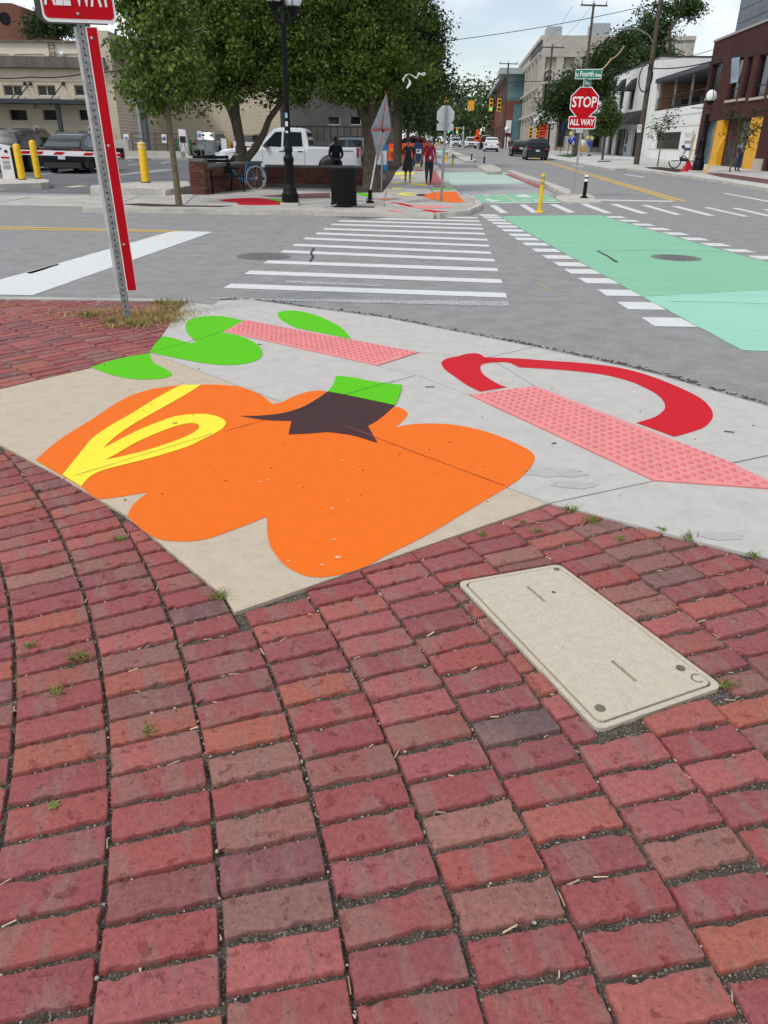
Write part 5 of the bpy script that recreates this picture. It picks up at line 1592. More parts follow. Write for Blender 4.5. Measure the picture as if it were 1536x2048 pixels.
# low brick wall with pier
M_WBRICK = mat('tree_shaded_brick', (0.12, 0.04, 0.027), 0.9, 0.15, 8, rnd=0.35, island=True, bump=0.3)  # shade of the trees is put into this darker brick colour
M_MORT = mat('mortar', (0.14, 0.12, 0.10), 0.95, 0.15, 12)
M_CAP = mat('stone_cap', (0.16, 0.15, 0.135), 0.9, 0.2, 6, bump=0.3, bscale=40)
def brick_face(mb, a, b, h, rg, bl=0.21, bh=0.075, out=0.012):
    a, b = Vector(a), Vector(b)
    L = (b - a).length
    e = (b - a).normalized()
    nn = Vector((e.y, -e.x, 0))
    ang = math.atan2(e.y, e.x)
    for r_ in range(int(h / bh)):
        s = -bl / 2 if r_ % 2 else 0.0
        while s < L - 0.02:
            s0, s1 = max(0, s), min(L, s + bl)
            if s1 - s0 > 0.04:
                c_ = a + e * ((s0 + s1) / 2) + nn * (out / 2 + rg.uniform(-0.002, 0.002))
                mb.box((c_.x, c_.y, (r_ + 0.5) * bh), (s1 - s0 - 0.012, out + 0.02, bh - 0.012), rz=ang)
            s += bl
def wall(name, label, A, B, h, th, cap=0.07):
    A, B = Vector(A), Vector(B)
    z = zg(A.y) + KH
    t = thing(name, label, 'wall', (A.x, A.y, z))
    d = B - A
    L, ang = d.length, math.atan2(d.y, d.x)
    t.rotation_euler = (0, 0, ang)
    MB().box((L / 2, th / 2, h / 2 - 0.05), (L, th, h + 0.1)).build('core', M_MORT, t)
    mb = MB()
    rg = random.Random(int(L * 100))
    brick_face(mb, (0, 0, 0), (L, 0, 0), h, rg)
    brick_face(mb, (0, th, 0), (0, 0, 0), h, rg)
    brick_face(mb, (L, 0, 0), (L, th, 0), h, rg)
    mb.build('brick_courses', M_WBRICK, t, kind='stuff')
    n = max(1, round(L / 0.9))
    for i in range(n):
        MB().box(((i + 0.5) * L / n, th / 2, h + cap / 2), (L / n - 0.008, th + 0.1, cap)).build('cap_stone', M_CAP, t)
    return t
w0 = at(384, 389); w1 = at(415, 390)
wall('brick_pier', 'short brick pier with stone cap at the end of the low wall', (w0.x, w0.y), (w0.x + 0.42, w0.y - 0.02), 0.88, 0.42)
wall('brick_wall', 'low brick wing wall running back from the pier behind the black bench', (w0.x + 0.45, w0.y + 0.1), (-4.55, 28.9), 0.72, 0.3)
w2 = at(507, 372)
wall('brick_wall', 'low dark brick wall with stone cap in front of the white pickup truck', (-4.5, 29.4), (-0.9, 29.4), 0.55, 0.32)
# bench against the wing wall
p = at(436, 387)
be = thing('bench', 'black slatted bench standing against the low brick wall', 'bench', (p.x + 0.05, p.y + 0.5, zg(p.y) + KH), R(58))
for k in range(5):
    MB().box((0, -0.22 + k * 0.1, 0.45), (1.5, 0.085, 0.03)).build('seat_slat', M_BLK, be)
for k in range(5):
    MB().box((0, 0.26 + k * 0.03, 0.56 + k * 0.1), (1.5, 0.03, 0.085), rx=R(-12)).build('back_slat', M_BLK, be)
for x in (-0.68, 0.68):
    MB().tube([(x, -0.25, 0), (x, -0.25, 0.62), (x, -0.05, 0.66), (x, 0.24, 0.66)], 0.025, 8).build('arm_rest', M_BLK, be)
    MB().tube([(x, 0.3, 0), (x, 0.22, 0.45), (x, 0.4, 1.02)], 0.025, 8).build('leg', M_BLK, be)
# bicycle
p = at(484, 380)
bi = thing('bicycle', 'blue step through bicycle parked beside the bench', 'bicycle', (p.x, p.y - 0.1, zg(p.y) + KH), R(35))
M_BBLUE = mat('bike_blue', (0.02, 0.13, 0.32), 0.35, 0.06, 4, coat=0.4)
M_CHROME = mat('chrome', (0.6, 0.6, 0.62), 0.25, 0.1, 8, metal=0.9)
M_TAN2 = mat('cream_tyre', (0.4, 0.37, 0.31), 0.8, 0.1, 10)
M_TYRE = mat('tyre', (0.02, 0.02, 0.021), 0.85, 0.2, 20)
rwx, fwx, wr = 0.53, -0.53, 0.335
def bike_wheel(x, m, steer=0):
    w = MB()
    circ = [(x + wr * math.cos(a) * math.cos(steer), wr * math.cos(a) * math.sin(steer), wr + 0.018 + wr * math.sin(a)) for a in [k * math.pi / 16 for k in range(33)]]
    w.tube(circ, 0.02, 7, cap=False)
    o = w.build('wheel', m, bi, smooth=60)
    s = MB()
    for k in range(14):
        a = k * 2 * math.pi / 14
        s.tube([(x, 0.02 * (-1) ** k, wr + 0.018), (x + wr * math.cos(a) * math.cos(steer), wr * math.cos(a) * math.sin(steer), wr + 0.018 + wr * math.sin(a))], 0.0025, 4)
    s.lathe([(0.03, -0.05), (0.03, 0.05)], (x, 0, wr + 0.018), 10, 'Y')
    s.build('spokes', M_CHROME, o)
bike_wheel(rwx, M_TAN2)
bike_wheel(fwx, M_TYRE, R(25))
zc = wr + 0.018
bb = (0.1, 0, 0.29)
mb = MB()
mb.tube([(fwx + 0.14, 0, 0.80), (-0.25, 0, 0.58), (-0.08, 0, 0.38), bb], 0.018, 8)
mb.tube([(fwx + 0.15, 0, 0.74), (-0.2, 0, 0.46), (0.0, 0, 0.30), bb], 0.016, 8)
mb.tube([bb, (0.27, 0, 0.86)], 0.017, 8).tube([bb, (rwx, 0.05, zc)], 0.011, 6).tube([bb, (rwx, -0.05, zc)], 0.011, 6)
mb.tube([(0.23, 0, 0.72), (rwx, 0.05, zc)], 0.01, 6).tube([(0.23, 0, 0.72), (rwx, -0.05, zc)], 0.01, 6)
mb.tube([(fwx + 0.12, 0, 0.9), (fwx + 0.09, 0.05, 0.62), (fwx, 0.05, zc)], 0.013, 6).tube([(fwx + 0.09, -0.05, 0.62), (fwx, -0.05, zc)], 0.013, 6)
mb.build('frame', M_BBLUE, bi, smooth=60)
fe = MB()
for x, a0, a1 in ((rwx, -20, 170), (fwx, 20, 150)):
    arc = [(x + 0.37 * math.cos(R(a)), 0, zc + 0.37 * math.sin(R(a))) for a in range(a0, a1, 10)]
    fe.tube(arc, 0.018, 6)
fe.build('mudguards', M_BBLUE, bi, smooth=60)
MB().tube([(fwx + 0.12, 0, 0.88), (fwx + 0.15, 0, 1.02), (fwx + 0.12, 0.12, 1.06), (fwx + 0.26, 0.3, 1.04), (fwx + 0.36, 0.3, 1.03)], 0.012, 6).tube([(fwx + 0.15, 0, 1.02), (fwx + 0.12, -0.12, 1.06), (fwx + 0.26, -0.3, 1.04), (fwx + 0.36, -0.3, 1.03)], 0.012, 6).build('handlebar', M_CHROME, bi, smooth=60)
MB().hexa([(0.12, -0.03, 0.9), (0.42, -0.1, 0.92), (0.42, 0.1, 0.92), (0.12, 0.03, 0.9)], [(0.12, -0.025, 0.94), (0.42, -0.09, 0.98), (0.42, 0.09, 0.98), (0.12, 0.025, 0.94)]).build('saddle', M_RUBBER, bi)
MB().lathe([(0.09, -0.02), (0.09, -0.01), (0.04, -0.008)], (0.1, -0.03, 0.29), 16, 'Y').build('chain_guard', M_BBLUE, bi)
MB().tube([(0.1, -0.05, 0.29), (0.16, -0.06, 0.14)], 0.01, 6).tube([(0.1, 0.05, 0.29), (0.04, 0.06, 0.44)], 0.01, 6).build('cranks', M_CHROME, bi)
MB().tube([(0.14, 0.05, 0.28), (0.2, 0.16, 0.0)], 0.009, 6).build('kickstand', M_CHROME, bi)
# roll-up road sign seen from behind
p = at(740, 406)
ru = thing('roll_up_sign', 'grey back of a diamond roll up road sign on a folding tripod', 'road sign', p)
def rel(px, py, Y):
    q = P(px, py, Y)
    return q - p
T, B_, L_, Rr = rel(773, 187, p.y + 0.05), rel(755, 322, p.y), rel(742, 260, p.y - 0.75), rel(783, 259, p.y + 0.75)
C_ = (T + B_) / 2 + Vector((0, 0, -0.05))
def cloth(c0, c1, c2, n=6):
    vs, fs, idx = [], [], {}
    for i in range(n + 1):
        for j in range(n + 1 - i):
            a, b = i / n, j / n
            q = c0 * (1 - a - b) + c1 * a + c2 * b
            q = q + Vector((0.0, 0.05 * math.sin(math.pi * a) * math.sin(math.pi * b) + 0.02 * noise.noise((q.x * 3, q.z * 4, 2)), 0))
            idx[i, j] = len(vs)
            vs.append(q)
    for i in range(n):
        for j in range(n - i):
            fs.append((idx[i, j], idx[i + 1, j], idx[i, j + 1]))
            if i + j < n - 1:
                fs.append((idx[i + 1, j], idx[i + 1, j + 1], idx[i, j + 1]))
    return vs, fs
M_CLOTH = mat('grey_sign_cloth', (0.30, 0.33, 0.37), 0.7, 0.1, 4)
mb = MB()
for a, b in ((T, L_), (L_, B_), (B_, Rr), (Rr, T)):
    mb.add(*cloth(C_, a, b))
o = mb.build('cloth', M_CLOTH, ru, smooth=60)
md = o.modifiers.new('thick', 'SOLIDIFY')
md.thickness = 0.006
MB().tube([L_, C_ + Vector((0, -0.03, 0)), Rr], 0.016, 6).tube([T, C_ + Vector((0, -0.03, 0)), B_], 0.010, 6).build('cross_ribs', mat('rib_red', (0.6, 0.05, 0.03), 0.5), ru)
MB().tube([(0, 0, 0.25), C_ + Vector((-0.02, -0.06, 0))], 0.022, 8).build('mast', mat('mast_silver', (0.62, 0.62, 0.63), 0.4, metal=0.3), ru)
MB().tube([(0, 0, 0.05), (0, 0, 0.33)], 0.055, 8).box((0, 0, 0.06), (0.2, 0.2, 0.1)).build('hub', M_BLK, ru)
for (px, py) in ((647, 418), (842, 425), (700, 398), (800, 398)):
    q = at(px, py) - p
    MB().tube([(0, 0, 0.08), (q.x * 0.5, q.y * 0.5, 0.075), (q.x, q.y, 0.02)], 0.017, 6).build('leg', MATS['mast_silver'], ru)
MB().box(C_ + Vector((-0.02, -0.05, 0)), (0.16, 0.05, 0.05), ry=0.4).build('clamp', M_BLK, ru)
# brown drain stone at the kerb
p = G(724, 424, RZ)
o = MB().box((0, 0, 0.07), (0.62, 0.16, 0.13)).build('kerb_inlet', mat('rust', (0.11, 0.07, 0.05), 0.8, 0.3, 12), None)
o.location = (p.x, p.y - 0.02, zg(p.y) + RZ)
tag(o, 'rusty iron kerb inlet by the wide drain cover', 'drain inlet')
# ================================================================ vehicles
M_GLASS = mat('car_glass', (0.018, 0.022, 0.026), 0.06, 0.1, 2, spec=0.8)
M_TRIM = mat('black_trim', (0.018, 0.018, 0.019), 0.55, 0.1, 8)
M_RIM = mat('alloy_rim', (0.30, 0.30, 0.31), 0.35, 0.1, 6, metal=0.7)
M_RIMB = mat('black_rim', (0.035, 0.035, 0.037), 0.35, 0.1, 6, metal=0.5)
M_TAIL = mat('tail_lamp', (0.28, 0.008, 0.01), 0.2, 0.05, 4, spec=0.6)
M_HEAD = mat('head_lamp', (0.55, 0.57, 0.6), 0.12, 0.05, 4, spec=0.8)
M_PLATE = mat('number_plate', (0.55, 0.62, 0.66), 0.5, 0.15, 40)
def paint(name, col, metal=0.0):
    return mat(name, col, 0.16, 0.03, 1.5, metal=metal, coat=0.05, spec=0.25)
PT_WHITE = paint('car_white', (0.72, 0.74, 0.77))
PT_BLACK = paint('car_black', (0.006, 0.006, 0.007))
PT_NAVY = paint('car_navy', (0.008, 0.010, 0.016))
PT_GREY = paint('car_graphite', (0.012, 0.014, 0.017))
PT_SILVER = paint('car_silver', (0.42, 0.43, 0.44), 0.3)
def arch(cx, r, z0, n=9, rev=False):
    a0 = math.asin(min(1, max(-1, (z0 - r * 0.95) / r)))
    pts = []
    for k in range(n + 1):
        a = math.pi - a0 - (math.pi - 2 * a0) * k / n
        pts.append((cx + r * math.cos(a), r * 0.95 + r * math.sin(a)))
    return pts
def vehicle(name, label, cat, loc, rz, L, Wd, H, spec, pnt, rim=M_RIM, group=None, wr=0.34, detail=True):
    """x forward. spec: upper outline (rear to front) of the lower body, cabin outline, side windows"""
    t = thing(name, label, cat, loc, rz, group)
    hw = Wd / 2
    axr, axf = spec['axles'][0] * L, spec['axles'][1] * L
    gz = spec.get('gz', 0.2)
    ar = wr * spec.get('ar', 1.16)
    low = [(x * L, z * H) for x, z in spec['body']]                       # rear bottom .. over top .. front bottom
    bottom = [(axf + ar, gz)] + arch(axf, ar, gz)[::-1][1:-1] + [(axf - ar, gz), (axr + ar, gz)] + arch(axr, ar, gz)[::-1][1:-1] + [(axr - ar, gz)]
    outl = low + bottom
    zm = 0.45 * H
    st = [(-1.0, 0.965, 0.93), (-0.975, 0.985, 0.97), (-0.90, 0.996, 0.99), (-0.6, 1.0, 1.0), (0.6, 1.0, 1.0), (0.90, 0.996, 0.99), (0.975, 0.985, 0.97), (1.0, 0.965, 0.93)]
    vs, fs, n = [], [], len(outl)
    for (y, sx, sz) in st:
        for i, (x, z) in enumerate(outl):
            topm = i < len(low)
            vs.append((x * (sx if topm else 1), y * hw, gz + (z - gz) * sz if topm else z))
    for k in range(len(st) - 1):
        for i in range(n):
            j = (i + 1) % n
            fs.append((k * n + i, k * n + j, (k + 1) * n + j, (k + 1) * n + i))
    fs += [tuple(range(n)), tuple((len(st) - 1) * n + i for i in range(n - 1, -1, -1))]
    body = MB().add(vs, fs).build('body', pnt, t, smooth=32)
    MB().box((0, 0, gz + 0.08), ((axf - axr) * 1.0 + 1.0, Wd * 0.82, 0.2)).build('underbody', M_TRIM, t)
    # dark sill and wheel-arch cladding
    for s in (-1, 1):
        MB().box(((axf + axr) / 2, s * (hw - 0.01), gz + 0.06), (axf - axr - 2 * ar, 0.03, 0.13)).build('sill', M_TRIM, t)
    # cabin
    cab = [(x * L, z * H) for x, z in spec['cabin']]
    zb, zt = min(z for _, z in cab), max(z for _, z in cab)
    w0, w1 = hw * spec.get('cw', (0.93, 0.70))[0], hw * spec.get('cw', (0.93, 0.70))[1]
    hwz = lambda z: w0 + (w1 - w0) * ((z - zb) / (zt - zb)) ** 1.35
    m = len(cab)
    cs = [(-1.0, 1.0), (-0.96, 1.0), (-0.8, 1.012), (0, 1.02), (0.8, 1.012), (0.96, 1.0), (1.0, 1.0)]
    vs, fs = [], []
    for (y, up) in cs:
        for (x, z) in cab:
            inn = 0.975 if abs(y) == 1 else 1
            zz = zb + (z - zb) * (up if abs(y) < 1 else 0.97)
            vs.append((x * (inn if z > zb + 0.05 else 1), y * hwz(zb + (z - zb)), zz))
    for k in range(len(cs) - 1):
        for i in range(m - 1):
            fs.append((k * m + i, k * m + i + 1, (k + 1) * m + i + 1, (k + 1) * m + i))
    fs += [tuple(range(m)), tuple((len(cs) - 1) * m + i for i in range(m - 1, -1, -1))]
    MB().add(vs, fs).build('cabin', spec.get('roof', pnt), t, smooth=32)
    # side glass
    for s in (-1, 1):
        for poly in spec['side']:
            pts = [Vector((x * L, s * (hwz(z * H) * 0.992 + 0.012), z * H)) for x, z in poly]
            MB().prism(pts, (0, -s * 0.03, 0), (0, 0, 0)).build('side_window', M_GLASS, t)
    def slant(p0, p1, nm, ins=0.1, mt=M_GLASS):
        (x0, z0), (x1, z1) = p0, p1
        d = Vector((x1 - x0, 0, z1 - z0))
        nrm = Vector((d.z, 0, -d.x)).normalized()
        if nrm.x * (1 if x0 > 0 else -1) < 0:
            nrm = -nrm
        a, b = Vector((x0, 0, z0)) + d * 0.06, Vector((x0, 0, z0)) + d * 0.93
        wa, wb = hwz(a.z) - ins, hwz(b.z) - ins * 0.85
        pts = [a + Vector((0, -wa, 0)), a + Vector((0, wa, 0)), b + Vector((0, wb, 0)), b + Vector((0, -wb, 0))]
        MB().prism(pts, -nrm * 0.01, nrm * 0.016).build(nm, mt, t)
    slant(*[(x * L, z * H) for x, z in spec['wind']], 'windscreen')
    slant(*[(x * L, z * H) for x, z in spec['rear']], 'rear_window')
    # wheels
    for x in (axr, axf):
        for s in (-1, 1):
            yo, yi = s * (hw - 0.015), s * (hw - 0.24)
            prof = [(wr * 0.66, yo), (wr * 0.7, yo + s * 0.005), (wr * 0.95, yo - s * 0.004), (wr, yo - s * 0.03), (wr, yi + s * 0.03), (wr * 0.95, yi), (wr * 0.6, yi)]
            ty = MB().lathe(prof, (x, 0, wr), 24, 'Y').build('wheel', M_TYRE, t, smooth=40)
            rb = MB()
            rb.lathe([(wr * 0.67, yo - s * 0.002), (wr * 0.64, yo + s * 0.004), (wr * 0.6, yo - s * 0.03)], (x, 0, wr), 20, 'Y')
            for k in range(5):
                a = k * 2 * math.pi / 5
                rb.box((x + wr * 0.33 * math.cos(a), yo - s * 0.004, wr + wr * 0.33 * math.sin(a)), (wr * 0.64, 0.02, wr * 0.17), ry=-a)
            rb.lathe([(wr * 0.13, yo - s * 0.01), (wr * 0.12, yo + s * 0.01)], (x, 0, wr), 10, 'Y')
            rb.build('rim', rim, ty)
    # lamps, plate, bumpers, mirrors
    xr, xf = min(x for x, _ in low), max(x for x, _ in low)
    for s in (-1, 1):
        z, hh, ww, ext = spec['tail']
        MB().box((xr + spec.get('tx', 0.05), s * (hw - ww / 2 - 0.02), z * H), (0.16 if ext else 0.1, ww, hh)).build('tail_light', M_TAIL, t)
        z, hh, ww = spec['head']
        MB().box((xf - 0.14, s * (hw - ww / 2 - 0.03), z * H), (0.2, ww, hh), rz=-s * 0.35).build('headlight', M_HEAD, t)
        xm, zm_ = spec['mirror']
        MB().box((xm * L, s * (hw + 0.06), zm_ * H), (0.12, 0.2, 0.15)).build('mirror', spec.get('mirror_mat', pnt), t)
        if detail:
            for xh in spec.get('handles', ()):
                MB().box((xh * L, s * (hw * 0.995 + 0.004), spec['hz'] * H), (0.2, 0.03, 0.035)).build('door_handle', spec.get('handle_mat', pnt), t)
            for xs in spec.get('seams', ()):
                MB().box((xs * L, s * (hw - 0.003), (gz + 0.15 + spec['hz'] * H * 1.03) / 2 + 0.03), (0.012, 0.012, spec['hz'] * H - gz - 0.08)).build('door_seam', M_TRIM, t)
    MB().box((xr + 0.045, 0, gz + 0.14), (0.14, Wd * 0.86, 0.22)).build('rear_bumper', spec.get('bumper', M_TRIM), t)
    MB().box((xf - 0.045, 0, gz + 0.12), (0.14, Wd * 0.84, 0.2)).build('front_bumper', spec.get('bumper', M_TRIM), t)
    MB().box((xf - 0.03, 0, spec['head'][0] * H - 0.1), (0.1, Wd * 0.5, 0.22)).build('grille', M_TRIM, t)
    MB().box((xr + spec.get('px', 0.0) - 0.005, 0, spec.get('pz', 0.5) * H), (0.05, 0.32, 0.15)).build('number_plate', M_PLATE, t)
    if spec.get('rails'):
        for s in (-1, 1):
            MB().tube([(-0.3 * L, s * w1 * 0.93, zt * 0.985), (-0.26 * L, s * w1 * 0.93, zt + 0.045), (0.02 * L, s * w1 * 0.93, zt + 0.045), (0.06 * L, s * w1 * 0.93, zt * 0.985)], 0.018, 6).build('roof_rail', spec.get('rail_mat', M_TRIM), t)
    return t
SUV = dict(axles=(-0.29, 0.305), gz=0.21,
           body=[(-0.475, 0.14), (-0.497, 0.22), (-0.5, 0.33), (-0.49, 0.45), (-0.478, 0.56), (-0.46, 0.605), (-0.2, 0.615), (0.1, 0.60), (0.19, 0.595), (0.32, 0.57), (0.42, 0.53), (0.47, 0.47), (0.492, 0.38), (0.5, 0.28), (0.49, 0.19), (0.475, 0.14)],
           cabin=[(-0.478, 0.585), (-0.455, 0.72), (-0.415, 0.88), (-0.40, 0.955), (-0.3, 0.99), (-0.1, 1.0), (0.0, 0.985), (0.06, 0.95), (0.2, 0.59)],
           side=[[(0.145, 0.63), (0.05, 0.91), (-0.06, 0.93), (-0.07, 0.62)], [(-0.085, 0.62), (-0.075, 0.93), (-0.245, 0.92), (-0.265, 0.63)], [(-0.285, 0.64), (-0.265, 0.915), (-0.35, 0.88), (-0.40, 0.68)]],
           wind=((0.2, 0.59), (0.06, 0.95)), rear=((-0.47, 0.62), (-0.405, 0.925)), tail=(0.52, 0.14, 0.3, True), head=(0.46, 0.13, 0.34), mirror=(0.13, 0.63), handles=(-0.02, -0.22), hz=0.55, seams=(0.16, -0.075, -0.27), pz=0.44, rails=True)
SEDAN = dict(SUV, gz=0.17, body=[(-0.475, 0.14), (-0.497, 0.24), (-0.5, 0.4), (-0.49, 0.56), (-0.46, 0.635), (-0.36, 0.655), (-0.2, 0.64), (0.1, 0.635), (0.2, 0.63), (0.32, 0.585), (0.42, 0.53), (0.47, 0.47), (0.492, 0.36), (0.5, 0.28), (0.49, 0.19), (0.475, 0.14)],
             cabin=[(-0.40, 0.64), (-0.31, 0.80), (-0.22, 0.93), (-0.12, 0.99), (-0.02, 1.0), (0.05, 0.97), (0.21, 0.63)],
             side=[[(0.15, 0.66), (0.04, 0.92), (-0.05, 0.94), (-0.06, 0.65)], [(-0.075, 0.65), (-0.065, 0.94), (-0.18, 0.91), (-0.3, 0.68)]], wind=((0.21, 0.63), (0.05, 0.97)), rear=((-0.38, 0.66), (-0.22, 0.93)), tail=(0.55, 0.12, 0.4, True), rails=False, pz=0.5)
CROSS = dict(SUV, gz=0.2, body=[(-0.47, 0.15), (-0.49, 0.25), (-0.5, 0.36), (-0.498, 0.5), (-0.49, 0.60), (-0.45, 0.635), (-0.2, 0.63), (0.1, 0.61), (0.19, 0.605), (0.32, 0.57), (0.42, 0.52), (0.47, 0.45), (0.492, 0.36), (0.5, 0.28), (0.49, 0.2), (0.475, 0.15)],
             cabin=[(-0.48, 0.615), (-0.42, 0.72), (-0.35, 0.85), (-0.29, 0.93), (-0.18, 0.98), (-0.05, 1.0), (0.03, 0.97), (0.21, 0.6)],
             side=[[(0.15, 0.64), (0.03, 0.91), (-0.06, 0.94), (-0.07, 0.63)], [(-0.085, 0.63), (-0.075, 0.94), (-0.2, 0.91), (-0.28, 0.66)], [(-0.295, 0.67), (-0.22, 0.895), (-0.27, 0.86), (-0.35, 0.7)]], wind=((0.21, 0.6), (0.03, 0.97)), rear=((-0.465, 0.64), (-0.30, 0.92)), tail=(0.57, 0.1, 0.5, True), rails=False, pz=0.40)
def put(px, py, dz=RZ):
    p = G(px, py, dz)
    return (p.x, p.y, zg(p.y) + RZ)
# white crew-cab pickup in the lot
PICK = dict(ar=1.24, axles=(-0.305, 0.325), gz=0.36,
            body=[(-0.49, 0.2), (-0.5, 0.24), (-0.5, 0.62), (-0.495, 0.655), (-0.16, 0.655), (-0.15, 0.60), (0.1, 0.60), (0.215, 0.615), (0.3, 0.615), (0.40, 0.595), (0.46, 0.56), (0.488, 0.49), (0.497, 0.40), (0.5, 0.3), (0.49, 0.22), (0.48, 0.185)],
            cabin=[(-0.158, 0.59), (-0.150, 0.80), (-0.135, 0.96), (-0.1, 0.995), (0.03, 1.0), (0.085, 0.97), (0.225, 0.60)],
            side=[[(0.165, 0.655), (0.075, 0.915), (0.03, 0.925), (0.035, 0.64)], [(0.02, 0.645), (0.015, 0.925), (-0.105, 0.92), (-0.115, 0.66)]],
            wind=((0.225, 0.6), (0.085, 0.97)), rear=((-0.156, 0.66), (-0.138, 0.93)), tail=(0.55, 0.34, 0.12, True), head=(0.47, 0.2, 0.22), mirror=(0.135, 0.66), mirror_mat=M_TRIM, handles=(0.03, -0.1), hz=0.56, seams=(0.165, 0.02, -0.13), pz=0.35, cw=(0.95, 0.76), bumper=PT_WHITE, handle_mat=M_TRIM)
pk = vehicle('pickup_truck', 'white crew cab pickup truck parked behind the low brick wall', 'pickup truck', (-4.2, 34.6, zg(34.6) + RZ), R(178), 5.9, 2.05, 1.95, PICK, PT_WHITE, M_RIMB, wr=0.41)
MB().box((-1.92, 0, 1.26), (1.9, 1.7, 0.05)).build('bed_cover', M_TRIM, pk)
MB().box((2.12, -1.03, 0.98), (0.36, 0.02, 0.07)).box((2.12, 1.03, 0.98), (0.36, 0.02, 0.07)).build('fender_badge', M_TRIM, pk)
MB().box((-2.45, -1.025, 1.13), (0.6, 0.01, 0.04)).box((-2.45, 1.025, 1.13), (0.6, 0.01, 0.04)).build('bed_decal', mat('decal_grey', (0.2, 0.21, 0.22), 0.5), pk)
# parked row at left
vehicle('parked_car', 'dark crossover with a pale number plate behind the gate arm', 'car', (*(lambda q: (q.x, 38.5))(P(166, 345, 38.5)), zg(38) + RZ), R(91), 4.7, 1.9, 1.62, CROSS, PT_GREY, M_RIMB, wr=0.36)
vehicle('parked_car', 'black sport utility car half hidden by the white ticket machine', 'car', (*(lambda q: (q.x, 38.8))(P(50, 345, 38.8)), zg(38) + RZ), R(92), 4.8, 1.92, 1.72, SUV, PT_NAVY, M_RIM, wr=0.37)
vehicle('parked_car', 'dark car in the second row showing its windscreen', 'car', (*(lambda q: (q.x, 46.0))(P(146, 320, 46)), zg(46) + RZ), R(-86), 4.7, 1.85, 1.66, SUV, PT_BLACK, wr=0.35)
vehicle('parked_car', 'dark wagon behind the others with low shiny roof', 'car', (*(lambda q: (q.x, 46.0))(P(78, 320, 46)), zg(46) + RZ), R(93), 4.7, 1.85, 1.72, SUV, PT_NAVY, wr=0.35)
vehicle('parked_car', 'silver sport utility car parked nose in beside the white charger', 'car', (-14.2, 67, zg(67) + RZ), R(80), 4.7, 1.9, 1.78, SUV, PT_SILVER, wr=0.36)
vehicle('parked_car', 'dark car with red tail lights beside the grey charging cabinet', 'car', (-11.2, 67, zg(67) + RZ), R(82), 4.7, 1.9, 1.6, SUV, PT_BLACK, wr=0.36)
vehicle('parked_car', 'pale blue grey car parked beyond the pickup bed', 'car', (-2.6, 46, zg(46) + RZ), R(175), 4.6, 1.85, 1.6, SUV, paint('car_bluegrey', (0.28, 0.33, 0.38)), wr=0.35)
# street traffic
x, y, z = put(1078, 321)
vehicle('car', 'black sport utility car seen from behind in the right lane', 'car', (x, y + 2.3, z), R(85.5), 4.6, 1.88, 1.68, SUV, PT_GREY, M_RIM, wr=0.36)
x, y, z = put(1046, 313)
vehicle('car', 'dark low car just ahead of the black sport utility car', 'car', (x - 0.2, y + 1.5, z), R(85.5), 4.6, 1.84, 1.5, SEDAN, PT_BLACK, wr=0.33)
x, y, z = put(990, 304)
vehicle('car', 'white sport utility car driving away up the street', 'car', (x - 0.3, y + 2.3, z), R(85.5), 4.6, 1.9, 1.72, SUV, PT_WHITE, wr=0.36)
x, y, z = put(980, 300)
vehicle('car', 'tall black car ahead of the white sport utility car', 'car', (x - 0.2, y + 4.0, z), R(85.5), 5.0, 1.98, 1.95, SUV, PT_BLACK, wr=0.38)
x, y, z = put(926, 294)
vehicle('car', 'white car with wide dark grille coming towards the crossing', 'car', (x, y - 14, zg(y - 14) + RZ), R(-92), 4.7, 1.9, 1.68, SUV, PT_WHITE, wr=0.36)
x, y, z = put(909, 293)
vehicle('car', 'second white car following the oncoming one', 'car', (x - 0.3, y - 6, zg(y - 6) + RZ), R(-92), 4.6, 1.9, 1.6, SUV, PT_WHITE, wr=0.36)
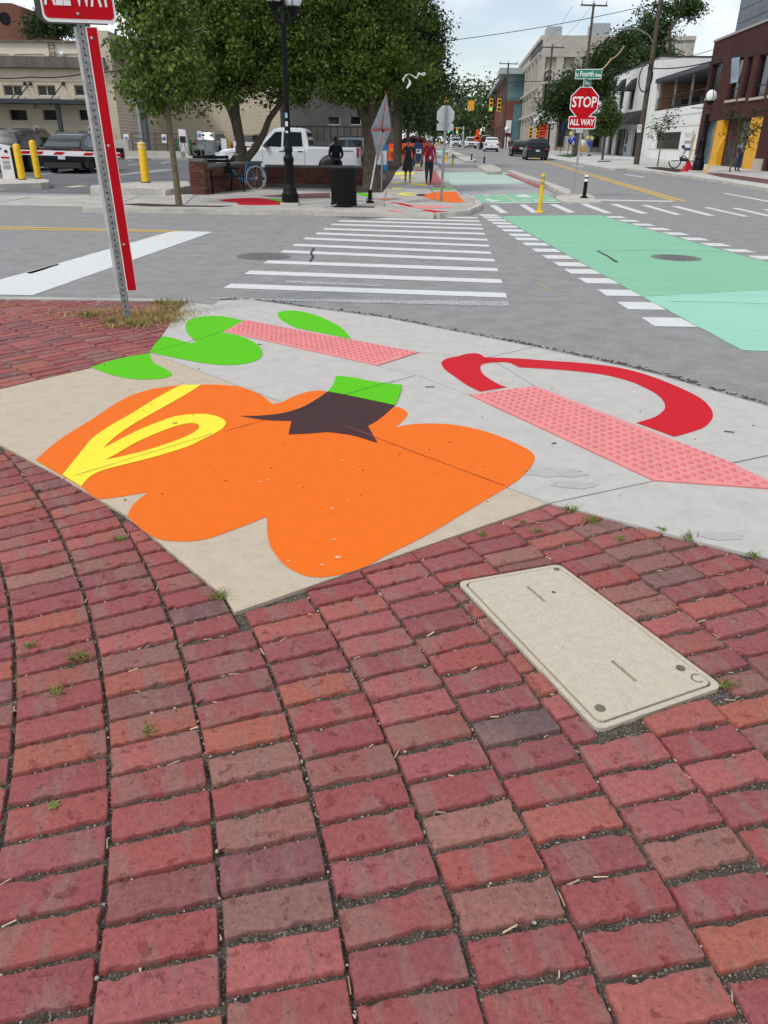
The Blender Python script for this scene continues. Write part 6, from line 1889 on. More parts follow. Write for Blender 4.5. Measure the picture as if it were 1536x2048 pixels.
# ================================================================ buildings
def wallmat(name, c1, c2, mortar, bw=0.22, bh=0.075, rough=0.9, grime=0.25, bump=0.5, soff=0.5, msize=0.012):
    """brick courses along local x / z"""
    if name in MATS:
        return MATS[name]
    m = bpy.data.materials.new(name)
    m.use_nodes = True
    n, l = m.node_tree.nodes, m.node_tree.links
    b = n['Principled BSDF']
    b.inputs['Roughness'].default_value = rough
    b.inputs['Specular IOR Level'].default_value = 0.2
    tcn, sep, cmb = n.new('ShaderNodeTexCoord'), n.new('ShaderNodeSeparateXYZ'), n.new('ShaderNodeCombineXYZ')
    l.new(tcn.outputs['Object'], sep.inputs[0])
    l.new(sep.outputs[0], cmb.inputs[0])
    l.new(sep.outputs[2], cmb.inputs[1])
    br = n.new('ShaderNodeTexBrick')
    br.inputs['Scale'].default_value = 1.0
    br.inputs['Brick Width'].default_value = bw
    br.inputs['Row Height'].default_value = bh
    br.inputs['Mortar Size'].default_value = msize
    br.inputs['Color1'].default_value = (*c1, 1)
    br.inputs['Color2'].default_value = (*c2, 1)
    br.inputs['Mortar'].default_value = (*mortar, 1)
    br.offset = soff
    l.new(cmb.outputs[0], br.inputs['Vector'])
    tx = n.new('ShaderNodeTexNoise')
    tx.inputs['Scale'].default_value = 0.6
    tx.inputs['Detail'].default_value = 9
    l.new(tcn.outputs['Object'], tx.inputs['Vector'])
    mr = n.new('ShaderNodeMapRange')
    mr.inputs[1].default_value, mr.inputs[2].default_value = 0.3, 0.7
    mr.inputs[3].default_value, mr.inputs[4].default_value = 1 - grime, 1 + grime * 0.4
    l.new(tx.outputs[0], mr.inputs[0])
    hs = n.new('ShaderNodeHueSaturation')
    l.new(br.outputs['Color'], hs.inputs['Color'])
    l.new(mr.outputs[0], hs.inputs['Value'])
    l.new(hs.outputs[0], b.inputs['Base Color'])
    bp = n.new('ShaderNodeBump')
    bp.inputs['Strength'].default_value = bump
    bp.inputs['Distance'].default_value = 0.02
    bp.invert = True
    l.new(br.outputs['Fac'], bp.inputs['Height'])
    l.new(bp.outputs[0], b.inputs['Normal'])
    MATS[name] = m
    return m
M_WGLASS = mat('window_glass', (0.010, 0.014, 0.016), 0.06, 0.3, 0.6, spec=0.35)
M_DGLASS = mat('dark_interior_glass', (0.010, 0.009, 0.010), 0.2, 0.3, 0.6, spec=0.12)
M_BGLASS = mat('blue_glass', (0.10, 0.20, 0.22), 0.12, 0.2, 0.4, spec=0.8)
class Facade:
    """vertical wall plane through A along d; out = +1 when the street lies on local +y"""
    def __init__(self, name, label, A, d, out, base=None):
        self.A, self.d = Vector(A[:2]), Vector(d).normalized()
        self.out = out
        self.ang = math.atan2(self.d.y, self.d.x)
        self.n = Vector((-self.d.y, self.d.x)) * out
        self.z0 = zg(self.A.y) if base is None else base
        self.t = thing(name, label, 'building', (self.A.x, self.A.y, self.z0), self.ang)
    def sz(self, px, py):
        r_ = ray(px, py)
        d2 = Vector((r_.x, r_.y))
        k = (self.A).dot(self.n) / d2.dot(self.n)
        q = Vector((0, 0, CAM_H)) + r_ * k
        return (Vector((q.x, q.y)) - self.A).dot(self.d), q.z - self.z0
    def rect(self, *pts):
        q = [self.sz(*p) for p in pts]
        ss, zs = sorted(a for a, _ in q), sorted(b for _, b in q)
        h = len(q) // 2
        return (sum(ss[:h]) / h, sum(ss[h:]) / h, sum(zs[:h]) / h, sum(zs[h:]) / h)
    def pt(self, s, dep, z):
        return (s, dep * self.out, z)
    def box(self, name, m, s0, s1, z0, z1, d0, d1, parent=None, mb=None):
        b = (mb or MB()).box(((s0 + s1) / 2, (d0 + d1) / 2 * self.out, (z0 + z1) / 2), (s1 - s0, abs(d1 - d0), z1 - z0))
        return b if mb else b.build(name, m, parent or self.t)
    def wall(self, s0, s1, z0, z1, holes, m, depth=0.22, thick=6.0, name='wall', off=0.0):
        """front skin with real openings, reveals, and a solid back"""
        ss = sorted({s0, s1, *[min(max(v, s0), s1) for h in holes for v in h[:2]]})
        zs = sorted({z0, z1, *[min(max(v, z0), z1) for h in holes for v in h[2:4]]})
        mb = MB()
        for a, b in zip(ss, ss[1:]):
            for p, q in zip(zs, zs[1:]):
                cs, cz = (a + b) / 2, (p + q) / 2
                if any(h[0] < cs < h[1] and h[2] < cz < h[3] for h in holes):
                    continue
                mb.add([self.pt(a, off, p), self.pt(b, off, p), self.pt(b, off, q), self.pt(a, off, q)], [(0, 1, 2, 3)])
        for h in holes:
            a, b, p, q = max(h[0], s0), min(h[1], s1), max(h[2], z0), min(h[3], z1)
            f, k = off, off - depth
            mb.add([self.pt(a, f, p), self.pt(b, f, p), self.pt(b, f, q), self.pt(a, f, q), self.pt(a, k, p), self.pt(b, k, p), self.pt(b, k, q), self.pt(a, k, q)], [(0, 1, 5, 4), (1, 2, 6, 5), (2, 3, 7, 6), (3, 0, 4, 7)])
        w = mb.build(name, m, self.t)
        # body behind the skin: two ends, back, top
        B = MB()
        c8 = [self.pt(s0, off - depth - 0.05, z0), self.pt(s1, off - depth - 0.05, z0), self.pt(s1, off - thick, z0), self.pt(s0, off - thick, z0)]
        top = [(x, y, z1 - 0.02) for x, y, _ in c8]
        B.hexa(c8, top)
        B.add([self.pt(s0, off, z0), self.pt(s0, off - depth - 0.05, z0), self.pt(s0, off - depth - 0.05, z1), self.pt(s0, off, z1)], [(0, 1, 2, 3)])
        B.add([self.pt(s1, off, z0), self.pt(s1, off - depth - 0.05, z0), self.pt(s1, off - depth - 0.05, z1), self.pt(s1, off, z1)], [(0, 1, 2, 3)])
        B.add([self.pt(s0, off, z1), self.pt(s1, off, z1), self.pt(s1, off - depth - 0.05, z1), self.pt(s0, off - depth - 0.05, z1)], [(0, 1, 2, 3)])
        B.build('inner_block', m, self.t)
        return w
    def window(self, h, frame, glass=M_WGLASS, mull=0, trans=(), depth=0.16, fw=0.06, off=0.0, sill=None, name='window'):
        a, b, p, q = h[:4]
        mb = MB()
        k = off - depth
        for (x0, x1, y0, y1) in ((a, b, p, p + fw), (a, b, q - fw, q), (a, a + fw, p + fw, q - fw), (b - fw, b, p + fw, q - fw)):
            self.box('', None, x0, x1, y0, y1, k, k + 0.07, mb=mb)
        for i in range(mull):
            x = a + (b - a) * (i + 1) / (mull + 1)
            self.box('', None, x - fw / 2, x + fw / 2, p + fw, q - fw, k, k + 0.06, mb=mb)
        for tz in trans:
            z = p + (q - p) * tz
            self.box('', None, a + fw, b - fw, z - fw / 2, z + fw / 2, k, k + 0.055, mb=mb)
        w = mb.build(name, frame, self.t)
        n = mull + 1
        for i in range(n):
            x0, x1 = a + (b - a) * i / n, a + (b - a) * (i + 1) / n
            self.box('pane', glass, x0 + fw * 0.5, x1 - fw * 0.5, p + fw * 0.5, q - fw * 0.5, k - 0.03, k + 0.02, parent=w)
        if sill:
            self.box('sill', sill, a - 0.12, b + 0.12, p - 0.16, p - 0.01, off - 0.05, off + 0.09, parent=w)
        return w

# ---- cream depot at left
M_CREAM = wallmat('cream_brick', (0.75, 0.65, 0.48), (0.70, 0.60, 0.45), (0.52, 0.45, 0.34), 0.3, 0.105, msize=0.018, grime=0.12)
M_CREAMP = wallmat('cream_parapet', (0.74, 0.68, 0.55), (0.71, 0.65, 0.53), (0.64, 0.58, 0.47), 0.4, 0.13, grime=0.12)
M_STUC = mat('beige_render', (0.64, 0.53, 0.40), 0.9, 0.08, 0.6, bump=0.1)
M_CORN = mat('grimy_stone', (0.17, 0.15, 0.13), 0.9, 0.3, 0.8, col2=(0.045, 0.04, 0.036), bump=0.2, bscale=8, stretch=(1.5, 1.5, 0.5))
M_FRAME = mat('cream_frame', (0.52, 0.48, 0.40), 0.6, 0.06, 5)
M_DKST = mat('dark_steel', (0.03, 0.034, 0.042), 0.5, 0.1, 5)
YL = 59.0
gx = P(229, 305, YL).x
F = Facade('depot_building', 'cream brick depot with grimy cornice, two rows of windows and steel canopy', (-46, YL), (1, 0), -1)
sC = gx + 46
zz = lambda py, px=120: F.sz(px, py)[1]
holes, lows = [], []
for (x0, x1) in ((5, 43), (73, 110), (147, 186)):
    holes.append(F.rect((x0, 170), (x1, 170), (x0 + 3, 192), (x1 + 3, 192)))
for (x0, x1) in ((17, 53), (84, 120), (156, 196)):
    lows.append(F.rect((x0, 218), (x1, 218), (x0 + 3, 242), (x1 + 3, 242)))
for k in range(1, 6):                      # the rows go on beyond the frame
    d_ = holes[1][0] - holes[0][0]
    holes.append((holes[0][0] - d_ * k, holes[0][1] - d_ * k, *holes[0][2:]))
    lows.append((lows[0][0] - d_ * k, lows[0][1] - d_ * k, *lows[0][2:]))
holes = [h for h in holes if h[0] > 0.4]
lows = [h for h in lows if h[0] > 0.4]
zco0, zco1 = zz(137), zz(114)
F.wall(0, sC - 1.3, -0.6, zco0, holes + lows, M_CREAM, 0.3, 14, name='brick_wall')
F.box('corner_pier', M_STUC, sC - 1.3, sC, -0.6, zco0, -14, 0.08)
F.box('upper_band', M_STUC, 0, sC - 1.3, zz(163), zco0 - 0.02, 0.003, 0.05)
for h in holes:
    F.window(h, M_FRAME, mull=1, sill=M_FRAME)
for h in lows:
    F.window(h, M_FRAME, glass=M_DGLASS, sill=M_FRAME)
F.box('cornice', M_CORN, -0.4, sC + 0.35, zco0, zco0 + (zco1 - zco0) * 0.3, -14.3, 0.5)
F.box('cornice', M_CORN, -0.3, sC + 0.2, zco0 + (zco1 - zco0) * 0.3 + 0.003, zco1, -14.2, 0.3)
F.box('parapet', M_CREAMP, 0, F.sz(164, 100)[0], zco1 + 0.003, zz(82), -13, -1.0)
F.box('parapet_coping', M_CORN, 0, F.sz(164, 100)[0] + 0.1, zz(82), zz(78), -13.2, -0.8)
s0_ = F.sz(166, 100)[0] + 0.15
F.box('attic_block', M_CORN, s0_, sC + 1.8, zco1 + 0.003, zz(90), -14, -0.6)
F.box('attic_cornice', M_CORN, s0_ - 0.2, sC + 2.0, zz(90), zz(76), -14.2, -0.2)
a_, b_ = F.sz(262, 60), F.sz(289, 60)
F.box('chimney', M_CORN, a_[0], b_[0], zz(76) + 0.01, F.sz(270, 18)[1], -3, -1.2)
F.box('chimney_cap', M_CORN, a_[0] - 0.25, b_[0] + 0.25, F.sz(270, 18)[1], F.sz(270, 8)[1], -3.2, -1.0)
F.box('canopy', M_DKST, 0, F.sz(184, 205)[0], zz(209.5), zz(201.5), 0.01, 2.2)
for (xt, xb) in ((1, 9), (131, 143)):
    s_, _ = F.sz(xb, 262)
    F.box('canopy_post', M_DKST, s_ - 0.13, s_ + 0.13, -0.3, zz(209), 1.7, 1.95)
for (xt, xb) in ((50, 42), (61, 54), (127, 120)):
    q0, q1 = F.sz(xt, 167), F.sz(xb, 201)
    MB().tube([F.pt(q0[0], 0.05, q0[1]), F.pt(q1[0], 1.6, q1[1])], 0.035, 6).ball(F.pt(q0[0], 0.05, q0[1]), 0.13, 8, 5).build('tie_rod', M_DKST, F.t)
lad = MB()
la, lb = F.sz(88, 100)[0], F.sz(99, 100)[0]
for s_ in (la, lb):
    lad.tube([F.pt(s_, -0.9, zco1), F.pt(s_, -0.9, zz(76))], 0.03, 5)
for k in range(5):
    z = zco1 + (zz(76) - zco1) * (k + 0.5) / 5
    lad.tube([F.pt(la, -0.9, z), F.pt(lb, -0.9, z)], 0.02, 5)
lad.build('roof_ladder', mat('rust_ladder', (0.13, 0.07, 0.045), 0.8), F.t)
q0 = F.sz(116, 106)
MB().ball(F.pt(q0[0], -0.75, q0[1]), 0.18, 10, 6).build('wall_lamp', M_GLOBE, F.t, smooth=60)
for (x0, x1) in ((12, 80), (84, 158), (-60, 6)):
    a, b = F.sz(x0, 104), F.sz(x1, 104)
    MB().tube([F.pt(a[0], -0.95, zco1), F.pt(a[0], -0.95, a[1] - 0.1), F.pt(a[0] + 0.2, -0.95, a[1]), F.pt(b[0] - 0.2, -0.95, b[1]), F.pt(b[0], -0.95, b[1] - 0.1), F.pt(b[0], -0.95, zco1)], 0.03, 6).build('conduit', mat('conduit', (0.66, 0.62, 0.5), 0.6), F.t)
q0 = F.sz(64, 213)
F.box('soffit_lamp', M_FRAME, q0[0] - 0.25, q0[0] + 0.25, q0[1] - 0.14, q0[1] + 0.14, 0.01, 0.3)
for (x, y) in ((74, 260), (181, 261)):
    q0 = F.sz(x, y)
    pl_ = F.box('wall_notice', M_SWHITE, q0[0] - 0.17, q0[0] + 0.17, q0[1] - 0.28, q0[1] + 0.28, 0.01, 0.03)
    F.box('symbol', M_DGREY, q0[0] - 0.1, q0[0] + 0.1, q0[1] - 0.05, q0[1] + 0.16, 0.032, 0.036, parent=pl_)
F.box('plinth', M_CONC2, 0, sC + 0.1, -0.6, 0.45, 0.09, 0.2)
# receding side wall and the long wing behind the trees
F2 = Facade('depot_wing', 'long cream brick wing of the depot behind the trees and parked cars', (gx, 71.0), (1, 0), -1)
wl_ = F2.sz(570, 290)[0]
zt2 = F2.sz(300, 100)[1]
F2.wall(0, wl_, -0.6, zt2, [F2.rect((226, 186), (233, 186), (232, 236), (240, 236))] if False else [], M_CREAM, 0.2, 10, name='brick_wall')
F2.box('side_wall', M_CREAM, -0.6, 0.6, -0.6, zt2, 0.02, 12.0)
zt3 = F2.sz(520, 62)[1]
F2.box('upper_wall', M_CREAMP, F2.sz(420, 60)[0], F2.sz(640, 60)[0], zt2 + 0.01, zt3, -9, -1)
F2.box('upper_cornice', M_CORN, F2.sz(418, 60)[0], F2.sz(645, 60)[0], zt3, F2.sz(520, 38)[1], -9.4, -0.6)
F2.box('cornice', M_CORN, -0.3, wl_ + 0.3, zt2, zt2 + 0.5, -10.3, 0.4)
M_DKW = mat('dark_stucco', (0.10, 0.095, 0.09), 0.9, 0.2, 0.6)
wr_ = F2.sz(800, 290)[0]
hs_ = [F2.rect((x0, 232), (x1, 232), (x0, 250), (x1, 250)) for x0, x1 in ((655, 680), (700, 722))]
F2.wall(wl_ + 0.02, wr_, -0.6, F2.sz(700, 130)[1], hs_, M_DKW, 0.2, 10, name='rear_wall')
for h in hs_:
    F2.window(h, M_FRAME)
F2.box('stair_block', M_DKW, F2.sz(590, 290)[0], F2.sz(720, 290)[0], -0.6, F2.sz(650, 282)[1], 0.3, 3.0)
ra = MB()
for k in range(14):
    x = F2.sz(590, 290)[0] + k * 0.55
    z = F2.sz(650, 282)[1]
    ra.tube([F2.pt(x, 2.9, z), F2.pt(x, 2.9, z + 1.05)], 0.03, 5)
ra.tube([F2.pt(F2.sz(590, 290)[0], 2.9, z + 1.05), F2.pt(F2.sz(590, 290)[0] + 13 * 0.55, 2.9, z + 1.05)], 0.035, 5)
ra.build('stair_rail', M_BLK, F2.t)
# ramp wall and handrail by the corner
p = G(246, 309, RZ)
rw = thing('ramp_wall', 'low concrete ramp wall with dark handrail at the depot corner', 'ramp', (gx - 0.5, 57.2, zg(57)))
MB().box((0.9, 0, 0.6), (2.8, 1.2, 1.2)).build('wall', M_CONC2, rw)
MB().box((1.7, -0.62, 0.35), (0.5, 0.05, 0.6)).build('vent', M_BLK, rw)
MB().box((4.1, 0, 0.25), (3.6, 1.2, 0.5)).build('ramp', M_CONC2, rw)
mb = MB()
for k in range(5):
    mb.tube([(2.6 + k * 0.8, -0.5, 0.5), (2.6 + k * 0.8, -0.5, 1.6)], 0.03, 5)
for z in (0.9, 1.25, 1.6):
    mb.tube([(2.6, -0.5, z), (5.8, -0.5, z)], 0.03, 5)
mb.build('handrail', mat('rail_brown', (0.06, 0.045, 0.04), 0.6), rw)
# brick tower with round opening, far left
F3 = Facade('brick_tower', 'brown brick tower with a round black opening above the depot roof', (P(-60, 80, 95).x, 95), (1, 0), -1)
a, b = F3.sz(-60, 60)[0], F3.sz(46, 40)[0]
zb_, zt_ = F3.sz(20, 85)[1], F3.sz(20, 6)[1]
M_TOWER = wallmat('tower_brick', (0.22, 0.095, 0.065), (0.20, 0.085, 0.06), (0.17, 0.085, 0.062), 0.3, 0.1)
xs1 = F3.sz(40, 12)[0]
MB().prism([F3.pt(a, 0, 0), F3.pt(b + 0.4, 0, 0), F3.pt(b, 0, zb_), F3.pt(xs1, 0, F3.sz(40, 12)[1]), F3.pt(F3.sz(22, 5)[0], 0, zt_), F3.pt(a, 0, zt_)], (0, 0, 0), (0, 8, 0)).build('wall', M_TOWER, F3.t)
q0 = F3.sz(10, 37)
r_ = F3.sz(20, 37)[0] - q0[0]
MB().lathe([(r_ * 1.08, 0.02), (r_ * 1.08, -0.08), (r_, -0.1), (r_ * 0.98, -0.03)], F3.pt(q0[0], 0, q0[1]), 28, 'Y').build('round_opening', M_BLK, F3.t)
a2, b2 = F3.sz(68, 70)[0], F3.sz(81, 70)[0]
F3.box('stub', M_TOWER, a2, b2, 0, F3.sz(74, 54)[1], -5, 0)
# tree tops above the depot roof
g = P(115, 80, 88)
tree('background_tree', 'green tree top showing above the depot parapet', (g.x, 88, zg(88)), 6, 0.25, [(0, 0, F3.sz(115, 68)[1], 2.4, 1.6, 1.4), (1.5, 0, F3.sz(115, 62)[1], 1.8, 1.5, 1.2), (-1.6, 0, F3.sz(115, 66)[1], 1.6, 1.5, 1.1)], 3600, 0.3, M_LEAF2, 61, ncl=60, spread=0.4)

# ---- right-hand street wall
A_R = (22.75, 49.0)
D_R = Vector((0.085, 1.0)).normalized()
def rline(px):
    """distance along the right-hand building line under a photo column"""
    r_ = ray(px, 320)
    n_ = Vector((-D_R.y, D_R.x))
    k = Vector(A_R).dot(n_) / Vector((r_.x, r_.y)).dot(n_)
    q = Vector((r_.x, r_.y)) * k
    return q
M_RBRICK = wallmat('red_brown_brick', (0.115, 0.034, 0.03), (0.095, 0.028, 0.026), (0.05, 0.026, 0.024), 0.26, 0.11, grime=0.2, bump=0.6, msize=0.022)
M_ZINC = mat('zinc_panel', (0.13, 0.145, 0.165), 0.5, 0.15, 1.2, metal=0.3)
M_ZSEAM = mat('zinc_seam', (0.05, 0.055, 0.065), 0.5)
M_OCHRE = mat('ochre_panel', (0.80, 0.40, 0.012), 0.5, 0.06, 1.5)
M_CREAMST = mat('cream_stone', (0.50, 0.45, 0.36), 0.85, 0.08, 3)
FB = Facade('brick_building', 'dark red brick building with ochre shopfront and grey zinc top storey', rline(1560), D_R, 1)
Zf = lambda pts: [(1240 + x / 5.19, 170 + y / 5.19) for x, y in pts]
sE = FB.sz(1390, 300)[0]
zr = FB.sz(1421, 88)[1]
wins = [FB.rect((1423, 128), (1443, 125), (1437, 192), (1415, 195)), FB.rect((1468, 120), (1485, 116), (1475, 198), (1453, 200)), FB.rect((1495, 114), (1505, 112), (1493, 195), (1481, 197)), FB.rect((1519, 110), (1544, 104), (1530, 191), (1502, 196))]
shop = FB.rect(*Zf([(850, 362), (1478, 352), (1385, 912), (730, 840)]))
shop = (FB.sz(*Zf([(1425, 640)])[0])[0], FB.sz(*Zf([(850, 600)])[0])[0], -0.3, FB.sz(*Zf([(1160, 355)])[0])[1])
s_near = -14.0
extra = [(wins[3][0] - 3.2 - k * 3.4, wins[3][1] - 3.2 - k * 3.4, wins[3][2], wins[3][3]) for k in range(3)]
shop2 = (-9, shop[0] - 2.2, -0.3, shop[3])
FB.wall(s_near, sE, -0.5, zr, wins + extra + [shop, shop2], M_RBRICK, 0.35, 12, name='brick_wall')
M_DFRAME = mat('dark_frame', (0.012, 0.012, 0.014), 0.5)
for i, h in enumerate(wins + extra):
    FB.window(h, M_DFRAME, glass=M_WGLASS if i != 0 else M_DGLASS, trans=(0.28,) if i in (1, 3) else (), sill=M_CREAMST, depth=0.25)
h = wins[1]                                  # one sash tipped open, sky reflection painted into its colour
mb = MB().box(((h[0] + h[1]) / 2, 0.12, (h[2] + h[3]) / 2 + 0.55), ((h[1] - h[0]) * 0.75, 0.04, (h[3] - h[2]) * 0.62), rx=R(-9))
mb.build('open_sash', mat('sky_reflection_glass', (0.35, 0.45, 0.55), 0.08, 0.1, 1, spec=0.9), FB.t)
FB.box('shop_frame', M_DFRAME, shop[0], shop[1], -0.2, shop[3], -0.75, -0.55)
FB.box('shop_glass', M_WGLASS, shop2[0], shop2[1], -0.2, shop2[3], -0.5, -0.3)
def zs_(x, y):
    return FB.sz(*Zf([(x, y)])[0])
S = lambda x, y=600: zs_(x, y)[0]
z_top, z_bot = shop[3], -0.1
FB.box('ochre_panel', M_OCHRE, S(1320), S(1440) if S(1440) > S(1320) else S(1320) - 0.1, z_bot, z_top, -0.5, -0.02) if S(1440) > S(1320) else FB.box('ochre_panel', M_OCHRE, S(1440), S(1310), z_bot, z_top, -0.5, -0.02)
lo, hi = sorted((S(1030), S(965)))
FB.box('ochre_panel', M_OCHRE, lo, hi, z_bot, z_top, -0.5, -0.02)
lo, hi = sorted((S(965), S(905)))
FB.box('tan_pane', mat('tan_reflection_glass', (0.28, 0.15, 0.04), 0.15, 0.1, 1, spec=0.7), lo + 0.03, hi - 0.03, z_bot, z_top, -0.5, -0.3)  # tan colour is a reflection painted into the pane
lo, hi = sorted((S(905), S(850)))
FB.box('shop_window', M_BGLASS, lo + 0.03, hi - 0.03, z_bot, z_top, -0.5, -0.32)
lo, hi = sorted((S(1310), S(1175)))
dr = FB.box('door_glass', mat('door_glass', (0.08, 0.10, 0.095), 0.1, 0.3, 0.8, spec=0.8), lo + 0.05, hi - 0.05, 0.5, z_top - 0.2, -0.5, -0.4)
lo2, hi2 = sorted((S(1165), S(1045)))
bl_ = FB.box('door_blind', mat('blind', (0.30, 0.37, 0.35), 0.6, 0.06, 2), lo2 + 0.05, hi2 - 0.05, 0.5, z_top - 1.3, -0.5, -0.4)
FB.box('door_sill', M_DFRAME, lo, hi2, z_bot, 0.5, -0.5, -0.38)
FB.box('pier_base', M_CREAMST, shop[0] - 1.6, shop[0] - 0.02, -0.3, 0.75, 0.01, 0.09)
FB.box('pier_base', M_CREAMST, shop[1] + 0.02, sE - 0.1, -0.3, 0.75, 0.01, 0.09)
FB.box('coping', mat('coping', (0.35, 0.33, 0.32), 0.6), s_near, sE + 0.08, zr, zr + 0.14, -12.05, 0.08)
FB.box('sign_bracket', M_DFRAME, S(940, 240) - 0.3, S(940, 240) + 0.0, FB.sz(1430, 216)[1], FB.sz(1430, 216)[1] + 0.05, 0.01, 1.4)
# zinc storey, set back, built of interlocking panels
sZ, zZ = FB.sz(1446, 40)[0], zr + 7.5
FB.box('zinc_core', M_ZSEAM, s_near, sZ, zr + 0.1, zZ, -12, -1.05)
rows = 9
for r_ in range(rows):
    z0_, z1_ = zr + 0.14 + r_ * (zZ - zr) / rows, zr + 0.14 + (r_ + 1) * (zZ - zr) / rows
    n_ = 8
    for k in range(n_):
        a = s_near + (sZ - s_near) * k / n_ + (0.9 if r_ % 2 else 0)
        b = min(sZ, a + (sZ - s_near) / n_)
        if b - a > 0.2:
            FB.box('zinc_panel', M_ZINC, a + 0.015, b - 0.015, z0_ + 0.02, z1_ - 0.02, -1.05, -1.0)
w_ = FB.rect((1508, 30), (1518, 26), (1512, 62), (1501, 66))
FB.box('upper_window', M_DFRAME, w_[0] - 0.1, w_[1] + 0.3, w_[2], w_[3] + 0.3, -1.0, -0.95)
FB.box('upper_pane', MATS['sky_reflection_glass'], w_[0], w_[1] - 0.15, w_[2] + 0.1, w_[3] + 0.2, -0.95, -0.93)
FB.box('louvre', mat('louvre', (0.4, 0.4, 0.4), 0.6), w_[0] - 0.1, w_[1] + 0.3, w_[3] + 0.35, zZ - 0.3, -1.0, -0.94)
# white building with black awnings
M_WSTUC = mat('white_stucco', (0.82, 0.81, 0.79), 0.85, 0.04, 1.0, bump=0.1)
M_AWN = mat('black_awning', (0.022, 0.024, 0.028), 0.75, 0.1, 3)
M_WOOD = mat('wood_cladding', (0.42, 0.22, 0.11), 0.8, 0.3, 3, stretch=(0.5, 0.5, 6))
FW = Facade('white_building', 'white two storey building with black awnings and open roof terrace', rline(1388), D_R, 1)
sM, sF = FW.sz(1297, 280)[0], FW.sz(1208, 290)[0]
zT, zM = FW.sz(1255, 143)[1], FW.sz(1345, 217)[1]
uw = [FW.rect((x0, 180), (x1, 178), (x0 - 2, 220), (x1 - 2, 217)) for x0, x1 in ((1223, 1230), (1240, 1248), (1260, 1269))]
door = [FW.rect((x0, 258), (x1, 258), (x0 - 4, 318), (x1 - 4, 318)) for x0, x1 in ((1218, 1226), (1233, 1250), (1265, 1277))]
door = [(a, b, -0.2, q) for a, b, p, q in door]
FW.wall(sM, sF, -0.5, zT, uw + door, M_WSTUC, 0.35, 12, name='street_wall')
for h in uw:
    FW.window(h, M_DFRAME, glass=M_DGLASS, depth=0.25)
    a, b, p, q = h
    aw = MB()
    za, zb2 = q + 1.0, q - 0.15
    aw.add([FW.pt(a - 0.25, 0.02, za), FW.pt(b + 0.25, 0.02, za), FW.pt(b + 0.25, 0.9, zb2), FW.pt(a - 0.25, 0.9, zb2), FW.pt(a - 0.25, 0.02, zb2), FW.pt(b + 0.25, 0.02, zb2)], [(0, 1, 2, 3), (0, 3, 4), (1, 5, 2), (3, 2, 5, 4)])
    aw.build('awning', M_AWN, FW.t)
for h in door:
    FW.window(h, M_DFRAME, glass=M_DGLASS, depth=0.3, name='door')
za, zb2 = FW.sz(1250, 226)[1], FW.sz(1250, 253)[1]
a, b = FW.sz(1285, 240)[0], FW.sz(1220, 240)[0]
aw = MB()
for k in range(4):
    x0, x1 = a + (b - a) * k / 4, a + (b - a) * (k + 1) / 4
    aw.add([FW.pt(x0, 0.02, za), FW.pt(x1, 0.02, za), FW.pt(x1, 2.0, zb2), FW.pt(x0, 2.0, zb2)], [(0, 1, 2, 3)])
aw.add([FW.pt(a, 0.02, za), FW.pt(a, 2.0, zb2), FW.pt(a, 0.02, zb2)], [(0, 1, 2)]).add([FW.pt(b, 0.02, za), FW.pt(b, 2.0, zb2), FW.pt(b, 0.02, zb2)], [(0, 1, 2)])
aw.add([FW.pt(a, 2.0, zb2), FW.pt(b, 2.0, zb2), FW.pt(b, 2.0, zb2 - 0.25), FW.pt(a, 2.0, zb2 - 0.25)], [(0, 1, 2, 3)])
aw.build('shop_awning', M_AWN, FW.t)
q0 = FW.sz(1254, 272)
MB().lathe([(0.55, 0.1), (0.55, 0.02), (0.45, 0.12)], FW.pt(q0[0], 0.3, q0[1]), 20, 'Y').build('oval_sign', M_DFRAME, FW.t)
q0 = FW.sz(1252, 288)
for dz_ in (-0.5, 0.3):
    FW.box('shop_plate', mat('bronze_plate', (0.16, 0.10, 0.05), 0.5), q0[0] - 0.5, q0[0] + 0.5, q0[1] + dz_ - 0.3, q0[1] + dz_ + 0.3, 0.01, 0.05)
win = FW.rect((1313, 265), (1362, 264), (1310, 298), (1357, 298))
FW.wall(0.1, sM - 0.02, -0.5, zM, [win], M_WSTUC, 0.3, 12, name='terrace_wall')
FW.window(win, M_DFRAME, glass=M_DGLASS, depth=0.25)
for z in (FW.sz(1345, 233)[1], FW.sz(1345, 300)[1], FW.sz(1345, 232)[1] - 0.9):
    FW.box('stucco_joint', M_CREAMST, 0.2, sM - 0.1, z, z + 0.05, 0.001, 0.02)
FW.box('terrace_back_wall', M_DFRAME, 0.1, sM - 0.05, zM, FW.sz(1345, 158)[1], -10.4, -10.2)
nb = 14
zt_ = FW.sz(1345, 158)[1]
for k in range(nb):
    z0_, z1_ = zM + (zt_ - zM) * k / nb, zM + (zt_ - zM) * (k + 1) / nb
    FW.box('cladding_board', M_WOOD, 0.1, sM - 0.35, z0_ + 0.015, z1_ - 0.015, -10.2, -10.15)
    FW.box('cladding_board', M_WOOD, sM - 0.30, sM - 0.025, z0_ + 0.015, z1_ - 0.015, -10.1, -0.45)
FW.box('terrace_roof', M_ZSEAM, -0.1, sM - 0.02, zt_, zt_ + 0.35, -10.6, 0.2)
FW.box('party_wall', M_WSTUC, sM - 0.3, sM - 0.025, zM, zM + 1.4, -0.4, 0.0)
for k in (0.3, 0.62, 0.95):
    FW.box('terrace_post', M_STEEL2, sM * k - 0.07, sM * k + 0.07, zM, zt_, -0.3, -0.15)
rl = MB()
for k in range(26):
    x = 0.2 + (sM - 0.6) * k / 25
    rl.tube([FW.pt(x, -0.1, zM), FW.pt(x, -0.1, zM + 1.05)], 0.022, 4)
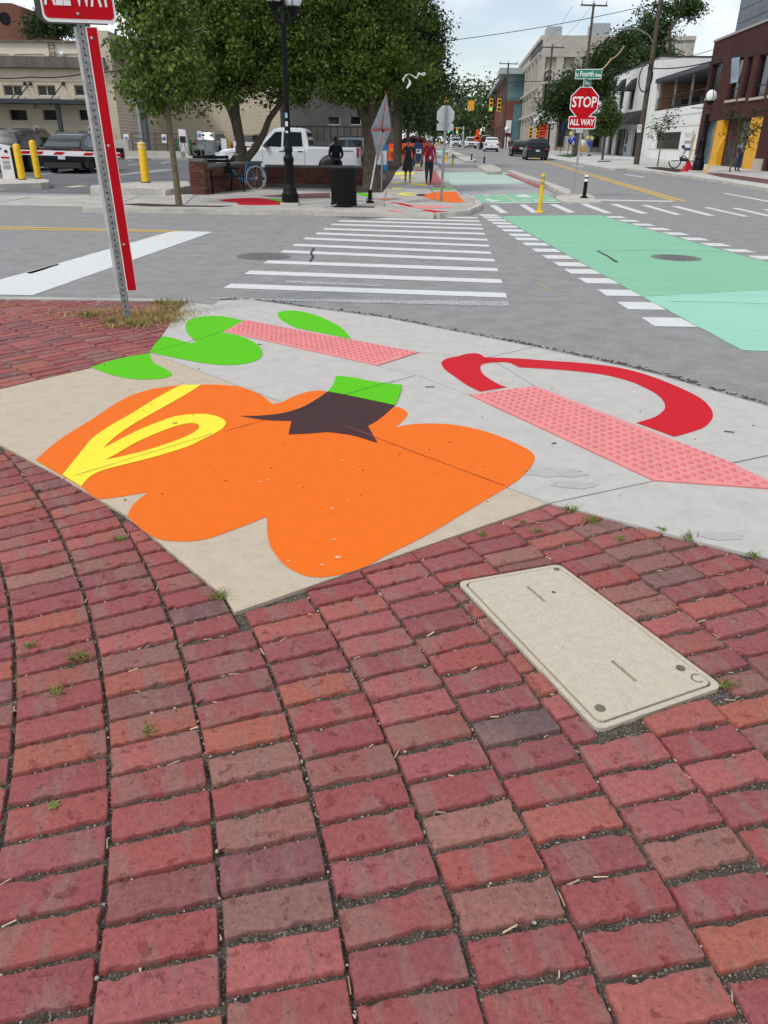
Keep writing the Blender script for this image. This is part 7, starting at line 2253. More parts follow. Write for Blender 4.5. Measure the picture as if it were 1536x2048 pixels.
for z in (0.15, 1.05):
    rl.tube([FW.pt(0.2, -0.1, zM + z), FW.pt(sM - 0.4, -0.1, zM + z)], 0.035, 4)
rl.build('terrace_rail', M_DFRAME, FW.t)
for k in range(4):
    x = 1.5 + k * sM * 0.2
    FW.box('terrace_seat', M_DFRAME, x, x + 0.9, zM + 0.02, zM + 0.85, -2.0, -1.2)
FW.box('rooftop_unit', M_TOWER, sM * 0.7, sM * 0.95, zt_ + 0.36, zt_ + 1.3, -6, -4.6)
for k in range(3):
    FW.box('vent_pipe', M_DFRAME, sM * 0.5 + k * 0.5, sM * 0.5 + k * 0.5 + 0.14, zt_ + 0.36, zt_ + 2.2, -5.2, -5.0)
FW.box('coping', M_ZSEAM, sM - 0.05, sF + 0.05, zT, zT + 0.12, -12, 0.06)
# pale stone building with arches beyond the trees
M_STONE = mat('pale_limestone', (0.47, 0.44, 0.39), 0.9, 0.1, 0.7, bump=0.1)
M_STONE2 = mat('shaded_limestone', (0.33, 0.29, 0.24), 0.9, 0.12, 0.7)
cY = 118.0
cx = P(1066, 300, cY).x
FS = Facade('stone_building', 'pale four storey stone building with tall arched bays by the traffic signals', (cx, cY), D_R, 1)
sL = FS.sz(1027, 290)[0]
zS = FS.sz(1066, 105)[1]
bays = []
nb = 7
lev = [(FS.sz(1066, y1)[1], FS.sz(1066, y0)[1]) for y0, y1 in ((140, 178), (185, 225), (236, 290))]
for k in range(nb):
    a = 0.8 + (sL - 1.2) * k / nb
    for (p_, q_) in lev:
        bays.append((a + 0.5, a + (sL - 1.2) / nb - 0.35, max(p_, 0.3), q_))
FS.wall(0, sL, -0.5, zS, bays, M_STONE, 0.5, 20, name='street_wall')
for i, h in enumerate(bays):
    FS.window(h, M_STONE2, glass=M_WGLASS, depth=0.4, fw=0.12, trans=(0.5,))
for k in range(nb + 1):
    a = 0.75 + (sL - 1.2) * k / nb
    FS.box('pilaster', M_STONE, a - 0.16, a + 0.16, 0, zS - 1.6, 0.01, 0.25)
for z in (lev[0][0] - 0.35, lev[1][0] - 0.35, zS - 1.6):
    FS.box('string_course', M_STONE, 0, sL, z - 0.14, z + 0.14, 0.26, 0.42)
FS.box('parapet', M_STONE, -0.2, sL, zS, zS + 0.5, -20, 0.3)
rgf = random.Random(2)
fas = MB()
x_ = 0.6
while x_ < sL * 0.42:                        # illegible row of dark letter strokes
    w_ = rgf.uniform(0.3, 0.6)
    hh_ = rgf.choice([0.8, 0.8, 1.15])
    fas.box(FS.pt(x_ + w_ / 2, 0.08, zS - 1.05 + hh_ / 2), (w_, 0.1, hh_))
    x_ += w_ + 0.22
fas.build('fascia_lettering', M_DFRAME, FS.t)
# side facing the crossing: part of the same building, built in its own frame
cw_ = D_R
ex = Vector((1, -0.085)).normalized()
def SP(s, dep, z):                           # local coordinates of the second face
    w = Vector((cx, cY)) + ex * s + Vector((-0.085, -1)).normalized() * dep
    q = w - FS.A
    return (q.dot(FS.d), q.dot(Vector((-FS.d.y, FS.d.x))), z)
def sbox(name, m, s0, s1, z0, z1, d0, d1, par=None):
    a = [SP(s0, d0, z0), SP(s1, d0, z0), SP(s1, d1, z0), SP(s0, d1, z0)]
    b = [(x, y, z1) for x, y, _ in a]
    return MB().hexa(a, b).build(name, m, par or FS.t)
wS = P(1240, 300, cY).x - cx
sbox('side_wall', M_STONE2, 0.02, wS, -0.5, zS - 0.05, -19, 0.02)
nbay = 5
bw = wS / nbay
for k in range(nbay + 1):
    sbox('pilaster', M_STONE, k * bw - 0.5 if k else 0.0, k * bw + 0.5, 0, zS - 2.0, 0.02, 0.4)
sbox('frieze', M_STONE, 0, wS, zS - 2.0, zS + 0.4, 0.02, 0.45)
for z in lev[1:]:
    sbox('string_course', M_STONE, 0, wS, z[1] + 0.5, z[1] + 0.9, 0.41, 0.5)
for k in range(nbay):
    c_ = (k + 0.5) * bw
    zc_a = zS - 4.4
    ring_o, ring_i = bw * 0.46, bw * 0.36
    for (ro_, ri_, nm, m_, d0, d1) in ((ring_o, ring_i, 'arch', M_STONE, 0.02, 0.35), (bw * 0.2, bw * 0.14, 'arch', M_STONE, 0.02, 0.3)):
        mb = MB()
        for j in range(10):
            a0, a1 = math.pi * j / 10, math.pi * (j + 1) / 10
            for (u, v) in ((a0, a1),):
                pts = [(c_ + ro_ * math.cos(u), zc_a + ro_ * math.sin(u)), (c_ + ro_ * math.cos(v), zc_a + ro_ * math.sin(v)), (c_ + ri_ * math.cos(v), zc_a + ri_ * math.sin(v)), (c_ + ri_ * math.cos(u), zc_a + ri_ * math.sin(u))]
                mb.hexa([SP(x, d0, z) for x, z in pts], [SP(x, d1, z) for x, z in pts])
        mb.build(nm, m_, FS.t)
    for (p_, q_) in ((zc_a - 2.6, zc_a + 0.1), (lev[1][0], lev[1][1]), (0.6, lev[2][1])):
        f_ = sbox('window_frame', M_DFRAME, c_ - bw * 0.17, c_ + bw * 0.17, p_, q_, 0.021, 0.1)
        for j in range(2):
            sbox('pane', M_WGLASS, c_ - bw * 0.15 + j * bw * 0.155, c_ - bw * 0.01 + j * bw * 0.155, p_ + 0.1, q_ - 0.1, 0.1, 0.12, par=f_)
for (s0, s1, h_) in ((0.8, 2.8, 1.6), (wS * 0.55, wS * 0.75, 2.0)):
    sbox('rooftop_unit', mat('roof_unit', (0.34, 0.37, 0.37), 0.6), s0, s1, zS + 0.4, zS + 0.4 + h_, -8, -4)
# brick and glass block further along
cY2 = 150.0
cx2 = P(1000, 300, cY2).x
FR = Facade('glass_brick_building', 'red brick block with green glass corner tower far up the street', (cx2, cY2), D_R, 1)
sL2 = FR.sz(966, 285)[0]
sL2 = min(max(sL2, 8), 75)
zR, zB = FR.sz(985, 192)[1], FR.sz(985, 232)[1]
M_RB2 = wallmat('rust_brick', (0.20, 0.075, 0.055), (0.175, 0.065, 0.05), (0.15, 0.075, 0.06), 0.6, 0.25)
hs2 = [(sL2 * (k + 0.15) / 6, sL2 * (k + 0.85) / 6, zB + 0.5, zR - 0.8) for k in range(6)] + [(sL2 * (k + 0.25) / 6, sL2 * (k + 0.75) / 6, 0.5, 3.6) for k in range(6)]
FR.wall(0, sL2, -0.5, zR, hs2, M_RB2, 0.3, 20, name='brick_wall')
for h in hs2:
    FR.window(h, M_DFRAME, glass=M_BGLASS, mull=2)
FR.box('roof_edge', mat('pale_metal', (0.35, 0.4, 0.4), 0.5), -0.3, sL2 + 0.3, zR, zR + 0.7, -20, 0.8)
FR.box('dark_end', M_DFRAME, sL2, sL2 + 8, -0.5, zR + 1.2, -18, 0.1)
zTw = FR.sz(1005, 160)[1]
W2 = P(1034, 300, cY2).x - cx2
FR.box('tower_side', M_RB2, -2.0, 0.5, -0.5, zTw - 4, -W2, -0.2)
FR.box('tower', M_BGLASS, -1.8, 6.0, zTw - 5, zTw, -W2, -0.4)
FR.box('tower_glass', M_BGLASS, -2.3, -2.0, 1.0, zTw - 4.5, -W2, -W2 * 0.55)
FR.box('tower_roof', MATS['pale_metal'], -3.2, 7.0, zTw, zTw + 0.9, -W2 - 1, 1.2)
for z in range(3):
    FR.box('white_sign', M_SWHITE, -2.25, -2.02, zTw - 9 - z * 2.6, zTw - 7.0 - z * 2.6, -W2 * 0.5, -0.6)

# ================================================================ poles and wires
M_POLE = mat('timber_pole', (0.10, 0.078, 0.06), 0.95, 0.25, 5, stretch=(4, 4, 0.4))
def pole(label, px, py, Y, ptop, r, arms=(), lamp=None, m=M_POLE):
    g = P(px, py, Y)
    z0 = zg(Y) + KH
    top = P(*ptop, Y)
    t = thing('utility_pole', label, 'utility pole', (g.x, Y, z0))
    h = top.z - z0
    dx = 0.0
    MB().tube([(0, 0, -0.1), (dx * 0.5, 0, h * 0.5), (dx, 0, h)], [r, r * 0.85, r * 0.65], 12).build('shaft', m, t, smooth=60)
    for (zf, w) in arms:
        z = h * zf
        MB().box((0, -0.15, z), (w, 0.1, 0.13), rz=R(4)).build('crossarm', m, t)
        for s in (-0.9, -0.05, 0.9):
            MB().lathe([(0.05, 0), (0.06, 0.1), (0.03, 0.2), (0.05, 0.26), (0.02, 0.34)], (s * w / 2, -0.15, z + 0.06), 8).build('insulator', M_STEEL2, t)
    return t, h, g
pt1, h1, g1 = pole('thick wooden utility pole with street light arm before the white building', 1272, 331, 59, (1312, -40), 0.2)
q = P(1240, 61, 59) - Vector((g1.x, 59, zg(59) + KH))
q2 = P(1299, 76, 59) - Vector((g1.x, 59, zg(59) + KH))
la_ = MB().tube([(0, 0, q2.z - 0.4), (-0.5, -0.3, q2.z + 0.1), (q.x * 0.6, -0.6, q.z + 0.05), (q.x * 0.85, -0.8, q.z)], 0.04, 8).build('lamp_arm', M_STEEL, pt1, smooth=60)
MB().ball((q.x, -0.85, q.z), (0.42, 0.16, 0.09), 12, 6).build('lamp_head', M_STEEL, la_, smooth=60)
ns = P(1278, 257, 58.7) - Vector((g1.x, 59, zg(59) + KH))
pl_ = MB().box((ns.x + 0.05, -0.23, ns.z), (0.3, 0.02, 0.5)).build('parking_plate', M_SWHITE, pt1)
MB().lathe([(0.1, 0.01), (0.1, -0.004), (0.07, -0.005), (0.07, 0.01)], (ns.x + 0.05, -0.245, ns.z + 0.06), 16, 'Y').build('red_ring', M_SRED, pl_)
co = MB().tube([(-0.3 + 0.45 * math.cos(a), -0.2, P(1270, 158, 59).z - zg(59) + 0.85 * math.sin(a)) for a in [k * math.pi / 10 for k in range(21)]], 0.04, 6).build('cable_coil', M_RUBBER, pt1)
pt2, h2, g2 = pole('tall slim utility pole with cross arm behind the stop sign', 1152, 312, 85, (1164, 6), 0.17, ((0.985, 2.6),))
pt3, h3, g3 = pole('utility pole with cross arm in front of the pale stone building', 1084, 303, 104, (1089, 88), 0.17, ((0.97, 2.8),))
pt4, h4, g4 = pole('distant utility pole beside the brick and glass block', 1004, 297, 138, (1020, 126), 0.2, ((0.99, 3.0),))
MB().tube([(0.25, -0.2, 0.5), (0.32, -0.2, h3 * 0.8)], 0.07, 6).build('conduit', M_SBACK, pt3)
def wire(name_label, pts, r=0.018, sag=0.0, name='overhead_wire', m=None):
    fine = []
    for a, b in zip(pts, pts[1:]):
        a, b = Vector(a), Vector(b)
        for k in range(16):
            t = k / 16
            fine.append(a.lerp(b, t) - Vector((0, 0, sag * 4 * t * (1 - t))))
    fine.append(Vector(pts[-1]))
    o = MB().tube(fine, r, 5).build(name, m or M_RUBBER, None)
    return tag(o, name_label, 'wire')
wire('long thin overhead wire crossing the open sky above the street', [P(700, 110, 60), P(890, 82, 62), P(1256, 20, 64), P(1560, -60, 62)], 0.022, 0.15)
wire('overhead wire strung low across the sky from the trees to the wooden pole', [P(870, 166, 75), P(1030, 163, 80), P(1296, 130, 59)], 0.03, 0.3)
wire('dark double cable running from the wooden pole past the brick building', [P(1296, 136, 59), P(1440, 118, 50), P(1640, 60, 42)], 0.035, 0.2)
wire('thin wire from the wooden pole over the terrace roof', [P(1300, 118, 59), P(1440, 95, 50), P(1640, 40, 42)], 0.018, 0.2)
wire('cable from the slim pole towards the far traffic signals', [P(1150, 165, 85), P(1060, 195, 100), P(1010, 210, 118)], 0.03, 0.5)
wire('upper line from the slim pole to the next pole', [P(1145, 12, 85), P(1080, 93, 104)], 0.014, 0.4)
wire('second upper line from the slim pole to the next pole', [P(1183, 12, 85), P(1106, 92, 104)], 0.014, 0.4)
wire('pale rope light drooping from the street name sign to the wooden pole', [P(1193, 142, 45), P(1222, 118, 52), P(1248, 92, 59)], 0.04, 0.15, 'rope_light', mat('pale_rope', (0.55, 0.42, 0.2), 0.7))
wire('pair of dark cables crossing the depot wall', [P(-40, 152, 52), P(60, 154, 52), P(170, 147, 52), P(300, 128, 52)], 0.035, 0.1)
# light pole in the lot, thin lamp over the roof
g = P(287, 306, 58)
lpole = thing('light_pole', 'tall grey light pole standing in the parking lot behind the young tree', 'light pole', (g.x, 58, zg(58)))
hh_ = P(273, 0, 58).z
MB().tube([(0, 0, 0), (0, 0, 7.5), (0, 0, hh_ + 1)], [0.16, 0.12, 0.1], 12).build('shaft', M_STEEL, lpole, smooth=60)
MB().tube([(0.32, 0.1, 0), (0.32, 0.1, 3.2)], 0.22, 10).build('conduit_pipe', M_DGREY, lpole)
MB().box((0.5, 0, hh_ + 1), (0.8, 0.3, 0.15)).build('lamp_head', M_STEEL2, lpole)
g = P(66, 80, 90)
t = thing('roof_lamp', 'thin twin headed lamp mast beyond the depot roof', 'light pole', (g.x, 90, zg(90)))
z = P(63, 40, 90).z - zg(90)
MB().tube([(0, 0, 0), (0, 0, z)], 0.07, 6).build('mast', M_DGREY, t)
MB().box((-0.4, 0, z), (0.5, 0.3, 0.2)).box((0.45, 0, z - 0.1), (0.5, 0.3, 0.2)).build('lamp_head', M_DGREY, t)
# traffic signals
M_SIG = mat('signal_yellow', (0.75, 0.36, 0.01), 0.5, 0.05, 3)
M_GO = mat('green_lens', (0.02, 0.75, 0.45), 0.3, emit=1.2)
def signal(px, py, Y, s, label, back=False, lit=True):
    c_ = P(px, py, Y)
    t = thing('traffic_signal', label, 'traffic light', c_)
    if back:
        MB().box((0, 0, 0), (0.9 * s, 0.3, 1.25 * s)).build('housing', M_SIG, t)
        MB().tube([(0, 0, 0.6 * s), (0, 0, 1.0 * s)], 0.05, 6).build('hanger', M_DGREY, t)
        return t
    for k, x in enumerate((-0.42 * s, 0.42 * s)):
        hsg = MB().box((x, 0, 0), (0.38 * s, 0.3, 1.2 * s)).build('housing', M_SIG, t)
        for j, m_ in enumerate((M_BLK, M_BLK, M_GO if (lit and k == 0) else M_BLK)):
            MB().lathe([(0.13 * s, -0.02), (0.13 * s, 0.0), (0.05, -0.01)], (x, -0.17, (0.38 - 0.38 * j) * s), 12, 'Y').build('lens', m_, hsg)
            MB().tube([(x - 0.15 * s, -0.2, (0.42 - 0.38 * j) * s), (x, -0.3, (0.55 - 0.38 * j) * s), (x + 0.15 * s, -0.2, (0.42 - 0.38 * j) * s)], 0.035 * s, 5).build('visor', M_SIG, hsg)
    MB().tube([(0, 0, 0.5 * s), (0, 0, 1.0 * s)], 0.05, 6).build('hanger', M_DGREY, t)
    return t
signal(942, 211, 120, 1.0, 'back of a hanging yellow signal box on the span wire', True)
signal(990, 210, 120, 1.35, 'twin yellow traffic signal with green lamp before the brick block')
signal(885, 206, 110, 1.2, 'yellow signal half hidden by the tree edge')
wire('span wire carrying the yellow signals', [P(870, 198, 118), P(942, 201, 120), P(1040, 196, 120)], 0.03, 0.2)
g = P(925, 300, 165)
t = thing('signal_mast', 'distant mast arm with small signals across the street end', 'traffic light', (g.x, 165, zg(165)))
z = P(880, 256, 165).z - zg(165)
MB().tube([(0, 0, 0), (0, 0, z + 0.4)], 0.14, 8).tube([(0, 0, z), (P(845, 252, 165).x - g.x, 0, z + 0.5)], 0.09, 8).build('mast', M_SBACK, t)
for x in (P(914, 262, 165).x, P(897, 262, 165).x, P(861, 256, 165).x):
    MB().box((x - g.x, -0.1, z - 0.4), (0.4, 0.3, 1.0)).build('signal_head', M_SIG, t)
    MB().ball((x - g.x, -0.3, z - 0.7), 0.16, 8, 5).build('green_lens', M_GO, t)
# ================================================================ people
M_SKIN = mat('skin', (0.40, 0.22, 0.155), 0.6, 0.06, 6)
M_SHOE = mat('dark_shoe', (0.02, 0.018, 0.018), 0.6)
def cloth_m(name, col):
    return mat(name, col, 0.85, 0.1, 12, bump=0.1, bscale=40)
BASE = {   # standing figure, 1.70 m, facing -Y; x is the figure's own left when facing us
    'pelvis': (0, 0, .93, .135), 'belly': (0, -.01, 1.06, .125), 'chest': (0, 0, 1.26, .15), 'nbase': (0, .015, 1.42, .07), 'neck': (0, .0, 1.48, .05), 'jaw': (0, -.02, 1.54, .068), 'skull': (0, -.012, 1.61, .086), 'crown': (0, -.005, 1.66, .06), 'nose': (0, -.115, 1.585, .013),
    'shL': (.165, .01, 1.38, .062), 'elL': (.21, .04, 1.12, .045), 'wrL': (.22, -.03, .89, .03), 'paL': (.22, -.05, .82, .034),
    'shR': (-.165, .01, 1.38, .062), 'elR': (-.21, .04, 1.12, .045), 'wrR': (-.22, -.03, .89, .03), 'paR': (-.22, -.05, .82, .034),
    'hiL': (.085, 0, .87, .1), 'knL': (.095, -.02, .49, .064), 'anL': (.1, .03, .09, .042), 'toL': (.105, -.13, .035, .034),
    'hiR': (-.085, 0, .87, .1), 'knR': (-.095, -.02, .49, .064), 'anR': (-.1, .03, .09, .042), 'toR': (-.105, -.13, .035, .034)}
BONES = [('pelvis', 'belly', 'top'), ('belly', 'chest', 'top'), ('chest', 'nbase', 'top'), ('nbase', 'neck', 'skin'), ('neck', 'jaw', 'skin'), ('jaw', 'skull', 'skin'), ('skull', 'crown', 'skin'), ('jaw', 'nose', 'skin')]
for s_ in 'LR':
    BONES += [('nbase', 'sh' + s_, 'top'), ('sh' + s_, 'el' + s_, 'sleeve'), ('el' + s_, 'wr' + s_, 'forearm'), ('wr' + s_, 'pa' + s_, 'skin'), ('pelvis', 'hi' + s_, 'bottom'), ('hi' + s_, 'kn' + s_, 'bottom'), ('kn' + s_, 'an' + s_, 'shin'), ('an' + s_, 'to' + s_, 'shoe')]
def person(label, loc, rz, H, pose, cl, hair=None, hair_len=0.0, fat=1.0, extras=None, skin=M_SKIN):
    t = thing('person', label, 'person', loc, rz)
    J = dict(BASE)
    J.update(pose)
    k = H / 1.70
    names = list(J)
    vs = [Vector(J[n][:3]) * k for n in names]
    rad = [J[n][3] * k * (fat if n in ('pelvis', 'belly', 'chest', 'hiL', 'hiR') else 1) for n in names]
    es = [(names.index(a), names.index(b)) for a, b, _ in BONES]
    seg = [(vs[a], vs[b], z) for (a, b), (_, _, z) in zip(es, BONES)]
    for s_ in 'LR':                        # five unequal, slightly curled fingers from each palm
        pa, wr = Vector(J['pa' + s_][:3]) * k, Vector(J['wr' + s_][:3]) * k
        d = (pa - wr).normalized()
        side = d.cross(Vector((0, 1, 0)))
        side = side.normalized() if side.length > 0.1 else Vector((1, 0, 0))
        up = side.cross(d)
        for i, (o_, ln_) in enumerate(((-0.027, .062), (-0.009, .075), (0.009, .07), (0.026, .055), (0.036, .045))):
            a = pa + side * o_ * k + d * (0.01 if i < 4 else -0.025)
            m_ = a + d * ln_ * k * 0.5 + (side * 0.012 if i == 4 else Vector((0, 0, 0)))
            e_ = a + d * ln_ * k * 0.95 + up * 0.018
            i0 = len(vs)
            vs += [a, m_, e_]
            rad += [.0095 * k, .0088 * k, .0075 * k]
            names += ['f'] * 3
            es += [(names.index('pa' + s_), i0), (i0, i0 + 1), (i0 + 1, i0 + 2)]
            seg.append((a, e_, 'skin'))
    me = bpy.data.meshes.new('figure')
    me.from_pydata([tuple(v) for v in vs], es, [])
    o = bpy.data.objects.new('figure', me)
    COL.objects.link(o)
    o.modifiers.new('skin', 'SKIN').use_smooth_shade = True
    for i, r_ in enumerate(rad):
        sv = me.skin_vertices[0].data[i]
        sv.radius = (r_, r_)
        sv.use_root = (i == 0)
    o.modifiers.new('sub', 'SUBSURF').levels = 2
    dg = bpy.context.evaluated_depsgraph_get()
    dg.update()
    m2 = bpy.data.meshes.new_from_object(o.evaluated_get(dg))
    bpy.data.objects.remove(o)
    zones = ['skin', 'top', 'bottom', 'shoe']
    m2.materials.clear()
    for m_ in (skin, cl['top'], cl['bottom'], cl.get('shoe', M_SHOE)):
        m2.materials.append(m_)
    zmap = {'top': 'top', 'skin': 'skin', 'sleeve': cl.get('sleeve', 'top'), 'forearm': cl.get('forearm', 'skin'), 'bottom': 'bottom', 'shin': cl.get('shin', 'bottom'), 'shoe': 'shoe'}
    idx = []
    for p in m2.polygons:
        c_ = p.center
        best, bz = 9, 'top'
        for a, b, z in seg:
            ab = b - a
            u = max(0, min(1, (c_ - a).dot(ab) / max(ab.length_squared, 1e-9)))
            dd = (c_ - (a + ab * u)).length
            if z in ('bottom',):
                dd -= 0.03
            if dd < best:
                best, bz = dd, z
        idx.append(zones.index(zmap[bz]))
    m2.polygons.foreach_set('material_index', idx)
    m2.shade_smooth()
    body = link('body', m2, t)
    sk = Vector(J['skull'][:3]) * k
    if hair:
        mb = MB().ball(sk + Vector((0, .025, .025)) * k, (.1 * k, .105 * k, .1 * k), 14, 9)
        if hair_len:
            mb.ball(sk + Vector((0, .045, -hair_len * 0.5)) * k, (.1 * k, .075 * k, hair_len * k), 12, 8)
        mb.build('hair', hair, t, smooth=60)
    for sx in (-1, 1):
        MB().ball(sk + Vector((sx * .033, -.083, -.008)) * k, .012 * k, 8, 5).build('eye', M_DFRAME, t)
        MB().ball(sk + Vector((sx * .09, .0, -.02)) * k, (.014 * k, .022 * k, .032 * k), 8, 5).build('ear', skin, t)
    MB().box(sk + Vector((0, -.083, -.068)) * k, (.045 * k, .012 * k, .01 * k)).build('mouth', mat('lips', (0.3, 0.1, 0.09), 0.6), t)
    if extras:
        extras(t, k, J)
    return t
walk1 = dict(knL=(.09, -.13, .5, .062), anL=(.09, -.16, .09, .042), toL=(.095, -.31, .05, .034), knR=(-.085, .02, .49, .062), anR=(-.08, .17, .13, .042), toR=(-.08, .05, .035, .034),
             elL=(.27, .1, 1.13, .045), wrL=(.33, .1, .9, .03), paL=(.35, .09, .83, .034), elR=(-.25, .0, 1.12, .045), wrR=(-.27, -.14, .91, .03), paR=(-.275, -.18, .85, .034))
M_GREYH = mat('silver_hair', (0.55, 0.53, 0.5), 0.7, 0.15, 20)
M_DARKH = mat('dark_hair', (0.02, 0.014, 0.012), 0.6, 0.2, 20)
def dress(t, k, J):
    prof = [(0.15, .80 + .25), (0.17, .95), (0.2, .8), (0.225, .62), (0.235, .5), (0.2, .5)]
    vs = [(r_ * k, z * k) for r_, z in prof]
    mb = MB()
    n = 22
    pts, fs = [], []
    for (r_, z) in vs:
        for a in range(n):
            w = 2 * math.pi * a / n
            rr = r_ * (1 + 0.06 * math.sin(5 * w + z * 9))
            pts.append((rr * math.cos(w), rr * 0.85 * math.sin(w), z))
    for i in range(len(vs) - 1):
        for a in range(n):
            fs.append((i * n + a, i * n + (a + 1) % n, (i + 1) * n + (a + 1) % n, (i + 1) * n + a))
    mb.add(pts, fs).build('skirt', cloth_m('dark_print', (0.02, 0.018, 0.028)), t, smooth=60)
p = at(815, 367)
person('woman in a dark knee length dress walking along the painted pavement', (p.x, p.y, zg(p.y) + KH), R(4), 1.50, walk1, dict(top=cloth_m('dark_print', (0.02, 0.018, 0.028)), bottom=cloth_m('dark_print', (0.02, 0.018, 0.028)), shin='skin', sleeve='top', shoe=mat('sandal', (0.25, 0.15, 0.1), 0.7)), M_DARKH, 0.03, 1.12, dress)
def bag(t, k, J):
    MB().tube([(.13 * k, -.03, 1.40 * k), (.02 * k, -.165, 1.25 * k), (-.13 * k, -.15, 1.05 * k), (-.19 * k, -.05, .95 * k)], 0.014, 6).build('bag_strap', M_RUBBER, t)
    MB().box((0.03, -.17, 1.0 * k), (.075, .02, .1)).build('badge', M_SWHITE, t)
    MB().box((0, -.105 * k, 1.607 * k), (.15 * k, .03 * k, .045 * k)).build('sunglasses', M_DFRAME, t)
    MB().lathe([(.17 * k, 1.12 * k), (.185 * k, .98 * k), (.19 * k, .86 * k), (.17 * k, .86 * k)], n=18).build('shirt_hem', cloth_m('magenta_cloth', (0.36, 0.012, 0.06)), t, smooth=60)
walk2 = {a: b for a, b in walk1.items()}
walk2.update(hiL=(.09, 0, .87, .115), hiR=(-.09, 0, .87, .115), elR=(-.27, .06, 1.13, .045), wrR=(-.34, .02, .92, .03), paR=(-.36, .0, .86, .034), elL=(.24, .02, 1.12, .045), wrL=(.26, -.1, .9, .03), paL=(.265, -.13, .83, .034),
             knR=(-.09, -.12, .5, .085), anR=(-.09, -.15, .14, .05), toR=(-.09, -.3, .05, .034), knL=(.085, .02, .49, .085), anL=(.08, .15, .16, .05), toL=(.08, .03, .035, .034))
p = at(857, 368)
person('silver haired woman in magenta top and dark cropped trousers with a crossbody strap', (p.x, p.y, zg(p.y) + KH), R(-3), 1.54, walk2, dict(top=cloth_m('magenta_cloth', (0.36, 0.012, 0.06)), bottom=cloth_m('charcoal_cloth', (0.03, 0.035, 0.04)), sleeve='top'), M_GREYH, 0.05, 1.12, bag)
# dark figure sitting on the low wall
sit = dict(pelvis=(0, 0, .55, .14), belly=(0, .01, .70, .13), chest=(0, .0, .92, .155), nbase=(0, -.01, 1.06, .07), neck=(0, -.03, 1.11, .05), jaw=(0, -.055, 1.16, .07), skull=(0, -.05, 1.23, .088), crown=(0, -.045, 1.28, .062), nose=(0, -.15, 1.2, .013),
           shL=(.17, -.01, 1.02, .065), elL=(.23, -.06, .77, .05), wrL=(.12, -.28, .66, .032), paL=(.06, -.33, .65, .034), shR=(-.17, -.01, 1.02, .065), elR=(-.23, -.06, .77, .05), wrR=(-.12, -.28, .66, .032), paR=(-.06, -.33, .65, .034),
           hiL=(.09, -.05, .53, .1), knL=(.13, -.42, .55, .07), anL=(.12, -.40, .10, .044), toL=(.13, -.56, .04, .035), hiR=(-.09, -.05, .53, .1), knR=(-.13, -.42, .55, .07), anR=(-.12, -.40, .10, .044), toR=(-.13, -.56, .04, .035))
wz = zg(29.4) + KH
lift = 0.62 - 0.45
ps = {}
for n_, v_ in sit.items():
    ps[n_] = (v_[0], v_[1], v_[2] + (lift if n_[:2] not in ('an', 'to') else 0), v_[3])
M_BLKC = cloth_m('black_cloth', (0.006, 0.006, 0.007))
g = P(672, 331, 29.5)
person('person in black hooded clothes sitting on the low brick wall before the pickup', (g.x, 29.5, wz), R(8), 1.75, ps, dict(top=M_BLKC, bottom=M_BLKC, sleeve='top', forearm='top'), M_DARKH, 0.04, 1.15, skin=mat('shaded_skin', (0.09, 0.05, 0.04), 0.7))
# bench sitter with white shirt, right-hand pavement
p = at(1358, 337)
ps = {n_: (v_[0], v_[1], v_[2] - 0.02 if n_[:2] not in ('an', 'to') else v_[2], v_[3]) for n_, v_ in sit.items()}
ps.update(elL=(.22, -.16, .82, .048), wrL=(.12, -.26, 1.05, .03), paL=(.08, -.24, 1.13, .034))
BY = p.y
person('man in a white t shirt sitting sideways on the round bench, hand to his mouth', (p.x, BY, zg(BY) + KH), R(78), 1.72, ps, dict(top=cloth_m('white_cloth', (0.75, 0.76, 0.8)), bottom=cloth_m('dark_denim', (0.02, 0.024, 0.035)), sleeve='top'), M_DARKH, 0.0)
bt = thing('ring_bench', 'black looped steel bench on the right hand pavement', 'bench', (p.x + 0.15, BY + 0.05, zg(BY) + KH), R(-8))
MB().box((0.2, 0, 0.44), (1.7, 0.42, 0.05)).build('seat', M_BLK, bt)
for x in (-0.45, 0.75):
    MB().tube([(x + 0.36 * math.cos(a), 0, 0.42 + 0.40 * math.sin(a)) for a in [R(180 + k * 18) for k in range(11)]], 0.035, 8).build('leg_loop', M_BLK, bt, smooth=60)
p = at(1374, 343)
rb_ = thing('red_ground_sign', 'small red tent shaped sign on the pavement beside the bench', 'sign', (p.x, p.y, zg(p.y) + KH), R(10))
MB().hexa([(-.3, -.24, 0), (.3, -.24, 0), (.3, .24, 0), (-.3, .24, 0)], [(-.1, -.03, .5), (.1, -.03, .5), (.1, .03, .5), (-.1, .03, .5)]).build('cover', mat('red_vinyl', (0.55, 0.01, 0.03), 0.5), rb_)
MB().box((0, 0, .52), (.14, .05, .04)).build('handle', mat('red_vinyl', (0.55, 0.01, 0.03)), rb_)
# standing man by the ochre shopfront
stand = dict(elL=(.2, -.08, 1.13, .046), wrL=(.06, -.22, 1.12, .03), paL=(.0, -.25, 1.13, .034))
p = at(1473, 343)
def sling(t, k, J):
    MB().tube([(.12 * k, -.08, 1.4 * k), (0, -.17, 1.2 * k), (-.15 * k, -.12, 1.0 * k)], 0.02, 6).build('sling', M_RUBBER, t)
    MB().box((-.22 * k, -.02, 1.08 * k), (.14, .22, .28)).build('shoulder_bag', mat('plaid_bag', (0.1, 0.07, 0.07), 0.8, 0.4, 30), t)
person('man in white shirt and blue jeans standing before the ochre shopfront', (p.x, p.y, zg(p.y) + KH), R(20), 1.8, stand, dict(top=cloth_m('shirt_grey', (0.5, 0.5, 0.54)), bottom=cloth_m('blue_jeans', (0.03, 0.055, 0.11)), sleeve='top', forearm='top'), M_DARKH, 0.0, 1.0, sling)
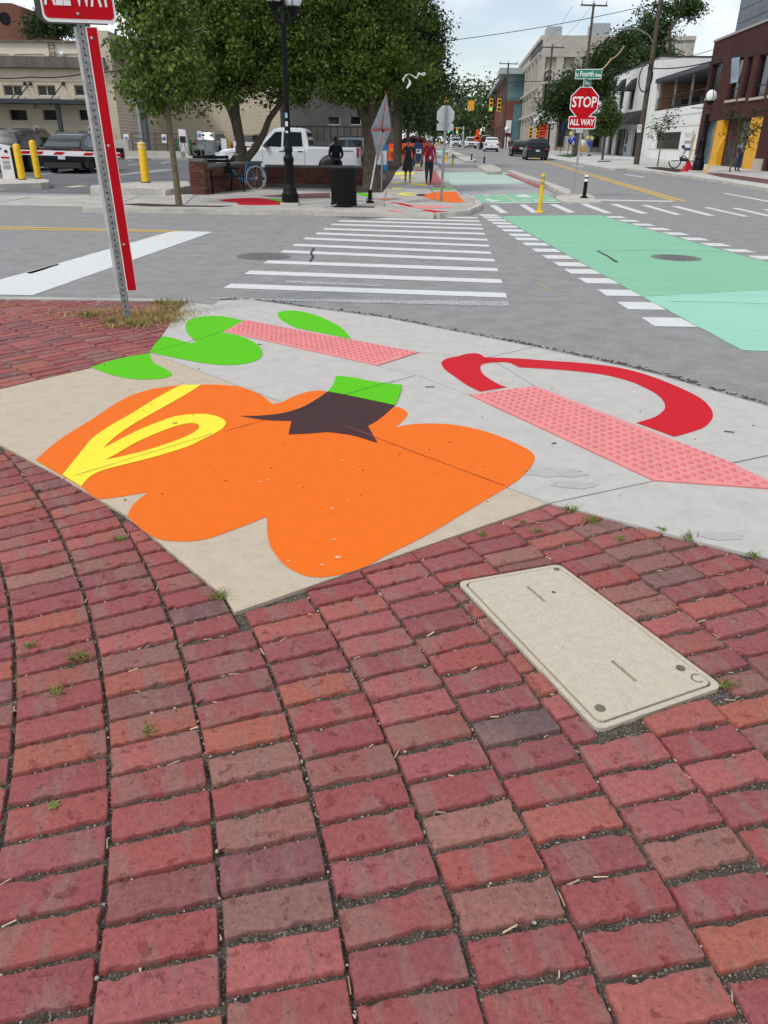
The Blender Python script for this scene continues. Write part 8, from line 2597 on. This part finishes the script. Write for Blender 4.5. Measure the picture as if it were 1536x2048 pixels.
p = at(1162, 314)
person('person in white top and bright mustard trousers near the balloons', (p.x, p.y, zg(p.y) + KH), R(160), 1.74, walk1, dict(top=cloth_m('white_cloth', (0.75, 0.76, 0.8)), bottom=cloth_m('mustard_cloth', (0.62, 0.33, 0.02)), sleeve='top', forearm='top', shin='skin'), M_DARKH, 0.02)
p = at(1021, 297.5)
person('distant person in grey standing beside the pale stone building', (p.x - 0.5, 128, zg(128) + KH), R(0), 1.75, {}, dict(top=cloth_m('shirt_grey', (0.5, 0.5, 0.54)), bottom=M_BLKC), M_DARKH)

# ================================================================ lot and street fittings
# EV charger
p = G(370, 312, RZ + 0.15)
ev = thing('car_charger', 'white slim electric car charger with looped cables among green posts', 'charger', (p.x, p.y, zg(p.y) + 0.11))
hE = P(368, 258, p.y).z - p.z
MB().hexa([(-.32, -.25, 0), (.32, -.25, 0), (.32, .25, 0), (-.32, .25, 0)], [(-.28, -.12, hE), (.2, -.12, hE * 0.98), (.2, .2, hE * 0.98), (-.28, .2, hE)]).build('cabinet', M_MACH, ev)
MB().box((0, -.21, hE * .62), (.42, .06, .42)).build('screen', M_DFRAME, ev)
for s_ in (-1, 1):
    MB().tube([(s_ * .12, -.28, hE * .45), (s_ * .2, -.4, hE * .2), (s_ * .35, -.4, .1), (s_ * .5, -.35, .2), (s_ * .42, -.28, hE * .35)], 0.03, 6).build('cable', M_RUBBER, ev)
p = G(422, 314, RZ + .15)
cb = thing('charging_cabinet', 'grey power cabinet beside the silver parked car', 'cabinet', (p.x, p.y, zg(p.y) + .11))
hC = P(422, 281, p.y).z - p.z
MB().box((0, 0, hC / 2 + .1), (.75, .6, hC - .1)).build('housing', mat('cabinet_grey', (0.14, 0.16, 0.18), 0.5), cb)
MB().box((0, 0, .05), (.6, .5, .12)).build('plinth', M_BLK, cb)
MB().box((0, -.31, hC * .6), (.5, .02, hC * .5)).build('door', mat('cabinet_grey2', (0.18, 0.2, 0.22), 0.5), cb)
M_SBLUE = mat('sign_blue', (0.02, 0.12, 0.4), 0.5)
for (px, py0, py1, Y, lab) in ((257, 268, 310, 58.0, 'white parking sign with blue symbol by the depot ramp'), (332, 268, 311, 60.5, 'white parking sign with blue symbol left of the car charger'), (403, 262, 312, 61.0, 'white parking sign with blue symbol before the silver car')):
    g = P(px, py1, Y)
    t = thing('parking_sign', lab, 'sign', (g.x, Y, zg(Y)))
    h = P(px, py0, Y).z - zg(Y)
    MB().tube([(0, 0, 0), (0, 0, h)], .03, 6).build('post', M_STEEL2, t)
    f = MB().box((0, -.04, h - .3), (.34, .015, .58)).build('plate', M_SWHITE, t)
    MB().box((0, -.05, h - .3), (.2, .008, .24)).build('symbol', M_SBLUE, f)
    MB().tube([(-.02, -.056, h - .24), (-.02, -.056, h - .31), (.05, -.056, h - .31), (.06, -.056, h - .37)], .012, 5).build('wheelchair_mark', M_SWHITE, f)
# orange barriers, cones, mail box, blue news box
M_OBAR = mat('barrier_orange', (0.80, 0.075, 0.01), 0.5, 0.06, 3)
for i, (px, py, lab) in enumerate(((796, 313, 'orange plastic barrier standing left of the mail box'), (818, 309, 'orange plastic barrier behind the woman in the dark dress'), (848, 306, 'orange plastic barrier right behind the mail box'))):
    p = at(px, py)
    Y = 62 + i * 5
    g = P(px, 305, Y)
    t = thing('road_barrier', lab, 'barrier', (g.x, Y, zg(Y) + KH), R(10 * i))
    MB().hexa([(-.75, -.3, 0), (.75, -.3, 0), (.75, .3, 0), (-.75, .3, 0)], [(-.7, -.14, 1.07), (.7, -.14, 1.07), (.7, .14, 1.07), (-.7, .14, 1.07)]).build('shell', M_OBAR, t)
    MB().box((0, -.24, .62), (1.2, .12, .16)).build('stripe', mat('barrier_yellow', (0.8, 0.35, 0.02), 0.5), t)
    for s_ in (-.45, .45):
        MB().box((s_, -.22, .3), (.2, .2, .16)).build('fork_slot', mat('barrier_dark', (0.35, 0.03, 0.01), 0.6), t)
for (px, Y, lab) in ((790, 56, 'orange traffic cone with white collars before the barriers'), (797, 58, 'orange traffic cone half hidden behind the first cone')):
    g = P(px, 310, Y)
    t = thing('traffic_cone', lab, 'cone', (g.x, Y, zg(Y) + KH))
    MB().lathe([(.17, .03), (.14, .2), (.1, .45), (.04, .85), (.03, .9)], n=14).build('cone', M_OBAR, t, smooth=50)
    MB().lathe([(.125, .33), (.128, .335), (.105, .5), (.1, .5)], n=14).lathe([(.088, .6), (.09, .605), (.068, .72), (.06, .72)], n=14).build('collars', M_SWHITE, t)
    MB().box((0, 0, .02), (.42, .42, .04)).build('base', M_OBAR, t)
g = P(836, 312, 48)
mbx = thing('mail_box', 'navy blue domed mail box with white marking by the orange barriers', 'mail box', (g.x, 48, zg(48) + KH), R(5))
MB().prism([(-.29 + .0, 0, .2), (.29, 0, .2), (.29, 0, 1.0)] + [(.29 * math.cos(R(a)), 0, 1.0 + .29 * math.sin(R(a))) for a in range(15, 180, 15)] + [(-.29, 0, 1.0)], (0, -.27, 0), (0, .27, 0)).build('body', mat('mail_navy', (0.012, 0.03, 0.085), 0.45), mbx)
MB().box((0, -.275, .82), (.3, .012, .22)).build('emblem', M_SWHITE, mbx)
MB().prism([(-.1, -.283, .76), (.12, -.283, .86), (.0, -.283, .9), (-.12, -.283, .84)], (0, 0, 0), (0, .004, 0)).build('emblem_wing', mat('mail_navy', (0.012, 0.03, 0.085)), mbx)
for sx in (-.22, .22):
    for sy in (-.2, .2):
        MB().box((sx, sy, .1), (.06, .06, .2)).build('leg', mat('mail_navy', (0.012, 0.03, 0.085)), mbx)
g = P(769, 315, 33)
nb_ = thing('blue_box', 'bright blue rounded box half hidden behind the roll up sign', 'news box', (g.x, 33, zg(33) + KH))
MB().prism([(-.1, 0, 0.35), (.12, 0, 0.35), (.12, 0, 1.1), (.1, 0, 1.28), (.02, 0, 1.36), (-.1, 0, 1.36)], (0, -.25, 0), (0, .25, 0)).build('shell', mat('box_blue', (0.02, 0.2, 0.5), 0.4), nb_)
MB().box((0, 0, .18), (.1, .2, .36)).build('stand', M_STEEL2, nb_)
p = at(763, 383)
t = thing('sign_post', 'small grey plate on a thin post in the mulch bed', 'sign', (p.x, p.y, zg(p.y) + KH))
h = P(763, 305, p.y).z - p.z
MB().tube([(0, 0, 0), (0, 0, h)], .025, 6).build('post', M_STEEL2, t)
MB().box((0, .03, h - .15), (.3, .01, .4)).build('plate', M_SBACK, t)
g = P(815, 300, 84)
vehicle('parked_car', 'dark red car glimpsed behind the orange barriers', 'car', (g.x, 84, zg(84) + RZ), R(170), 4.5, 1.85, 1.6, SUV, paint('car_red', (0.16, 0.01, 0.015)), wr=.35)
# white streamer caught in the branches
ZS = lambda pts: [P(780 + x / 17.07, 130 + y / 17.07, 26.2 + 0.1 * math.sin(i)) for i, (x, y) in enumerate(pts)]
o = MB().tube(ZS([(460, 560), (450, 490), (500, 420), (540, 360), (600, 310), (680, 320), (760, 360), (830, 410), (900, 450), (940, 400), (970, 320), (1000, 280), (1060, 320), (1120, 350), (1190, 330), (1210, 290), (1150, 275), (1060, 310)]), [.02, .03, .025, .035, .008, .008, .02, .022, .028, .03, .035, .03, .015, .02, .018, .02, .018, .015], 6).tube(ZS([(610, 450), (640, 510), (680, 560), (680, 640), (640, 700), (590, 770), (560, 800)]), [.008, .015, .035, .038, .03, .03, .01], 6).build('streamer', M_SWHITE, None)
tag(o, 'white streamer of tape hanging in the dark tree', 'streamer')
# globe lamp on the right pavement
p = at(1394, 345)
rl_ = thing('street_lamp', 'black lamp post with single round globe by the brick building', 'street lamp', (p.x, p.y, zg(p.y) + KH))
h = P(1412, 230, p.y).z - p.z
MB().box((0, 0, .05), (.75, .75, .12)).build('footing', M_CURB, rl_)
MB().lathe([(.3, .1), (.3, .5), (.24, .6), (.26, .75), (.2, .85), (.18, 1.5), (.2, 1.6), (.12, 1.75), (.1, h - .1), (.14, h), (.1, h + .05)], n=14).build('column', M_BLK, rl_, smooth=35)
globe(rl_, 0, 0, P(1421, 192, p.y).z - p.z, .29, mat('opal_globe', (0.82, 0.83, 0.84), 0.35))
# yellow leaning brace, bus stop sign
a_, b_2 = at(1409, 347), P(1446, 271, 50.5)
o = MB().hexa([(0, 0, 0), (.12, 0, 0), (.12, .05, 0), (0, .05, 0)], [tuple(b_2 - a_), tuple(b_2 - a_ + Vector((.14, 0, 0))), tuple(b_2 - a_ + Vector((.14, .05, 0))), tuple(b_2 - a_ + Vector((0, .05, 0)))]).build('leaning_plank', M_OCHRE, None)
o.location = a_
tag(o, 'long ochre plank leaning against the shopfront', 'plank')
p = at(1375, 333)
t = thing('bus_stop_sign', 'grey pole with stacked plates beside the white stucco wall', 'sign', (p.x, p.y, zg(p.y) + KH))
h = P(1381, 262, p.y).z - p.z
MB().tube([(0, 0, 0), (0, 0, h)], .045, 8).build('post', M_STEEL2, t)
for k, (w, hh, m_) in enumerate(((.55, .3, M_SWHITE), (.5, .2, M_SBACK), (.65, .18, M_SBLUE))):
    MB().box((-.28, -.06, h - .25 - k * .42), (w, .02, hh)).build('plate', m_, t)
MB().tube([(.0, -.1, .5), (.08, -.1, 2.0)], .06, 6).build('yellow_sleeve', mat('pale_yellow', (0.6, 0.5, 0.2), 0.6), t)
# round blue-white projecting sign, poster, orange road sign
c_ = P(1195, 215, 78)
t = thing('projecting_sign', 'round white and blue sign hanging beside the stop sign', 'sign', c_)
MB().lathe([(.55, .04), (.55, -.04), (.5, -.05)], (0, 0, 0), 24, 'Y').build('rim', mat('pale_blue_rim', (0.45, 0.55, 0.68), 0.5), t)
MB().lathe([(.42, -.05), (.42, -.062), (.3, -.063)], (0, 0, 0), 24, 'Y').build('disc', M_SWHITE, t)
MB().box((0, -.075, -.08), (.5, .012, .12)).prism([(-.2, -.075, .03), (.2, -.075, .03), (.05, -.075, .25), (-.05, -.075, .25)], (0, 0, 0), (0, .01, 0)).build('emblem', M_DFRAME, t)
MB().tube([(0, 0, .55), (0, 0, .8), (1.8, 0.3, .8)], .03, 6).build('bracket', M_DFRAME, t)
g = P(1082, 300, 98)
t = thing('road_works_sign', 'orange road sign with black arrow above the dark cars', 'road sign', (g.x, 98, zg(98)))
z0_, z1_ = P(1082, 274, 98).z - zg(98), P(1082, 247, 98).z - zg(98)
MB().tube([(-.3, .1, 0), (-.3, .1, z1_)], .05, 6).tube([(.3, .1, 0), (.3, .1, z1_)], .05, 6).build('posts', M_STEEL2, t)
f = MB().box((0, 0, (z0_ + z1_) / 2), (.95, .03, z1_ - z0_)).build('panel', mat('road_orange', (0.95, 0.09, 0.01), 0.5, emit=0.0), t)
MB().box((.02, -.025, z0_ + .3), (.5, .01, .08)).prism([(-.38, -.03, z0_ + .3), (-.2, -.03, z0_ + .45), (-.2, -.03, z0_ + .15)], (0, 0, 0), (0, .01, 0)).build('arrow', M_DFRAME, f)
for k in range(3):
    MB().box((0, -.025, z1_ - .3 - k * .3), (.65, .01, .1)).build('text_line', M_DFRAME, f)
g = P(1130, 285, 96)
t = thing('poster_board', 'dark blue poster board on legs under the wide tree', 'board', (g.x, 96, zg(96) + KH))
MB().box((0, 0, 2.6), (1.1, .08, 1.5)).build('panel', mat('poster_blue', (0.03, 0.06, 0.1), 0.5, 0.4, 2), t)
MB().box((.25, -.06, 2.2), (.6, .01, .5)).build('print', mat('poster_olive', (0.3, 0.28, 0.12), 0.6), t)
for s_ in (-.45, .45):
    MB().box((s_, 0, 1.0), (.07, .07, 2.0)).build('leg', M_DFRAME, t)
M_BALB = mat('balloon_blue', (0.01, 0.05, 0.42), 0.2, 0.05, 3, spec=0.6)
M_BALG = mat('balloon_gold', (0.62, 0.45, 0.2), 0.25, 0.05, 3, spec=0.6)
for lab, base, spots in (('bunch of blue and gold balloons tied near the poster board', (1147, 314), ((1142, 268, 1), (1139, 280, 0), (1149, 277, 0), (1145, 287, 1), (1142, 284, 0), (1148, 285, 0))), ('bunch of blue and gold balloons tied beside the small round tree', (1178, 314), ((1183, 265, 0), (1176, 276, 1), (1184, 277, 1), (1178, 285, 0), (1181, 289, 0)))):
    Y = 84
    g = P(*base, Y)
    t = thing('balloon_bunch', lab, 'balloons', (g.x, Y, zg(Y) + KH))
    MB().box((0, 0, .06), (.3, .3, .14)).build('weight', M_DFRAME, t)
    for (x, y, gold) in spots:
        q = P(x, y, Y + random.uniform(-.2, .2)) - Vector(t.location)
        b = MB().ball(q, (.19, .19, .23), 12, 8).lathe([(.02, -.27), (.035, -.25), (.01, -.22)], q, 6).build('balloon', M_BALG if gold else M_BALB, t, smooth=60)
        MB().tube([q + Vector((0, 0, -.27)), q * 0.5, (0, 0, .12)], .008, 4).build('string', M_STEEL2, b)
# five-globe lamps before the stone building
for (px, py, Y, lab) in ((1082, 240, 100, 'cluster of white globes on a black lamp post by the orange road sign'), (1100, 248, 108, 'second globe cluster lamp nearer the stone building wall')):
    c_ = P(px, py, Y)
    t = thing('globe_lamp', lab, 'street lamp', (c_.x, Y, zg(Y) + KH))
    h = c_.z - zg(Y)
    MB().lathe([(.3, 0), (.3, .6), (.14, .9), (.1, h - .4), (.13, h - .3), (.05, h)], n=12).build('column', M_BLK, t, smooth=40)
    for k in range(4):
        a = k * math.pi / 2 + .5
        x, y = .75 * math.cos(a), .75 * math.sin(a)
        MB().tube([(0, 0, h - .5), (x * .6, y * .6, h - .7), (x, y, h - .4)], .04, 6).build('arm', M_BLK, t)
        MB().ball((x, y, h - .1), .3, 10, 7).build('globe', MATS['opal_globe'], t, smooth=60)
    MB().ball((0, 0, h + .3), .36, 10, 7).build('globe', MATS['opal_globe'], t, smooth=60)
g = P(1014, 262, 140)
t = thing('globe_lamp', 'distant single globe lamp before the brick and glass block', 'street lamp', (g.x, 140, zg(140)))
MB().tube([(0, 0, 0), (0, 0, g.z - zg(140))], .1, 6).build('column', M_BLK, t)
MB().ball((0, 0, g.z - zg(140) + .3), .42, 10, 7).build('globe', MATS['opal_globe'], t, smooth=60)
signal(1068, 265, 112, 1.1, 'yellow pedestrian signal beside the pale stone building', lit=False)
g = P(953, 300, 130)
t = thing('road_works_sign', 'small bright orange sign standing by the far white cars', 'road sign', (g.x, 130, zg(130)))
MB().box((0, 0, 2.0), (.55, .04, 1.3)).box((0, 0, 1.35), (1.0, .04, .6)).build('panel', MATS['road_orange'], t)
MB().tube([(0, .04, 0), (0, .04, 2.6)], .05, 6).build('post', M_STEEL2, t)
